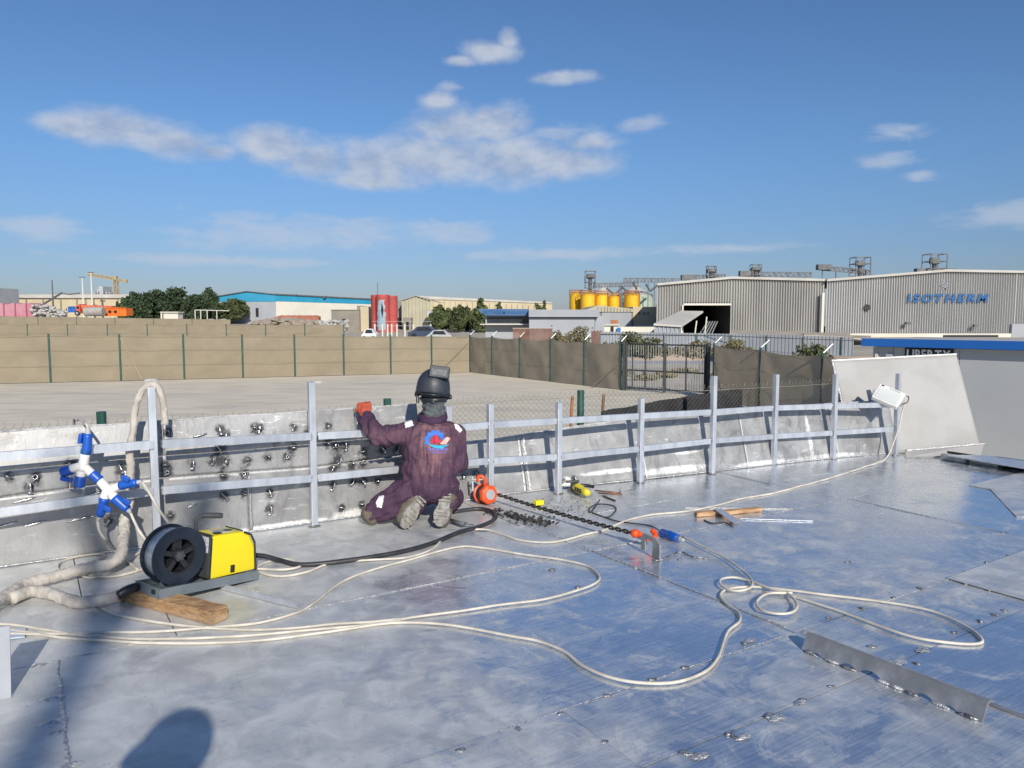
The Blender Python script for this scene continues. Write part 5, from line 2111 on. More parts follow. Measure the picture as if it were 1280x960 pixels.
sa, sb = nf_at(752), nf_at(928)
bm = BM()
rows = []
for j in range(9):
    row = []
    for i in range(41):
        t = i / 40
        s = sa + (sb - sa) * t
        top = ZT - .03 - .15 * (1 - t) ** 1.3 + .012 * noise.noise(V((t * 9, 0, 0)))
        p = nfp(s, ZG + .05 + (top - ZG - .05) * j / 8)
        row.append(bm.verts.new(p + V((0, .012 + .02 * noise.noise(V((t * 12, j * .5, 3))), 0))))
    rows.append(row)
for j in range(8):
    for i in range(40):
        bm.faces.new((rows[j][i], rows[j][i + 1], rows[j + 1][i + 1], rows[j + 1][i]))
o = obj('net_panel', bm, 'blacknet', nf, True)
o['label'] = 'black shade net drooping on the near fence'
for px in (706, 745):
    bm = BM()
    for i in range(200):
        p = nfp(tot[-1] * i / 200, 0)
        if 640 + p.x / p.y * 960 > px:
            break
    tube(bm, [V((p.x - .06, p.y + .1, ZG)), V((p.x + .05, p.y + .06, ZT - .02))], .014, 6)
    obj('stay', bm, 'rust' if px == 706 else 'copper', nf)


# ------------------------------------------------------------------ shade net fences
def net_fence(name, label, P, hs, arms=None, mat='net', brace=(), sag=.03, group=None, tones=None, extra_post=True):
    """P: ground points of the posts; one net panel per bay"""
    f = thing(name, label, 'fence', (P[len(P) // 2][0], P[len(P) // 2][1], gz(P[len(P) // 2][1])), group)
    for i, (x, y) in enumerate(P):
        z0, h = gz(y), hs[i]
        bm = BM()
        tube(bm, [(x, y, z0), (x, y, z0 + h + .06)], .042, 8)
        obj('post', bm, 'green', f)
        if arms:
            bm = BM()
            tube(bm, [(x, y, z0 + h + .04), (x + arms[0], y + arms[1], z0 + h + .27)], .022, 6)
            obj('outrigger', bm, 'galv', f)
    for i in range(len(P) - 1):
        (x0, y0), (x1, y1) = P[i], P[i + 1]
        a, b = V((x0, y0, gz(y0))), V((x1, y1, gz(y1)))
        n = (b - a).cross(V((0, 0, 1))).normalized()
        bm = BM()
        nu, nh = 16, 12
        rows = []
        for j in range(nh + 1):
            row = []
            for k in range(nu + 1):
                s, t = k / nu, j / nh
                p = a.lerp(b, s)
                h = hs[i] + (hs[i + 1] - hs[i]) * s
                bow = math.sin(PI * s)
                p = p + V((0, 0, .02 + t * (h - .03) - (sag * bow if j == nh else 0)))
                p = p + n * ((.05 + .09 * noise.noise(V((i * 3.1 + s * 2.2, t * 2.5, y0)))) * bow + .022 * noise.noise(V((i * 7 + s * 6, t * 6, 2))) + .035 * abs(noise.noise(V((s * 3 + t * 2.2 + i, t * 3 - s * 2, 5)))))
                row.append(bm.verts.new(p))
            rows.append(row)
        for j in range(nh):
            for k in range(nu):
                bm.faces.new((rows[j][k], rows[j][k + 1], rows[j + 1][k + 1], rows[j + 1][k]))
        obj('net_panel', bm, mat, f, True)
    for zz in (.35, .68, .985):
        bm = BM()
        pts = []
        for i, (x, y) in enumerate(P):
            pts.append(V((x, y - .05, gz(y) + hs[i] * zz)))
        tube(bm, pts, .005, 5)
        obj('line_wire', bm, 'wire', f)
    for (x, y, dx, dy, h, m) in brace:
        bm = BM()
        tube(bm, [(x, y, gz(y) + h), (x + dx, y + dy, gz(y) + .05)], .022, 6)
        obj('brace', bm, m, f)
    return f


xs_l = [(-2.1, 38.4), (-3.95, 37.7), (-5.85, 37.0), (-7.95, 36.25), (-10.05, 35.5), (-12.2, 34.75), (-14.5, 33.9), (-16.9, 33.1), (-19.4, 32.2), (-21.9, 31.3), (-24.4, 30.4), (-27, 29.5)]
net_fence('net_fence', 'long sunlit tan shade net fence with dark green posts across the back of the yard', xs_l, [1.82, 1.84, 1.86, 1.88, 1.9, 1.92, 1.95, 1.97, 2.0, 2.02, 2.02, 2.02],
          brace=[(-2.2, 38.3, -1.4, -.55, 1.5, 'wire'), (-16.8, 33.0, .75, .2, 1.85, 'craneyel')])
side = [(-2.1, 38.4), (-.95, 36.7), (.35, 34.7), (1.65, 32.7), (2.9, 30.75), (4.1, 28.9)]
net_fence('net_fence', 'side run of tan shade net fence with slanted outriggers leading to the black gate', side, [1.82, 1.82, 1.81, 1.80, 1.79, 1.78], arms=(.22, .10), mat='net_shade_lift', sag=.06,
          brace=[(4.0, 28.8, -.9, .9, 1.0, 'wire')])
right = [(6.95, 26.4), (7.25, 22.4), (7.65, 18.9), (7.95, 15.2)]
net_fence('net_fence', 'right run of tan shade net fence between the black gate and the grey cabin', right, [1.80, 1.80, 1.80, 1.80], arms=(.28, .10), mat='net_shade_lift', sag=.07,
          brace=[(6.95, 26.3, .25, -1.6, 1.25, 'galv')])
far2 = [(-60 + i * 3.1, 60 + i * .12) for i in range(16)]
net_fence('net_fence', 'second tan net fence seen just over the first, with short dark post tops', far2, [2.2] * 16)
far3 = [(-75 + i * 4.6, 92) for i in range(10)]
net_fence('net_fence', 'farthest tan net fence at left under the pink stacks and orange containers', far3, [3.0 - .07 * i for i in range(10)])
bm = BM()
box(bm, (8.35, 17.2, ZG + .8), (.9, .06, 1.6), Matrix.Rotation(-1.2, 3, 'Z'))
solo('dark_board', 'dark upright board standing by the right net fence near the pale sheet', 'board', bm, 'signdark')

for px, py, rr_, lb in ((188, 478, .32, 'white lump lying at the foot of the tan net fence, left'), (396, 479, .2, 'small white and dark box lying on the yard before the net fence')):
    t_ = 2.7 / ((py - 398) / 960)
    bm = BM()
    x_ = bmesh.ops.create_icosphere(bm, subdivisions=3, radius=1)
    for v in x_['verts']:
        k_ = 1 + .35 * noise.noise(v.co * 1.7 + V((px, 0, 0)))
        v.co = V(((px - 640) / 960 * t_ + v.co.x * rr_ * k_, t_ + v.co.y * rr_ * .6 * k_, ZG + max(-.01, v.co.z * rr_ * .55 * k_)))
    solo('white_sack', lb, 'sack', bm, 'bag', None, True)
# ------------------------------------------------------------------ gate
g0_, g1_ = V((4.2, 28.75, ZG)), V((6.85, 26.75, ZG))
gd_ = (g1_ - g0_).normalized()
gate = thing('bar_gate', 'black double bar gate with a small wicket door between the net fences', 'gate', (g0_ + g1_) / 2)
GH = 1.78
for t in (0, .03, .5, .965, 1.0):
    bm = BM()
    p = g0_.lerp(g1_, t)
    wd = .11 if t in (0, 1.0) else (.07 if t != .5 else .1)
    box(bm, p + V((0, 0, (GH + .05) / 2)), (wd, wd, GH + (.1 if t in (0, 1.0) else 0)))
    obj('post', bm, 'gatepaint', gate)
for s0, s1 in ((.03, .485), (.515, .965)):
    for z in (.12, .78, GH - .03):
        bm = BM()
        beam(bm, g0_.lerp(g1_, s0) + V((0, 0, z)), g0_.lerp(g1_, s1) + V((0, 0, z)), .04, .05)
        obj('gate_rail', bm, 'gatepaint', gate)
    nb = 15
    for i in range(1, nb):
        p = g0_.lerp(g1_, s0 + (s1 - s0) * i / nb)
        bm = BM()
        tube(bm, [p + V((0, 0, .1)), p + V((0, 0, GH - .05))], .011, 5)
        obj('bar', bm, 'galv', gate)
    bm = BM()
    beam(bm, g0_.lerp(g1_, (s0 + s1) / 2 + .01) + V((0, 0, .1)), g0_.lerp(g1_, (s0 + s1) / 2 + .01) + V((0, 0, GH)), .05, .05)
    obj('stile', bm, 'gatepaint', gate)
bm = BM()
a, b = g0_.lerp(g1_, .11), g0_.lerp(g1_, .262)
beam(bm, a + V((0, 0, .1)), a + V((0, 0, 1.32)), .05, .05)
beam(bm, a + V((0, 0, 1.32)), b + V((0, 0, 1.32)), .05, .05)
obj('wicket_frame', bm, 'gatepaint', gate)
bm = BM()
box(bm, b + V((-.02, -.04, .72)), (.09, .07, .14))
obj('lock', bm, 'gatepaint', gate)


# ------------------------------------------------------------------ foliage
def foliage_mesh(seed, lumps, n, leaf, name='crown'):
    """leaf clumps spread through several uneven lumps"""
    r = random.Random(seed)
    vs, fs = [], []
    vol = [l[3] * l[4] * l[5] for l in lumps]
    for _ in range(n):
        l = r.choices(lumps, vol)[0]
        while True:
            q = V((r.uniform(-1, 1), r.uniform(-1, 1), r.uniform(-1, 1)))
            if .35 < q.length < 1:
                break
        q *= .78 + .35 * noise.noise(q * 2.3 + V((seed, l[0], l[2])))
        c = V((l[0] + q.x * l[3], l[1] + q.y * l[4], l[2] + q.z * l[5]))
        s = leaf * r.uniform(.5, 1.25)
        e = Euler((r.uniform(-1.4, 1.4), r.uniform(-1.4, 1.4), r.uniform(0, 6.28))).to_matrix()
        i0 = len(vs)
        for x, y in ((-.5, -.2), (.1, -.42), (.6, .05), (.05, .38), (-.45, .25)):
            vs.append(c + e @ V((x * s, y * s, .12 * s * r.uniform(-1, 1))))
        fs.append((i0, i0 + 1, i0 + 2, i0 + 3, i0 + 4))
    me = bpy.data.meshes.new(name)
    me.from_pydata([tuple(v) for v in vs], [], fs)
    return me


def trunk_bm(h, r0, lumps, seed):
    bm = BM()
    rr = random.Random(seed)
    tube(bm, [(0, 0, 0), (.05 * h * rr.uniform(-1, 1), 0, h * .35), (0, .03 * h, h * .62)], [r0, r0 * .75, r0 * .4], 8)
    for l in lumps[:6]:
        tube(bm, [(0, 0, h * .22), (l[0] * .5, l[1] * .5, (h * .3 + l[2]) / 2), (l[0], l[1], l[2])], [r0 * .5, r0 * .35, r0 * .12], 6)
    return bm


def tree(label, px, ytop, wpx, dep, lumps, n, leaf, mat, seed, group='trees beyond the fences', name='tree', cat='tree', zb=None):
    """lumps in units of height 1; width follows from wpx"""
    x = (px - 640) / 960 * dep
    zb = gz(dep) if zb is None else zb
    zt = H + (398 - ytop) / 960 * dep
    h, wd = zt - zb, wpx / 960 * dep
    rj = random.Random(seed * 13 + 1)
    jj = lambda k: 1 + rj.uniform(-k, k)
    L = [((a + rj.uniform(-.09, .09)) * wd, (b + rj.uniform(-.1, .1)) * wd, c * jj(.12) * h, d * jj(.22) * wd, e * jj(.22) * wd, f * jj(.2) * h) for a, b, c, d, e, f in lumps]
    t = thing(name, label, cat, (x, dep, zb), group)
    obj('trunk', trunk_bm(h, .02 * h + .05, L, seed), 'bark', t, local=True, smooth=True)
    me = foliage_mesh(seed, L, n, leaf)
    me.materials.append(M[mat])
    link('crown', me, None, t, local=True)
    return t


ROUND = [(0, 0, .55, .42, .42, .34), (-.22, .05, .42, .28, .3, .3), (.24, -.05, .46, .27, .3, .3), (.02, 0, .80, .24, .26, .2), (-.2, 0, .72, .2, .2, .18), (.22, 0, .72, .2, .2, .17), (0, -.1, .25, .4, .3, .22)]
SPIRE = [(0, 0, .35, .45, .45, .34), (.02, 0, .6, .3, .3, .3), (-.02, 0, .82, .16, .16, .2), (.2, 0, .45, .22, .2, .24), (-.22, 0, .48, .2, .2, .24)]
SHRUB = [(0, 0, .4, .42, .35, .42), (-.3, 0, .3, .25, .25, .32), (.3, 0, .34, .24, .25, .36), (.1, 0, .7, .25, .25, .25)]
for i, (px, yt, wp, lb, mt) in enumerate(((174, 363, 44, 'leftmost dark broad tree of the clump beside the orange container', 'leaf'),
                                      (202, 362, 48, 'dark broad tree second from the left in the clump, above the small white shed', 'leaf'),
                                      (226, 361, 46, 'tallest dark broad tree in the middle of the clump', 'leaf'),
                                      (250, 362, 36, 'dark narrow tree behind the white pipe frame, right in the clump', 'leaf'),
                                      (262, 361, 24, 'slim dark tree at the right end of the clump', 'leaf'),
                                      (292, 369, 40, 'lower olive green tree in front of the teal roofed warehouse', 'leaf2'))):
    tree(lb, px, yt, wp * 1.2, 175 + (i % 3) * 6, ROUND, 5200, .62, mt, 31 + i)
for i, (px, yt, wp, lb) in enumerate(((546, 381, 14, 'leftmost slim casuarina right of the beige gable shed'), (553, 381, 16, 'second slim casuarina, close against the leftmost'),
                                      (560, 388, 16, 'low casuarina in the gap right of the first two'), (570, 383, 14, 'slim casuarina between the two taller groups'),
                                      (576, 380, 12, 'pointed casuarina left of the tall olive one'), (586, 383, 16, 'broad casuarina just left of the blue fascia'),
                                      (600, 371, 20, 'tallest olive casuarina at the left end of the blue fascia'), (604, 392, 20, 'low dark casuarina under the blue fascia'))):
    tree(lb, px, yt, wp * 1.5, 118 + (i % 3) * 4, SPIRE, 1100, .6, 'leaf2' if i in (6,) else 'leaf2', 60 + i, 'casuarinas in front of the long beige warehouse', name='casuarina_tree')
for i, (px, yt, wp, dp, lb) in enumerate(((624, 377, 10, 150, 'small tree top poking over the blue fascia'), (672, 378, 14, 150, 'left small tree top over the grey office'), (680, 377, 10, 150, 'right small tree top over the grey office'))):
    tree(lb, px, yt, wp * 1.5, dp, SPIRE, 500, .6, 'leaf2', 80 + i, 'tree tops over the office')
for i, (px, yt, wp, dp, mt, lb) in enumerate(((718, 404, 34, 64, 'dryleaf', 'dry scrubby bush in front of the long grey office'), (695, 408, 24, 62, 'dryleaf', 'low dry bush left of the scrubby bush'),
                                          (780, 409, 44, 52, 'leaf3', 'bright green bush over the left gate post'), (810, 418, 50, 50, 'leaf3', 'wide green bush behind the gate'),
                                          (862, 424, 56, 50, 'dryleaf', 'dry bush behind the right gate leaf'), (1013, 419, 46, 34, 'leaf3', 'green bush behind the right net fence'),
                                          (915, 422, 40, 48, 'dryleaf', 'dry bush by the right gate post'))):
    tree(lb, px, yt, wp * 1.4, dp, SHRUB, 1400, .16, mt, 90 + i, 'bushes behind the gate', name='bush', cat='bush')
bm_me = foliage_mesh(5, [(x, y, .12, .8, .5, .16) for x, y in ((3.5, 37), (5.2, 36), (7.0, 35), (8.5, 38), (5.8, 33.5), (4.6, 39), (9.5, 34.5))], 2600, .14, 'scrub')
bm_me.materials.append(M['dryleaf'])
o = link('scrub', bm_me, None)
o.location.z = ZG
tag(o, 'dry low scrub growing on the sand beyond the gate', None, None, 'stuff')


# ------------------------------------------------------------------ background buildings
def bw(px0, px1, yt, dep, dep2=None, yb=None, zb=None):
    """two ground corners and a top height measured at depth dep"""
    return


def X(px, dep):
    return (px - 640) / 960 * dep


def Z(py, dep):
    return W(640, py, dep).z


def block(parent, name, px0, px1, yt, dep, thick, mat, yb=None, local=False, zb=None):
    z1 = Z(yt, dep)
    z0 = (Z(yb, dep) if yb is not None else (gz(dep) - .2 if zb is None else zb))
    x0, x1 = X(px0, dep), X(px1, dep)
    bm = BM()
    box(bm, ((x0 + x1) / 2, dep + thick / 2, (z0 + z1) / 2), (x1 - x0, thick, z1 - z0))
    return obj(name, bm, mat, parent)


def gable(parent, name, px0, pxp, px1, ye, yp, ye1, dep, thick, mat, yb=None):
    """wall with a gable top"""
    z0 = Z(yb, dep) if yb is not None else gz(dep) - .2
    bm = BM()
    P = [(X(px0, dep), dep, z0), (X(px1, dep), dep, z0), (X(px1, dep), dep, Z(ye1, dep)), (X(pxp, dep), dep, Z(yp, dep)), (X(px0, dep), dep, Z(ye, dep))]
    prism(bm, P, (0, thick, 0))
    return obj(name, bm, mat, parent)


def building(name, label, px, dep, group=None, cat='building'):
    return thing(name, label, cat, (X(px, dep), dep, gz(dep)), group)


def window(parent, px0, px1, y0, y1, dep, off=.06, frame_mat='whitewall'):
    w_ = block(parent, 'window', px0, px1, y0, dep - off, off + .02, frame_mat, y1)
    block(w_, 'pane', px0 + .4, px1 - .4, y0 + .4, dep - off - .03, .02, 'window', y1 - .4)
    return w_


# long cream warehouse far left
b_ = building('long_warehouse', 'long low cream warehouse with dark pilasters far behind the pink stacks', 40, 330)
block(b_, 'wall', -160, 172, 372, 330, 40, 'cream')
block(b_, 'parapet', -160, 172, 368, 329, 42, 'roofgrey', 372.5)
for px in (-60, -30, -8, 12, 24, 35, 56, 68, 78, 98, 109, 119, 129, 149, 160):
    block(b_, 'pilaster', px, px + 1.3, 374, 329.5, .5, 'taupe')
b_ = building('grey_hut', 'dark grey flat structure cut by the left edge of the picture', -6, 300)
block(b_, 'wall', -60, 3, 360, 300, 12, 'tower')
b_ = building('concrete_tower', 'hazy grey concrete block far behind the crane', 130, 900, cat='tower block')
block(b_, 'wall', 121, 140, 365, 900, 20, 'tower')
block(b_, 'wall', 125, 130, 361, 898, 20, 'tower')
block(b_, 'core', 127, 132, 358, 897, 20, 'tower')
for px in (122.5, 126, 133.5, 137):
    block(b_, 'recess', px, px + 1.2, 364.5, 896.5, .4, 'steel', 372)
# tower crane
dc = 420
cr = thing('tower_crane', 'tan tower crane with a level jib standing over the far warehouse', 'crane', (X(148.5, dc), dc, gz(dc)))
xm = X(148.5, dc)
s_ = .85
zt_ = Z(350, dc)
bm = BM()
for sx in (-1, 1):
    for sy in (-1, 1):
        beam(bm, (xm + sx * s_, dc + sy * s_, gz(dc)), (xm + sx * s_, dc + sy * s_, zt_), .45, .45)
z = gz(dc)
k = 0
while z < zt_ - 2:
    for sy in (-1, 1):
        beam(bm, (xm - s_ * (1 if k % 2 else -1), dc + sy * s_, z), (xm + s_ * (1 if k % 2 else -1), dc + sy * s_, z + 2), .25, .25)
    z += 2
    k += 1
obj('mast', bm, 'craneyel', cr)


def truss(bm, a, b, hh, n, r):
    a, b = V(a), V(b)
    up = V((0, 0, hh))
    beam(bm, a, b, r, r)
    beam(bm, a + up, b + up, r, r)
    for i in range(n):
        p, q = a.lerp(b, i / n), a.lerp(b, (i + 1) / n)
        beam(bm, p, q + up if i % 2 else (p + q) / 2 + up, r * .6, r * .6)
        beam(bm, (p + q) / 2 + up, q, r * .6, r * .6)
        beam(bm, p, p + up, r * .6, r * .6)


bm = BM()
truss(bm, (X(116, dc), dc, Z(345, dc)), (xm, dc, Z(350.5, dc)), 1.5, 12, .45)
obj('jib', bm, 'craneyel', cr)
bm = BM()
truss(bm, (xm, dc, Z(351, dc)), (X(162, dc), dc, Z(352, dc)), 1.0, 5, .4)
box(bm, (X(160, dc), dc, Z(351.5, dc)), (2.2, 1.2, 1.6))
obj('counter_jib', bm, 'craneyel', cr)
bm = BM()
box(bm, (X(117, dc), dc, Z(342.5, dc)), (3.5, 1, .8))
beam(bm, (xm, dc, zt_), (xm, dc, zt_ + 2.2), 1.6, 1.6)
obj('slewing_unit', bm, 'craneyel', cr)
for px, yt, lb in ((107, 347, 'left thin white light pole near the crane'), (118, 341, 'right taller white light pole near the crane'), (69.5, 350, 'thin grey mast rising from the sack heap')):
    dp = 310
    t = thing('light_pole', lb, 'light pole', (X(px, dp), dp, gz(dp)), 'poles at far left')
    bm = BM()
    tube(bm, [(X(px, dp), dp, gz(dp)), (X(px, dp), dp, Z(yt, dp))], [.42, .22], 7)
    obj('pole', bm, 'whitewall' if px > 80 else 'steel', t)
    if px > 80:
        bm = BM()
        box(bm, (X(px, dp), dp, Z(yt - .4, dp)), (2.2, .5, .3))
        obj('lamp_arm', bm, 'steel', t)
# loader boom
dp = 230
t = thing('crane_boom', 'dark slanted loader boom rising behind the white sack heap', 'loader crane', (X(60, dp), dp, gz(dp)))
bm = BM()
tube(bm, [(X(56, dp), dp, Z(381, dp)), (X(81, dp), dp, Z(366, dp))], .3, 6)
tube(bm, [(X(56, dp), dp, gz(dp)), (X(57, dp), dp, Z(381, dp))], .4, 6)
obj('boom', bm, 'steel', t)
bm = BM()
tube(bm, [(X(81, dp), dp, Z(366.5, dp)), (X(90, dp), dp, Z(368, dp)), (X(103, dp), dp, Z(366.5, dp))], .2, 6)
obj('jib', bm, 'steel', t)
# pink sheeted stack, white sacks
dp = 150
bm = BM()
for i in range(16):
    px = -30 + i * 4.7
    zt2 = Z(379.5 + .8 * math.sin(i * 1.7), dp)
    box(bm, (X(px + 2.2, dp), dp + 2, (gz(dp) + zt2) / 2), (X(px + 4.7, dp) - X(px, dp), 4 + .5 * math.sin(i * 2.1), zt2 - gz(dp)), bevel=.12)
solo('pink_stack', 'long stack of goods under pink sheeting at the far left', 'stack', bm, 'pink')
bm = BM()
rr = random.Random(11)
for i in range(230):
    t_ = rr.random()
    px = 45 + 42 * t_
    topy = 381.5 + 3.5 * max(0, t_ - .45) / .2 if t_ < .65 else 385 + 7 * (t_ - .65) / .35
    z = rr.uniform(gz(dp), Z(topy, dp))
    c = V((X(px, dp), dp + rr.uniform(-1.3, 1.2), z))
    r_ = bmesh.ops.create_icosphere(bm, subdivisions=1, radius=1)
    for v in r_['verts']:
        v.co = c + V((v.co.x * .42, v.co.y * .4, v.co.z * .24)) * rr.uniform(.8, 1.2)
tag(obj('sack_heap', bm, 'bag', smooth=True), 'heap of white sacks right of the pink stack', None, None, 'stuff')
# containers, truck and pipe
dp = 140


def container(label, px0, px1, yt, yb, mat, d=dp, marks=False):
    t = thing('shipping_container', label, 'container', (X((px0 + px1) / 2, d), d, gz(d)))
    x0, x1, z0, z1 = X(px0, d), X(px1, d), Z(yb, d) if yb else gz(d), Z(yt, d)
    bm = BM()
    n = max(4, int((x1 - x0) / .28))
    prof = []
    for i in range(n + 1):
        x = x0 + (x1 - x0) * i / n
        prof.append((x, d + (.06 if i % 2 else 0)))
    prof += [(x1, d + 2.4), (x0, d + 2.4)]
    prism(bm, [(x, y, z0) for x, y in prof], (0, 0, z1 - z0))
    obj('body', bm, mat, t)
    bm = BM()
    for za in (z0, z1):
        beam(bm, (x0, d - .05, za), (x1, d - .05, za), .14, .16)
    for xa in (x0, x1):
        beam(bm, (xa, d - .05, z0), (xa, d - .05, z1), .14, .14)
    obj('frame', bm, mat, t)
    if marks:
        for px in (137.5, 144.5):
            block(t, 'door_mark', px, px + 3.6, 388, d - .12, .05, 'signdark', 391)
    return t


container('bright orange container with dark stencilled marks left of the dark trees', 133, 160, 385, 394.5, 'orangec', 140, True)
container('small blue container between the sack heap and the faded orange tipper truck', 88.5, 96.5, 383.5, 390, 'blue', 150)
t = thing('tipper_truck', 'faded orange red tipper truck parked left of the orange container', 'truck', (X(118, 150), 150, gz(150)))
d = 150
bm = BM()
P = [(X(103, d), d, Z(381, d)), (X(142, d), d, Z(382.5, d)), (X(140, d), d, Z(389, d)), (X(106, d), d, Z(389, d))]
prism(bm, P, (0, 2.5, 0))
obj('tipper_body', bm, 'truckred', t)
for i in range(7):
    block(t, 'rib', 106 + i * 5, 106.8 + i * 5, 382.5, d - .12, .12, 'truckred', 389)
bm = BM()
P = [(X(96.5, d), d, Z(391.5, d)), (X(96.5, d), d, Z(385, d)), (X(98.5, d), d, Z(381, d)), (X(102.5, d), d, Z(380, d)), (X(102.5, d), d, Z(391.5, d))]
prism(bm, P, (0, 2.3, 0))
c_ = obj('cab', bm, 'truckred', t)
block(c_, 'window', 98, 101.5, 383, d - .05, .05, 'window', 386)
for px in (99, 110, 127, 133):
    w_ = BM()
    lathe(w_, [(0, .5), (.35, .5)], (X(px, d), d - .1, Z(391.5, d)), (0, 1, 0), 14)
    wh = obj('wheel', w_, 'tyre', t)
    w_ = BM()
    lathe(w_, [(0, .26), (.04, .26)], (X(px, d), d - .14, Z(391.5, d)), (0, 1, 0), 12)
    obj('rim', w_, 'galv', wh)
bm = BM()
beam(bm, (X(97, d), d + 1.2, Z(390, d)), (X(140, d), d + 1.2, Z(390, d)), .8, .3)
obj('chassis', bm, 'steel', t)
bm = BM()
lathe(bm, [(0, .8), (.1, .82), (3.2, .82), (3.3, .8)], (X(109, 138), 138, Z(389.5, 138)), (1, 0, 0), 16)
solo('concrete_pipe', 'big grey pipe lying in front of the faded orange truck', 'pipe', bm, 'pipe')
# white shed and white pipe frame by the trees
t = building('white_shed', 'small white flat roofed shed in front of the dark trees', 212, 160, cat='shed')
block(t, 'wall', 206, 224, 391, 160, 2.5, 'whitewall')
block(t, 'roof', 202, 224.5, 389.5, 159.7, 3, 'roofgrey', 391.3)
block(t, 'door', 202.5, 204.5, 391.5, 159.8, .1, 'whitewall')
t = thing('pipe_frame', 'open white pipe frame standing before the dark trees', 'frame', (X(265, 150), 150, gz(150)))
for a, b in (((245.5, 387.5), (288, 388.5)), ((245.5, 387.5), (245.5, 404)), ((252.5, 388), (252.5, 404)), ((260.5, 388), (260.5, 404)), ((272.5, 388), (272.5, 404))):
    bm = BM()
    tube(bm, [(X(a[0], 150), 150, Z(a[1], 150)), (X(b[0], 150), 150, Z(b[1], 150) if a[0] != b[0] else gz(150))], .09, 6)
    obj('pipe', bm, 'whitewall', t)
bm = BM()
for i in range(26):
    c = V((X(256 + rr.uniform(0, 26), 148), 148 + rr.uniform(-.6, .6), Z(400.5 + rr.uniform(-.8, 1), 148)))
    r_ = bmesh.ops.create_icosphere(bm, subdivisions=1, radius=1)
    for v in r_['verts']:
        v.co = c + V((v.co.x * .6, v.co.y * .4, v.co.z * .22))
tag(obj('sack_row', bm, 'bag', smooth=True), 'row of white bundles under the pipe frame', None, None, 'stuff')
# teal topped warehouse: grey gable end at left, long cream side at right
d = 190
t = building('teal_warehouse', 'white walled warehouse with a teal upper band and low gable', 370, d)
gable(t, 'gable_band', 270, 311, 346, 371, 364.5, 368, d, 30, 'teal', 377)
block(t, 'gable_wall', 270, 346, 376.8, d + .1, 30, 'greywall')
bm = BM()
prism(bm, [(X(346, d), d, Z(368, d)), (X(470, 214), 214, Z(374.5, 214)), (X(470, 214), 214, Z(380.5, 214)), (X(346, d), d, Z(376.5, d))], (0, 20, 0))
obj('side_band', bm, 'teal', t)
bm = BM()
prism(bm, [(X(346, d), d + .1, Z(376.5, d)), (X(470, 214), 214.1, Z(380.5, 214)), (X(470, 214), 214.1, gz(214) - .2), (X(346, d), d + .1, gz(d) - .2)], (0, 20, 0))
obj('side_wall', bm, 'whitewall', t)
for i in range(24):
    a = i / 24
    dd_ = d + 24 * a
    px = 346 + 124 * a
    block(t, 'seam', px, px + .35, 368.5 + 6.5 * a, dd_ - .1, .12, 'teal', 377 + 3.5 * a)
block(t, 'doorway', 321, 324.5, 385, d - .02, .2, 'window', 396)
bm = BM()
for x0, y0, x1, y1 in ((270, 371, 311, 364.2), (311, 364.2, 346, 367.8)):
    beam(bm, (X(x0, d), d - .1, Z(y0, d)), (X(x1, d), d - .1, Z(y1, d)), .5, .22)
beam(bm, (X(346, d), d - .1, Z(367.8, d)), (X(470, 214), 213.9, Z(374.2, 214)), .5, .3)
obj('roof_edge', bm, 'steel', t)
for px in (369, 405):
    block(t, 'roof_vent', px, px + 3, 366.6 + (px - 346) * .055, 200, 1.5, 'steel', 369.5 + (px - 346) * .05)
# rubble, stacked clay
d = 130
bm = BM()
for i in range(240):
    px = rr.uniform(318, 402)
    top = 399 + 4 * abs((px - 360) / 42) ** 2
    c = V((X(px, d), d + rr.uniform(-2, 2), rr.uniform(gz(d), Z(top, d))))
    r_ = bmesh.ops.create_icosphere(bm, subdivisions=1, radius=1)
    for v in r_['verts']:
        v.co = c + V((v.co.x * rr.uniform(.5, 1.0), v.co.y * .6, v.co.z * rr.uniform(.2, .5)))
tag(obj('rubble_heap', bm, 'rubble'), 'heap of tan rubble behind the fence below the cream wall', None, None, 'stuff')
bm = BM()
for i in range(22):
    px = 349 + i * 2.4
    hh = 394.3 + (1.0 if i in (0, 21) else .3 * math.sin(i * 2.2))
    zz = Z(hh, 135)
    box(bm, (X(px, 135), 135, (gz(135) + zz) / 2), (.34, 1.5, zz - gz(135)), bevel=.04)
solo('clay_stack', 'row of stacked red clay blocks with dark tops before the cream wall', 'stack', bm, 'redclay')
bm = BM()
for i in range(90):
    px = rr.uniform(400, 434)
    c = V((X(px, 122), 122 + rr.uniform(-1, 1), rr.uniform(gz(122), Z(401, 122))))
    R = Euler((rr.uniform(-.5, .5), rr.uniform(-.5, .5), rr.uniform(0, 3))).to_matrix()
    box(bm, c, (rr.uniform(.4, 1.1), .4, rr.uniform(.1, .4)), R)
tag(obj('debris', bm, 'bag'), 'white and grey debris piled right of the tan rubble', None, None, 'stuff')
# taupe house, cream block
d = 125
t = building('taupe_house', 'plain taupe flat roofed house with a small arched doorway', 433, d, cat='house')
block(t, 'wall', 415, 451, 387.3, d, 9, 'taupe')
block(t, 'parapet', 414.6, 451.3, 386.9, d - .12, 9.2, 'taupe', 388)
bm = BM()
P = [(X(428.5, d), d - .02, gz(d))] + [(X(430.8 - 2.3 * math.cos(PI * k / 8), d), d - .02, Z(400.5 - 2.2 * math.sin(PI * k / 8), d)) for k in range(9)] + [(X(433.1, d), d - .02, gz(d))]
prism(bm, P, (0, .1, 0))
obj('doorway', bm, 'window', t)
t = building('cream_block', 'narrow cream plastered block right of the taupe house', 456, 124, cat='house')
block(t, 'wall', 451.3, 461.5, 383, 124, 8, 'cream')
block(t, 'annex', 447, 452, 382, 126, 6, 'taupe')
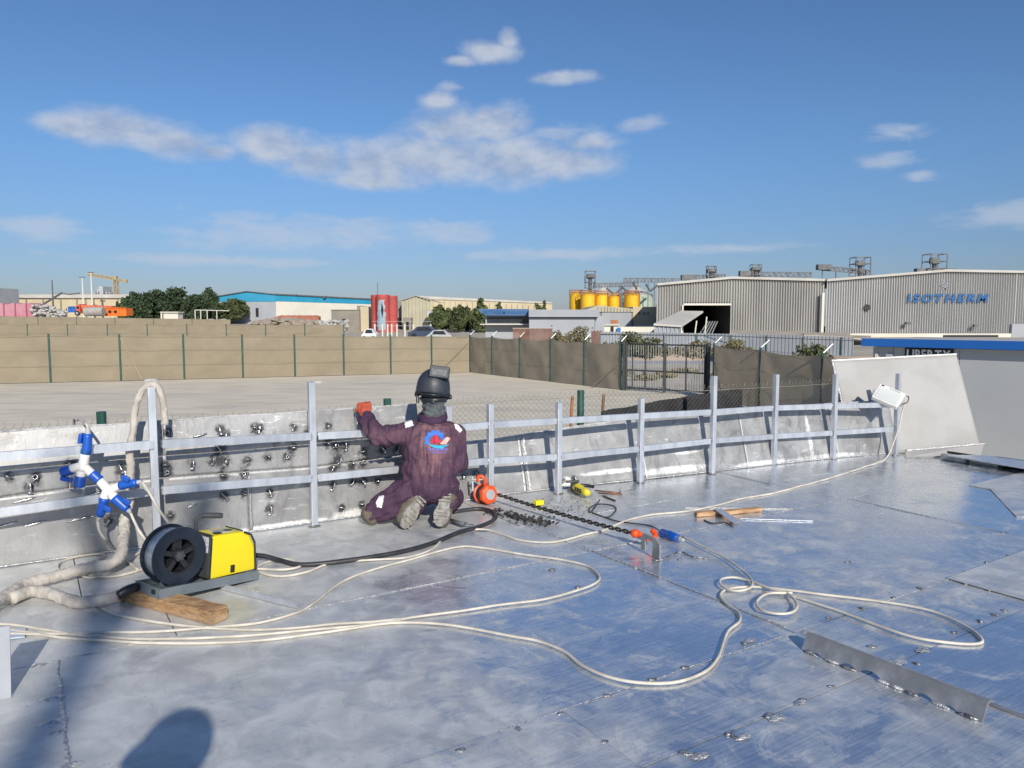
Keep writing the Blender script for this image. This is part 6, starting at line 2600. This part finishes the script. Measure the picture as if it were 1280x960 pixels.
# red silos
d = 120
t = thing('silo_cluster', 'cluster of three faded red silos with a peeled pale blue face on the middle one', 'silo', (X(480, d), d, gz(d)))
for px, rp, yt, mt, dd_ in ((471, 8.5, 368.5, 'silored', 1.5), (489, 7.5, 369.5, 'silored', 1.0), (479.5, 8.5, 368.5, 'silored', 0)):
    bm = BM()
    r_ = rp / 960 * d
    lathe(bm, [(0, r_), (Z(yt, d) - gz(d) - .35, r_), (Z(yt, d) - gz(d) - .3, r_ * 1.02), (Z(yt, d) - gz(d), r_ * .98), (Z(yt, d) - gz(d) + .02, .2)], (X(px, d), d + dd_, gz(d)), (0, 0, 1), 28)
    o = obj('silo', bm, mt, t, True)
    o.data.set_sharp_from_angle(angle=.6)
# peeled paint area lies on the middle silo
bm = BM()
r_ = 8.5 / 960 * d + .012
c = V((X(479.5, d), d, 0))
z0, z1 = gz(d) + .3, Z(375, d)
rows = []
for j in range(15):
    z = z0 + (z1 - z0) * j / 14
    e = .22 * noise.noise(V((j * .6, 0, 0)))
    e2 = .22 * noise.noise(V((j * .6, 7, 0)))
    k_ = 1 - .35 * (j / 14) ** 3
    rows.append([bm.verts.new((c.x + r_ * math.sin(a), c.y - r_ * math.cos(a), z)) for a in [(-.75 + 1.6 * e) * k_ + ((1.25 + 1.6 * e2 - 1.6 * e) * k_) * i / 12 for i in range(13)]])
for j in range(14):
    for i in range(12):
        bm.faces.new((rows[j][i], rows[j][i + 1], rows[j + 1][i + 1], rows[j + 1][i]))
obj('peeled_paint', bm, 'siloblue', t, True)
bm = BM()
prism(bm, [(c.x + .02, c.y - r_ - .02, Z(377, d)), (c.x + .28, c.y - r_ - .02, Z(388, d)), (c.x + .06, c.y - r_ - .02, Z(398, d)), (c.x - .14, c.y - r_ - .02, Z(388, d))], (0, -.02, 0))
obj('dark_stain', bm, 'window', t)
bm = BM()
tube(bm, [(X(469, d), d + 3, Z(369, d)), (X(469, d), d + 3, Z(352, d))], .04, 5)
obj('aerial', bm, 'steel', t)
# low white post wall and parked cars at the silos
t = building('white_post_fence', 'short white fence posts with rails in front of the red silos', 490, 95, cat='fence')
for px in (469, 478.5, 485, 490, 496.5, 506.5, 517, 538.5):
    block(t, 'post', px - .8, px + .8, 405, 95, .2, 'whitewall')
for y_ in (401.5, 407):
    block(t, 'rail', 466, 540, y_, 95.05, .05, 'galv', y_ + .4)


def car(label, px, wpx, yt, d, mat):
    t = thing('parked_car', label, 'car', (X(px, d), d, gz(d)), 'cars parked behind the fence')
    z1 = Z(yt, d)
    Lc = wpx / 960 * d
    x0 = X(px, d) - Lc / 2
    k = 1.45
    z0 = z1 - k
    P = [(0, .25), (0, .75), (.16, .9), (.30, 1.42), (.42, k), (.72, k), (.88, .95), (1, .85), (1, .25)]
    bm = BM()
    prism(bm, [(x0 + Lc * a, d, z0 + b) for a, b in P], (0, 1.7, 0))
    bmesh.ops.bevel(bm, geom=bm.edges, offset=.06, segments=1, affect='EDGES')
    obj('body', bm, mat, t)
    bm = BM()
    prism(bm, [(x0 + Lc * a, d - .02, z0 + b) for a, b in ((.27, .95), (.34, 1.35), (.70, 1.35), (.80, .95))], (0, .05, 0))
    obj('window', bm, 'window', t)
    for a in (.2, .8):
        bm = BM()
        lathe(bm, [(0, .32), (.2, .32)], (x0 + Lc * a, d - .03, z0 + .32), (0, 1, 0), 14)
        obj('wheel', bm, 'tyre', t)


car('white parked car under the red silos', 461, 19, 411, 88, 'carwhite')
car('dark blue parked car right of the red silos', 529, 38, 408, 90, 'carblue')
car('white parked car with dark windows at the blue fascia office', 548, 34, 412.5, 86, 'galv')
# beige gable shed
d = 135
t = building('gable_shed', 'beige corrugated shed with a pointed gable right of the red silos', 521, d)


def ribbed_wall(parent, name, prof_top, zb, d, pitch, depth, mat, prof=((0, 0), (.38, 0), (.5, 1), (.88, 1))):
    """trapezoid cladding: prof_top [(x, z)] gives the eaves line; ribs are real folds"""
    bm = BM()
    xa, xb = prof_top[0][0], prof_top[-1][0]

    def top(x):
        for (a, b), (c, e) in zip(prof_top, prof_top[1:]):
            if x <= c + 1e-6:
                return b + (e - b) * (x - a) / (c - a)
        return prof_top[-1][1]
    zbf = zb if callable(zb) else (lambda x: zb)
    xs, n = [], int((xb - xa) / pitch)
    for i in range(n):
        for f, o in prof:
            xs.append((xa + (i + f) * pitch, o))
    xs.append((xa + n * pitch, 0))
    if xs[-1][0] < xb - .02:
        xs.append((xb, 0))
    prev = None
    for x, o in xs:
        y = (d(x) if callable(d) else d) + o * depth
        v = (bm.verts.new((x, y, zbf(x))), bm.verts.new((x, y, top(x))))
        if prev:
            bm.faces.new((prev[0], v[0], v[1], prev[1]))
        prev = v
    return obj(name, bm, mat, parent)


ribbed_wall(t, 'gable_wall', [(X(502.7, d), Z(375.5, d)), (X(520.5, d), Z(370, d)), (X(538.7, d), Z(375.5, d))], gz(d), d, .62, .12, 'beige')
bm = BM()
for a, b in (((502, 376), (520.5, 370)), ((520.5, 370), (539.5, 376))):
    prism(bm, [(X(a[0], d), d - .25, Z(a[1], d)), (X(b[0], d), d - .25, Z(b[1], d)), (X(b[0], d), d - .25, Z(b[1] - .6, d)), (X(a[0], d), d - .25, Z(a[1] - .6, d))], (0, 24, 0))
obj('roof', bm, 'beige', t)
block(t, 'side_wall', 496.5, 503, 376, d + 3, 18, 'taupe')
block(t, 'dark_bay', 497, 503, 397, d + 2.8, .2, 'window')
block(t, 'annex', 504, 514, 397, d - 3, 2.8, 'taupe')
block(t, 'doorway', 508, 511.5, 402, d - 3.05, .1, 'window')
block(t, 'water_tank', 534, 543, 388.5, d - 4, 2, 'galv', 395)
# long beige warehouse behind
d = 230
t = building('beige_warehouse', 'very long pale beige warehouse running behind the casuarinas', 610, d)
bm = BM()
prism(bm, [(X(520, d), d, Z(370.5, d)), (X(690, d), d + .5, Z(378.5, d)), (X(690, d), d + .5, gz(d)), (X(520, d), d, gz(d))], (0, 30, 0))
obj('wall', bm, 'cream', t)
bm = BM()
prism(bm, [(X(520, d), d - .3, Z(369.6, d)), (X(690, d), d + .2, Z(377.8, d)), (X(690, d), d + .2, Z(379.5, d)), (X(520, d), d - .3, Z(373.5, d))], (0, 30.5, 0))
obj('roof_edge', bm, 'roofgrey', t)
for i in range(20):
    px = 542 + i * 7
    block(t, 'seam', px, px + .3, 375.2 + i * .33, d - .15, .2, 'beige')
# blue fascia office and long grey office
d = 80
t = building('blue_office', 'low grey office under a deep faded blue fascia with lettering', 628, d, cat='office')
bm = BM()
P = [(596.5, 386.2), (661, 386.2), (661, 394.5), (606.5, 394.3)]
prism(bm, [(X(a, d), d, Z(b, d)) for a, b in P], (0, 9, 0))
obj('fascia', bm, 'blue2', t)
block(t, 'wall', 607, 661, 394.4, d + .8, 8, 'greywall')
block(t, 'canopy', 600, 661, 405, d - .6, 3, 'whitewall', 406)
block(t, 'glazing', 609, 660, 396.5, d + .7, .2, 'window', 403.5)


def letters(parent, text, x0, x1, zb, zt, y, mat, ext=.04, bold=.0, shear=0.0, xdir=None, name='letter'):
    """each letter a mesh of its own, fitted between two points"""
    xd = (xdir or V((1, 0, 0))).normalized()
    out = []
    shapes = []
    cur = 0
    for ch in text:
        if ch == ' ':
            cur += .35
            continue
        c = bpy.data.curves.new('t', 'FONT')
        c.body = ch
        c.extrude = .5
        c.offset = bold
        c.resolution_u = 3
        c.shear = shear
        o = bpy.data.objects.new('t', c)
        COL.objects.link(o)
        dg = bpy.context.evaluated_depsgraph_get()
        dg.update()
        me = bpy.data.meshes.new_from_object(o.evaluated_get(dg))
        bpy.data.objects.remove(o)
        bpy.data.curves.remove(c)
        xs_ = [v.co.x for v in me.vertices]
        shapes.append((me, cur - min(xs_)))
        cur += max(xs_) - min(xs_) + .10
    cur -= .10
    ys_ = [v.co.y for me, _ in shapes for v in me.vertices]
    y0, y1 = min(ys_), max(ys_)
    L = (V(x1) - V(x0)).length if not isinstance(x0, (int, float)) else x1 - x0
    org_ = V((x0, y, zb)) if isinstance(x0, (int, float)) else V((x0[0], x0[1], zb))
    nrm = V((xd.y, -xd.x, 0))
    for me, dx in shapes:
        for v in me.vertices:
            a, b, c = v.co
            p = org_ + xd * ((a + dx) / cur * L) + V((0, 0, (b - y0) / (y1 - y0) * (zt - zb))) + nrm * (ext * (c + .5))
            v.co = p
        out.append(link(name, me, mat, parent))
    return out


letters(t, 'ISOTHERM', X(604, d), X(632, d), Z(392.8, d), Z(387.6, d), d, 'signblue', .05, .03)
for px in range(634, 658, 3):
    block(t, 'small_lettering', px, px + 2.1, 389.2, d - .04, .05, 'signblue', 392.2)
d = 78
t = building('grey_office', 'long pale grey flat office with a black band of painted shade under its parapet', 705, d, cat='office')
block(t, 'parapet', 661, 749, 387, d - .5, 9, 'greywall', 396.2)
block(t, 'wall', 661.5, 743, 397.2, d, 8, 'greywall')
block(t, 'parapet_shade', 661.5, 745, 396.1, d + .1, 7.5, 'dark', 397.4)  # shade below the parapet built in as a black slab
block(t, 'step_block', 743.5, 753, 395, d + 1, 6, 'greywall')
block(t, 'step_block', 743.5, 755, 403, d + .6, 6, 'greywall')
for px, y_ in ((689, 406.5), (731, 408), (740, 409)):
    block(t, 'wall_light', px, px + 1.5, y_, d - .1, .1, 'steel', y_ + 1.2)
# red brown board fence in front
t = building('board_fence', 'red brown weathered board fence below the grey office', 665, 60, cat='fence')
for i in range(66):
    px = 641 + i * .75
    block(t, 'board', px + .08, px + .67, 410.5 + .5 * math.sin(i * 2.7), 60, .08, 'brick')
for i in range(12):
    px = 739 + i * 1.15
    block(t, 'board', px + .1, px + 1.0, 413.5 + .6 * math.sin(i * 1.7), 59, .08, 'brick')
block(t, 'cap', 641, 690, 410, 60.1, .5, 'whitewall', 411.4)
# beige hall with grey door and cream annex
d = 130
t = building('beige_hall', 'beige hall with grey roller door and cream annex before the yellow silos', 775, d)
bm = BM()
P = [(733, 387), (746, 381.6), (791, 386), (791, 390), (733, 390)]
prism(bm, [(X(a, d), d - .3, Z(b, d)) for a, b in P], (0, 20, 0))
obj('roof', bm, 'beige', t)
for i in range(11):
    px = 747 + i * 4
    block(t, 'roof_rib', px, px + .5, 383.5 + i * .3, d - .42, .14, 'taupe', 389.5)
block(t, 'wall', 733, 790, 389.8, d, 18, 'taupe')
block(t, 'roller_door', 752, 788.5, 390.5, d - .12, .15, 'greywall')
block(t, 'annex', 790.5, 823, 383.5, d + 1, 16, 'cream')
block(t, 'annex_base', 790.5, 823, 406, d + .8, .3, 'whitewall')
for px in (797, 803, 808):
    block(t, 'vent', px, px + 3, 390, d + .9, .12, 'taupe', 394)
t = building('gate_hut', 'small white hut with a dark opening beside the beige hall', 764, 95, cat='hut')
block(t, 'wall', 753.5, 773, 406.5, 95, 4, 'whitewall')
block(t, 'roof', 752.5, 774, 405.6, 94.7, 4.6, 'whitewall', 406.8)
block(t, 'doorway', 763, 766.8, 408.5, 94.9, .2, 'window')
block(t, 'sign_panel', 771, 775.5, 409.5, 94.6, .1, 'blue', 415)
block(t, 'window', 763, 772, 400, 96, .2, 'rust', 404.5)
t = building('white_low_wall', 'low white boundary wall right of the small white hut', 800, 97, cat='wall')
block(t, 'wall', 773, 826, 408.5, 97, .3, 'whitewall')
# yellow silos
d = 170
for i, (px, rp, yt, yb_, lb, dd_) in enumerate(((721, 8, 367.5, 383, 'leftmost yellow silo with a bright strip of sun', 4), (734.5, 9.5, 369, 383, 'large darker yellow silo, second from the left', 0), (752, 8.0, 369.5, 383, 'third yellow silo from the left', 1),
                                               (768, 7.5, 371.5, 383, 'fourth yellow silo from the left', 2), (789, 9.3, 369.5, 383, 'rightmost bright yellow silo, set apart from the others', 0))):
    t = thing('yellow_silo', lb, 'silo', (X(px, d), d + dd_, gz(d)), 'row of yellow silos')
    r_ = rp / 960 * d
    hh = Z(yt, d) - gz(d)
    c = (X(px, d), d + dd_, gz(d))
    bm = BM()
    lathe(bm, [(0, r_), (hh, r_)], c, (0, 0, 1), 24)
    obj('shell', bm, 'siloyel', t, True).data.set_sharp_from_angle(angle=.6)
    bm = BM()
    lathe(bm, [(hh, r_ * 1.04), (hh + .12, r_ * 1.04), (hh + .55, r_ * .3), (hh + .75, .25)], c, (0, 0, 1), 24)
    obj('cone_roof', bm, 'siloyel', t)
    bm = BM()
    for zz in (hh + .55, hh + 1.0):
        tube(bm, [(c[0] + r_ * 1.05 * math.cos(2 * PI * k / 16), c[1] + r_ * 1.05 * math.sin(2 * PI * k / 16), c[2] + zz) for k in range(16)], .06, 5, closed=True)
    for k in range(12):
        a = 2 * PI * k / 12
        beam(bm, (c[0] + r_ * 1.05 * math.cos(a), c[1] + r_ * 1.05 * math.sin(a), c[2] + hh), (c[0] + r_ * 1.05 * math.cos(a), c[1] + r_ * 1.05 * math.sin(a), c[2] + hh + 1.0), .07, .07)
    obj('railing', bm, 'rust', t)
    bm = BM()
    tube(bm, [(c[0] + r_ * .9, c[1] - r_ * .6, c[2]), (c[0] + r_ * .9, c[1] - r_ * .6, c[2] + hh + .6)], .16, 6)
    obj('down_pipe', bm, 'rust', t)
# pale green grain silos behind
d = 210
for px, rp, ye, yp, lb in ((797, 23, 368, 356.5, 'wide pale green domed silo behind the rightmost yellow silo'), (757, 15, 367, 357, 'paler domed silo half hidden behind the yellow silos')):
    t = thing('grain_silo', lb, 'silo', (X(px, d), d + 6, gz(d)))
    r_ = rp / 960 * d
    c = (X(px, d), d + 6, gz(d))
    hh = Z(ye, d) - gz(d)
    bm = BM()
    lathe(bm, [(0, r_), (hh, r_)], c, (0, 0, 1), 30)
    obj('shell', bm, 'silogreen', t, True).data.set_sharp_from_angle(angle=.6)
    bm = BM()
    lathe(bm, [(hh, r_ * 1.02), (Z(yp, d) - gz(d), .6), (Z(yp, d) - gz(d) + .6, .5)], c, (0, 0, 1), 30)
    obj('cone_roof', bm, 'roofgrey', t)
# conveyors and head towers
d = 205


def lattice(parent, px, y0, y1, wpx, d, name='head_tower', core=True):
    x, s = X(px, d), wpx / 960 * d / 2
    z0, z1 = Z(y0, d), Z(y1, d)
    bm = BM()
    for sx in (-1, 1):
        for sy in (-1, 1):
            beam(bm, (x + sx * s, d + sy * s, z0), (x + sx * s, d + sy * s, z1), .16, .16)
    for k in range(4):
        z = z0 + (z1 - z0) * k / 3
        for a, b in (((-1, -1), (1, -1)), ((1, -1), (1, 1)), ((1, 1), (-1, 1)), ((-1, 1), (-1, -1))):
            beam(bm, (x + a[0] * s, d + a[1] * s, z), (x + b[0] * s, d + b[1] * s, z), .14, .14)
    obj(name, bm, 'steel', parent)
    if core:
        bm = BM()
        tube(bm, [(x, d, z0 - 3), (x, d, z1 - 1.0)], .5, 8)
        box(bm, (x, d, z1 - (z1 - z0) * .3), (1.9, 1.4, (z1 - z0) * .3), bevel=.2)
        obj('elevator_head', bm, 'steel', parent)


t = thing('conveyor_gantry', 'grey conveyor gantry with a cage tower running above the yellow silos', 'conveyor', (X(770, d), d, gz(d)))
bm = BM()
truss(bm, (X(741, d), d, Z(359, d)), (X(797, d), d, Z(358, d)), 1.0, 16, .22)
obj('lower_bridge', bm, 'steel', t)
bm = BM()
truss(bm, (X(780, d), d + 2, Z(352, d)), (X(850, d), d + 2, Z(352.5, d)), 1.0, 16, .22)
obj('upper_bridge', bm, 'steel', t)
lattice(t, 737, 360, 339, 12, d)
for px, y0, y1 in ((776, 358, 380), (809, 354, 380), (817, 354, 380), (795, 357, 366), (774, 357, 367)):
    bm = BM()
    beam(bm, (X(px, d), d, Z(y0, d)), (X(px, d), d, gz(d) if y1 >= 380 else Z(y1, d)), .22, .22)
    obj('leg', bm, 'steel', t)
for a, b in (((757, 360), (768, 369)), ((776, 359), (784, 364)), ((770, 366), (778, 358)), ((806, 355), (812, 364)), ((822, 355), (812, 364)), ((790, 352), (795, 362))):
    bm = BM()
    tube(bm, [(X(a[0], d), d, Z(a[1], d)), (X(b[0], d), d, Z(b[1], d))], .3, 6)
    obj('chute', bm, 'steel', t)
for k, (px, y0, y1, wp, a, b, lb) in enumerate(((887, 352, 333, 10, (850, 350), (905, 348), 'small cage tower and conveyor above the left warehouse gable'), (942, 350, 331, 11, (922, 345), (1012, 346), 'middle cage tower with a platform conveyor above the valley of the warehouse'),
                                              (1071, 346, 322, 18, (1018, 337), (1085, 343), 'open cage tower left of the warehouse sign'), (1163, 345, 318, 20, (1140, 342), (1190, 341), 'tallest open cage tower above the warehouse sign'))):
    dd_ = 175
    t = thing('conveyor_tower', lb, 'conveyor', (X(px, dd_), dd_, gz(dd_)), 'conveyor towers over the warehouse')
    lattice(t, px, y0, y1, wp, dd_)
    bm = BM()
    truss(bm, (X(a[0], dd_), dd_, Z(a[1], dd_)), (X(b[0], dd_), dd_, Z(b[1], dd_)), .9, 12, .24)
    for f in (.1, .35, .6, .9):
        x_ = X(a[0] + (b[0] - a[0]) * f, dd_)
        beam(bm, (x_, dd_, Z(a[1], dd_)), (x_, dd_, gz(dd_)), .2, .2)
    obj('bridge', bm, 'steel', t)
    bm = BM()
    box(bm, (X(a[0] + 8, dd_), dd_, Z(a[1] - 3, dd_)), (3, 1.5, 1.2))
    obj('drive_box', bm, 'steel', t)

# ------------------------------------------------------------------ big corrugated warehouse
d = 100
wh = thing('corrugated_warehouse', 'large grey corrugated twin gable warehouse with blue lettering and a dark open doorway', 'warehouse', (X(1050, d), d, gz(d)))
zb_ = Z(418, d)
ZBf = lambda x: Z(417.0 + .012 * (640 + x / d * 960 - 912), d)
RIB = ((0, 0), (.12, 0), (.56, 1), (.66, 1))
P1 = [(X(820, d), Z(357, d)), (X(912, d), Z(348.6, d)), (X(1028, d), Z(351.5, d))]


def sub(P, xa, xb):
    def top(x):
        for (a, b), (c, e) in zip(P, P[1:]):
            if x <= c + 1e-6:
                return b + (e - b) * (x - a) / (c - a)
        return P[-1][1]
    return [(xa, top(xa))] + [(a, b) for a, b in P if xa < a < xb] + [(xb, top(xb))]


xd0, xd1 = X(853, d), X(912, d)
zd = Z(381, d)
ribbed_wall(wh, 'cladding', sub(P1, X(820, d), xd0), gz(d), d, .34, .30, 'corr', RIB)
ribbed_wall(wh, 'cladding', sub(P1, xd0, xd1), zd, d, .34, .30, 'corr', RIB)
ribbed_wall(wh, 'cladding', sub(P1, xd1, X(1028, d)), lambda x: ZBf(x), d, .34, .30, 'corr', RIB)
P2 = [(X(1028, d), Z(352, d)), (X(1175, d), Z(340, d)), (X(1420, d), Z(344, d))]
ribbed_wall(wh, 'cladding', sub(P2, X(1029, d), X(1263, d)), lambda x: ZBf(x), d - .5, .32, .29, 'corr2', RIB)
ribbed_wall(wh, 'cladding', sub(P2, X(1263, d), X(1400, d)), Z(404, d), d - .5, .32, .29, 'corr2', RIB)
block(wh, 'side_bay', 1263.5, 1400, 405, d - .9, .6, 'greywall')
bm = BM()
for P, off in ((P1, 0), (P2, -.5)):
    for (a, b), (c, e) in zip(P, P[1:]):
        prism(bm, [(a, d - .25 + off, b), (c, d - .25 + off, e), (c, d - .25 + off, e + .3), (a, d - .25 + off, b + .3)], (X(820, d) * .45, 45, 0))
obj('roof', bm, 'roofgrey', wh)
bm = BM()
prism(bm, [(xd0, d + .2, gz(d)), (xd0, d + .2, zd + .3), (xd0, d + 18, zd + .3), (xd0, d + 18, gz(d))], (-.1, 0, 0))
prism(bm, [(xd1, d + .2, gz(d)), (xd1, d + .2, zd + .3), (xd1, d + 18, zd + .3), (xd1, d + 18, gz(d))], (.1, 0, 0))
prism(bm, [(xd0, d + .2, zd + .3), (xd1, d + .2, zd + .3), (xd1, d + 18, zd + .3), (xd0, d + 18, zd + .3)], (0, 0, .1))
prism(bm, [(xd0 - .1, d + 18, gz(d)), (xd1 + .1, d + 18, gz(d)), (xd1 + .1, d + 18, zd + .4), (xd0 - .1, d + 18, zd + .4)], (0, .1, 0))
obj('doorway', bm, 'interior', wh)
bm = BM()
beam(bm, (xd0, d - .1, zd + .05), (xd1, d - .1, zd + .05), .2, .25)
beam(bm, (xd0 - .1, d - .1, gz(d)), (xd0 - .1, d - .1, zd), .2, .25)
obj('door_frame', bm, 'whitewall', wh)
bm = BM()
SK = V((X(820, d) * .44, 44, 0))
prism(bm, [(X(820, d), d + .05, gz(d)), (X(820, d), d + .05, Z(357, d)), V((X(820, d), d + .05, Z(357, d))) + SK, V((X(820, d), d + .05, gz(d))) + SK], (.1, 0, 0))
obj('side_wall', bm, 'corr', wh)
block(wh, 'plinth', 912, 1027.8, 416.5, d - .35, .4, 'whitewall')
block(wh, 'plinth', 1028, 1263, 416.8, d - .95, .4, 'whitewall')
block(wh, 'drain_pipe', 1025.5, 1028.5, 366, d - .9, .45, 'whitewall', 417)
block(wh, 'dark_window_strip', 1179, 1247, 418.8, d - 1.1, .2, 'signdark', 421.8)
bm = BM()
lathe(bm, [(0, .42), (.12, .42)], (X(1079, d), d - .65, Z(384.5, d)), (0, 1, 0), 18)
obj('round_vent', bm, 'signdark', wh)
for px, y_ in ((1211, 407), (1127, 404)):
    bm = BM()
    box(bm, (X(px, d), d - 1.2, Z(y_, d)), (.55, .5, .3))
    beam(bm, (X(px, d), d - 1.2, Z(y_, d)), (X(px, d), d - .4, Z(y_ + 1, d)), .08, .08)
    obj('wall_light', bm, 'steel', wh)
letters(wh, 'ISOTHERM', X(1128, d), X(1229, d), Z(378.3, d), Z(367.4, d), d - .5, 'signblue', .10, .045, .16)
bm = BM()
ring_solid(bm, (X(1174.5, d), d - .55, Z(356, d)), (0, 1, 0), .28, .44, .05, 20)
for k in range(6):
    a = PI * k / 3
    beam(bm, (X(1174.5, d), d - .55, Z(356, d)), (X(1174.5, d) + .62 * math.cos(a), d - .55, Z(356, d) + .75 * math.sin(a)), .1, .05, V((0, 1, 0)))
obj('emblem', bm, 'emblemgrey', wh)
# lean-to shed at its left corner
d = 92
t = building('lean_to_shed', 'pale roofed lean to shed at the dark doorway of the warehouse', 840, d, cat='shed')
bm = BM()
prism(bm, [(X(816.5, d), d, Z(404.6, d)), (X(851.5, d), d, Z(406.6, d)), (X(896, d), d + 7, Z(388.8, d + 7)), (X(866, d), d + 7, Z(388.4, d + 7))], (0, 0, -.22))
obj('roof', bm, 'roofgrey', t)
ribbed_wall(t, 'wall', [(X(818, d), Z(405.6, d)), (X(850, d), Z(407.2, d))], gz(d), d + .3, .5, .1, 'fencesheet')
for a, b in (((851, d + .3), (852, d + .3)), ((867.5, d + 3.5), (868.5, d + 3.5)), ((880, d + 6), (881, d + 6))):
    bm = BM()
    beam(bm, (X(a[0], a[1]), a[1], gz(d)), (X(a[0] + (2.5 if a[0] > 860 else 0), a[1]), a[1], Z(408 - (a[1] - d) * 2, a[1])), .14, .14)
    obj('post', bm, 'whitewall', t)
bm = BM()
for i in range(5):
    beam(bm, (X(871 + i * 4, d + 6), d + 6, gz(d)), (X(884 + i * 3, d + 8), d + 8, Z(402, d)), .1, .1)
obj('steel_offcuts', bm, 'galv', t)
# corrugated boundary fence
d0 = 56
t = building('sheet_fence', 'grey corrugated sheet boundary fence in front of the warehouse', 920, d0, cat='fence')
ribbed_wall(t, 'sheet', [(X(750, d0), Z(414.5, d0)), (X(900, d0), Z(417, d0)), (X(1000, d0 - 4), Z(419.5, d0 - 4)), (X(1110, d0 - 8), Z(424, d0 - 8))], ZG, lambda x: d0 - max(0, x - X(880, d0)) * .33, .23, .05, 'fencesheet')
for i in range(9):
    bm = BM()
    x = X(750 + i * 40, d0)
    y = d0 - max(0, x - X(880, d0)) * .33
    beam(bm, (x, y - .06, ZG), (x, y - .06, Z(414.5 + .025 * i * 40, y)), .08, .08)
    obj('post', bm, 'green' if i % 2 else 'steel', t)
bm = BM()
tube(bm, [(X(750, d0), d0 - .05, Z(417.5, d0)), (X(880, d0), d0 - .05, Z(419, d0)), (X(1100, d0 - 7), d0 - 7.2, Z(427, d0 - 7))], .03, 5)
obj('rail', bm, 'steel', t)
# low tan roofs before the warehouse
d = 75
t = building('tan_lean_to', 'low tan roofed store along the foot of the warehouse', 1000, d, cat='shed')
for a, b, y0, y1, y2 in ((913, 950, 411.8, 417, 418.2), (948, 1006, 412.5, 419, 421.5), (1004, 1062, 414.5, 418.5, 421), (1060, 1088, 418, 421.5, 425)):
    bm = BM()
    prism(bm, [(X(a, d), d, Z(y1, d)), (X(b, d), d, Z(y2, d)), (X(b, d + 8), d + 8, Z(y0 + 1.5, d + 8)), (X(a, d + 8), d + 8, Z(y0 + .8, d + 8))], (0, 0, -.12))
    obj('roof_sheet', bm, 'tanroof', t)
block(t, 'wall', 915, 1088, 421.5, d + 2, 5, 'taupe')
block(t, 'dark_bay', 960, 990, 424, d + 1.9, .2, 'window')

# ------------------------------------------------------------------ grey cabin with blue fascia
ca, cbb = V((7.05, 15.0, 0)), V((10.6, 11.2, 0))
cd = (cbb - ca).normalized()
cn = V((cd.y, -cd.x, 0))
cn = cn if cn.y < 0 else -cn
zt_, zf_ = 1.125, .962
cab = thing('site_cabin', 'pale grey panelled cabin with a bright blue fascia at the right edge', 'cabin', (ca + cbb) / 2 + V((0, 0, ZG)))
Rc = Matrix(((cd.x, -cn.x, 0), (cd.y, -cn.y, 0), (0, 0, 1)))
Lc = (cbb - ca).length


def cb_box(name, s0, s1, z0, z1, off, th, mat, parent=None):
    """box on the cabin front: s along it, off out of it"""
    bm = BM()
    c = ca + cd * ((s0 + s1) / 2) + cn * (off - th / 2) + V((0, 0, (z0 + z1) / 2))
    box(bm, c, (s1 - s0, th, z1 - z0), Rc)
    return obj(name, bm, mat, parent or cab)


cb_box('core', .02, Lc, ZG + .12, zf_ - .01, -.03, 2.6, 'greywall')
s = 0.0
i = 0
wd_ = [.38, 1.15, 1.15, 1.15, 1.4]
while s < Lc - .05:
    e = min(Lc, s + wd_[min(i, 4)])
    cb_box('wall_panel', s + .004, e - .004, ZG + .12, zf_ - .012, .0, .03, 'cabin')
    s = e
    i += 1
cb_box('fascia', -.16, Lc + .1, zf_, zt_ - .012, .17, .06, 'blue')
cb_box('roof', -.14, Lc + .08, zf_ + .02, zt_ - .03, .105, 2.8, 'roofgrey')
cb_box('skirting', 0, Lc, ZG, ZG + .118, -.02, 2.5, 'darkgrey')
cb_box('vent_box', .27, .38, .72, .82, .07, .07, 'cabin')
cb_box('vent_box', .06, .11, .60, .82, .05, .05, 'whitewall')
sgn = cb_box('sign_board', .60, 1.43, .70, .95, .03, .03, 'signdark')
pA = ca + cd * .64 + cn * .031
pB = ca + cd * 1.39 + cn * .031
letters(sgn, 'LIBERTY', (pA.x, pA.y), (pB.x, pB.y), .745, .92, 0, 'signwhite', .012, .03, 0, cd)
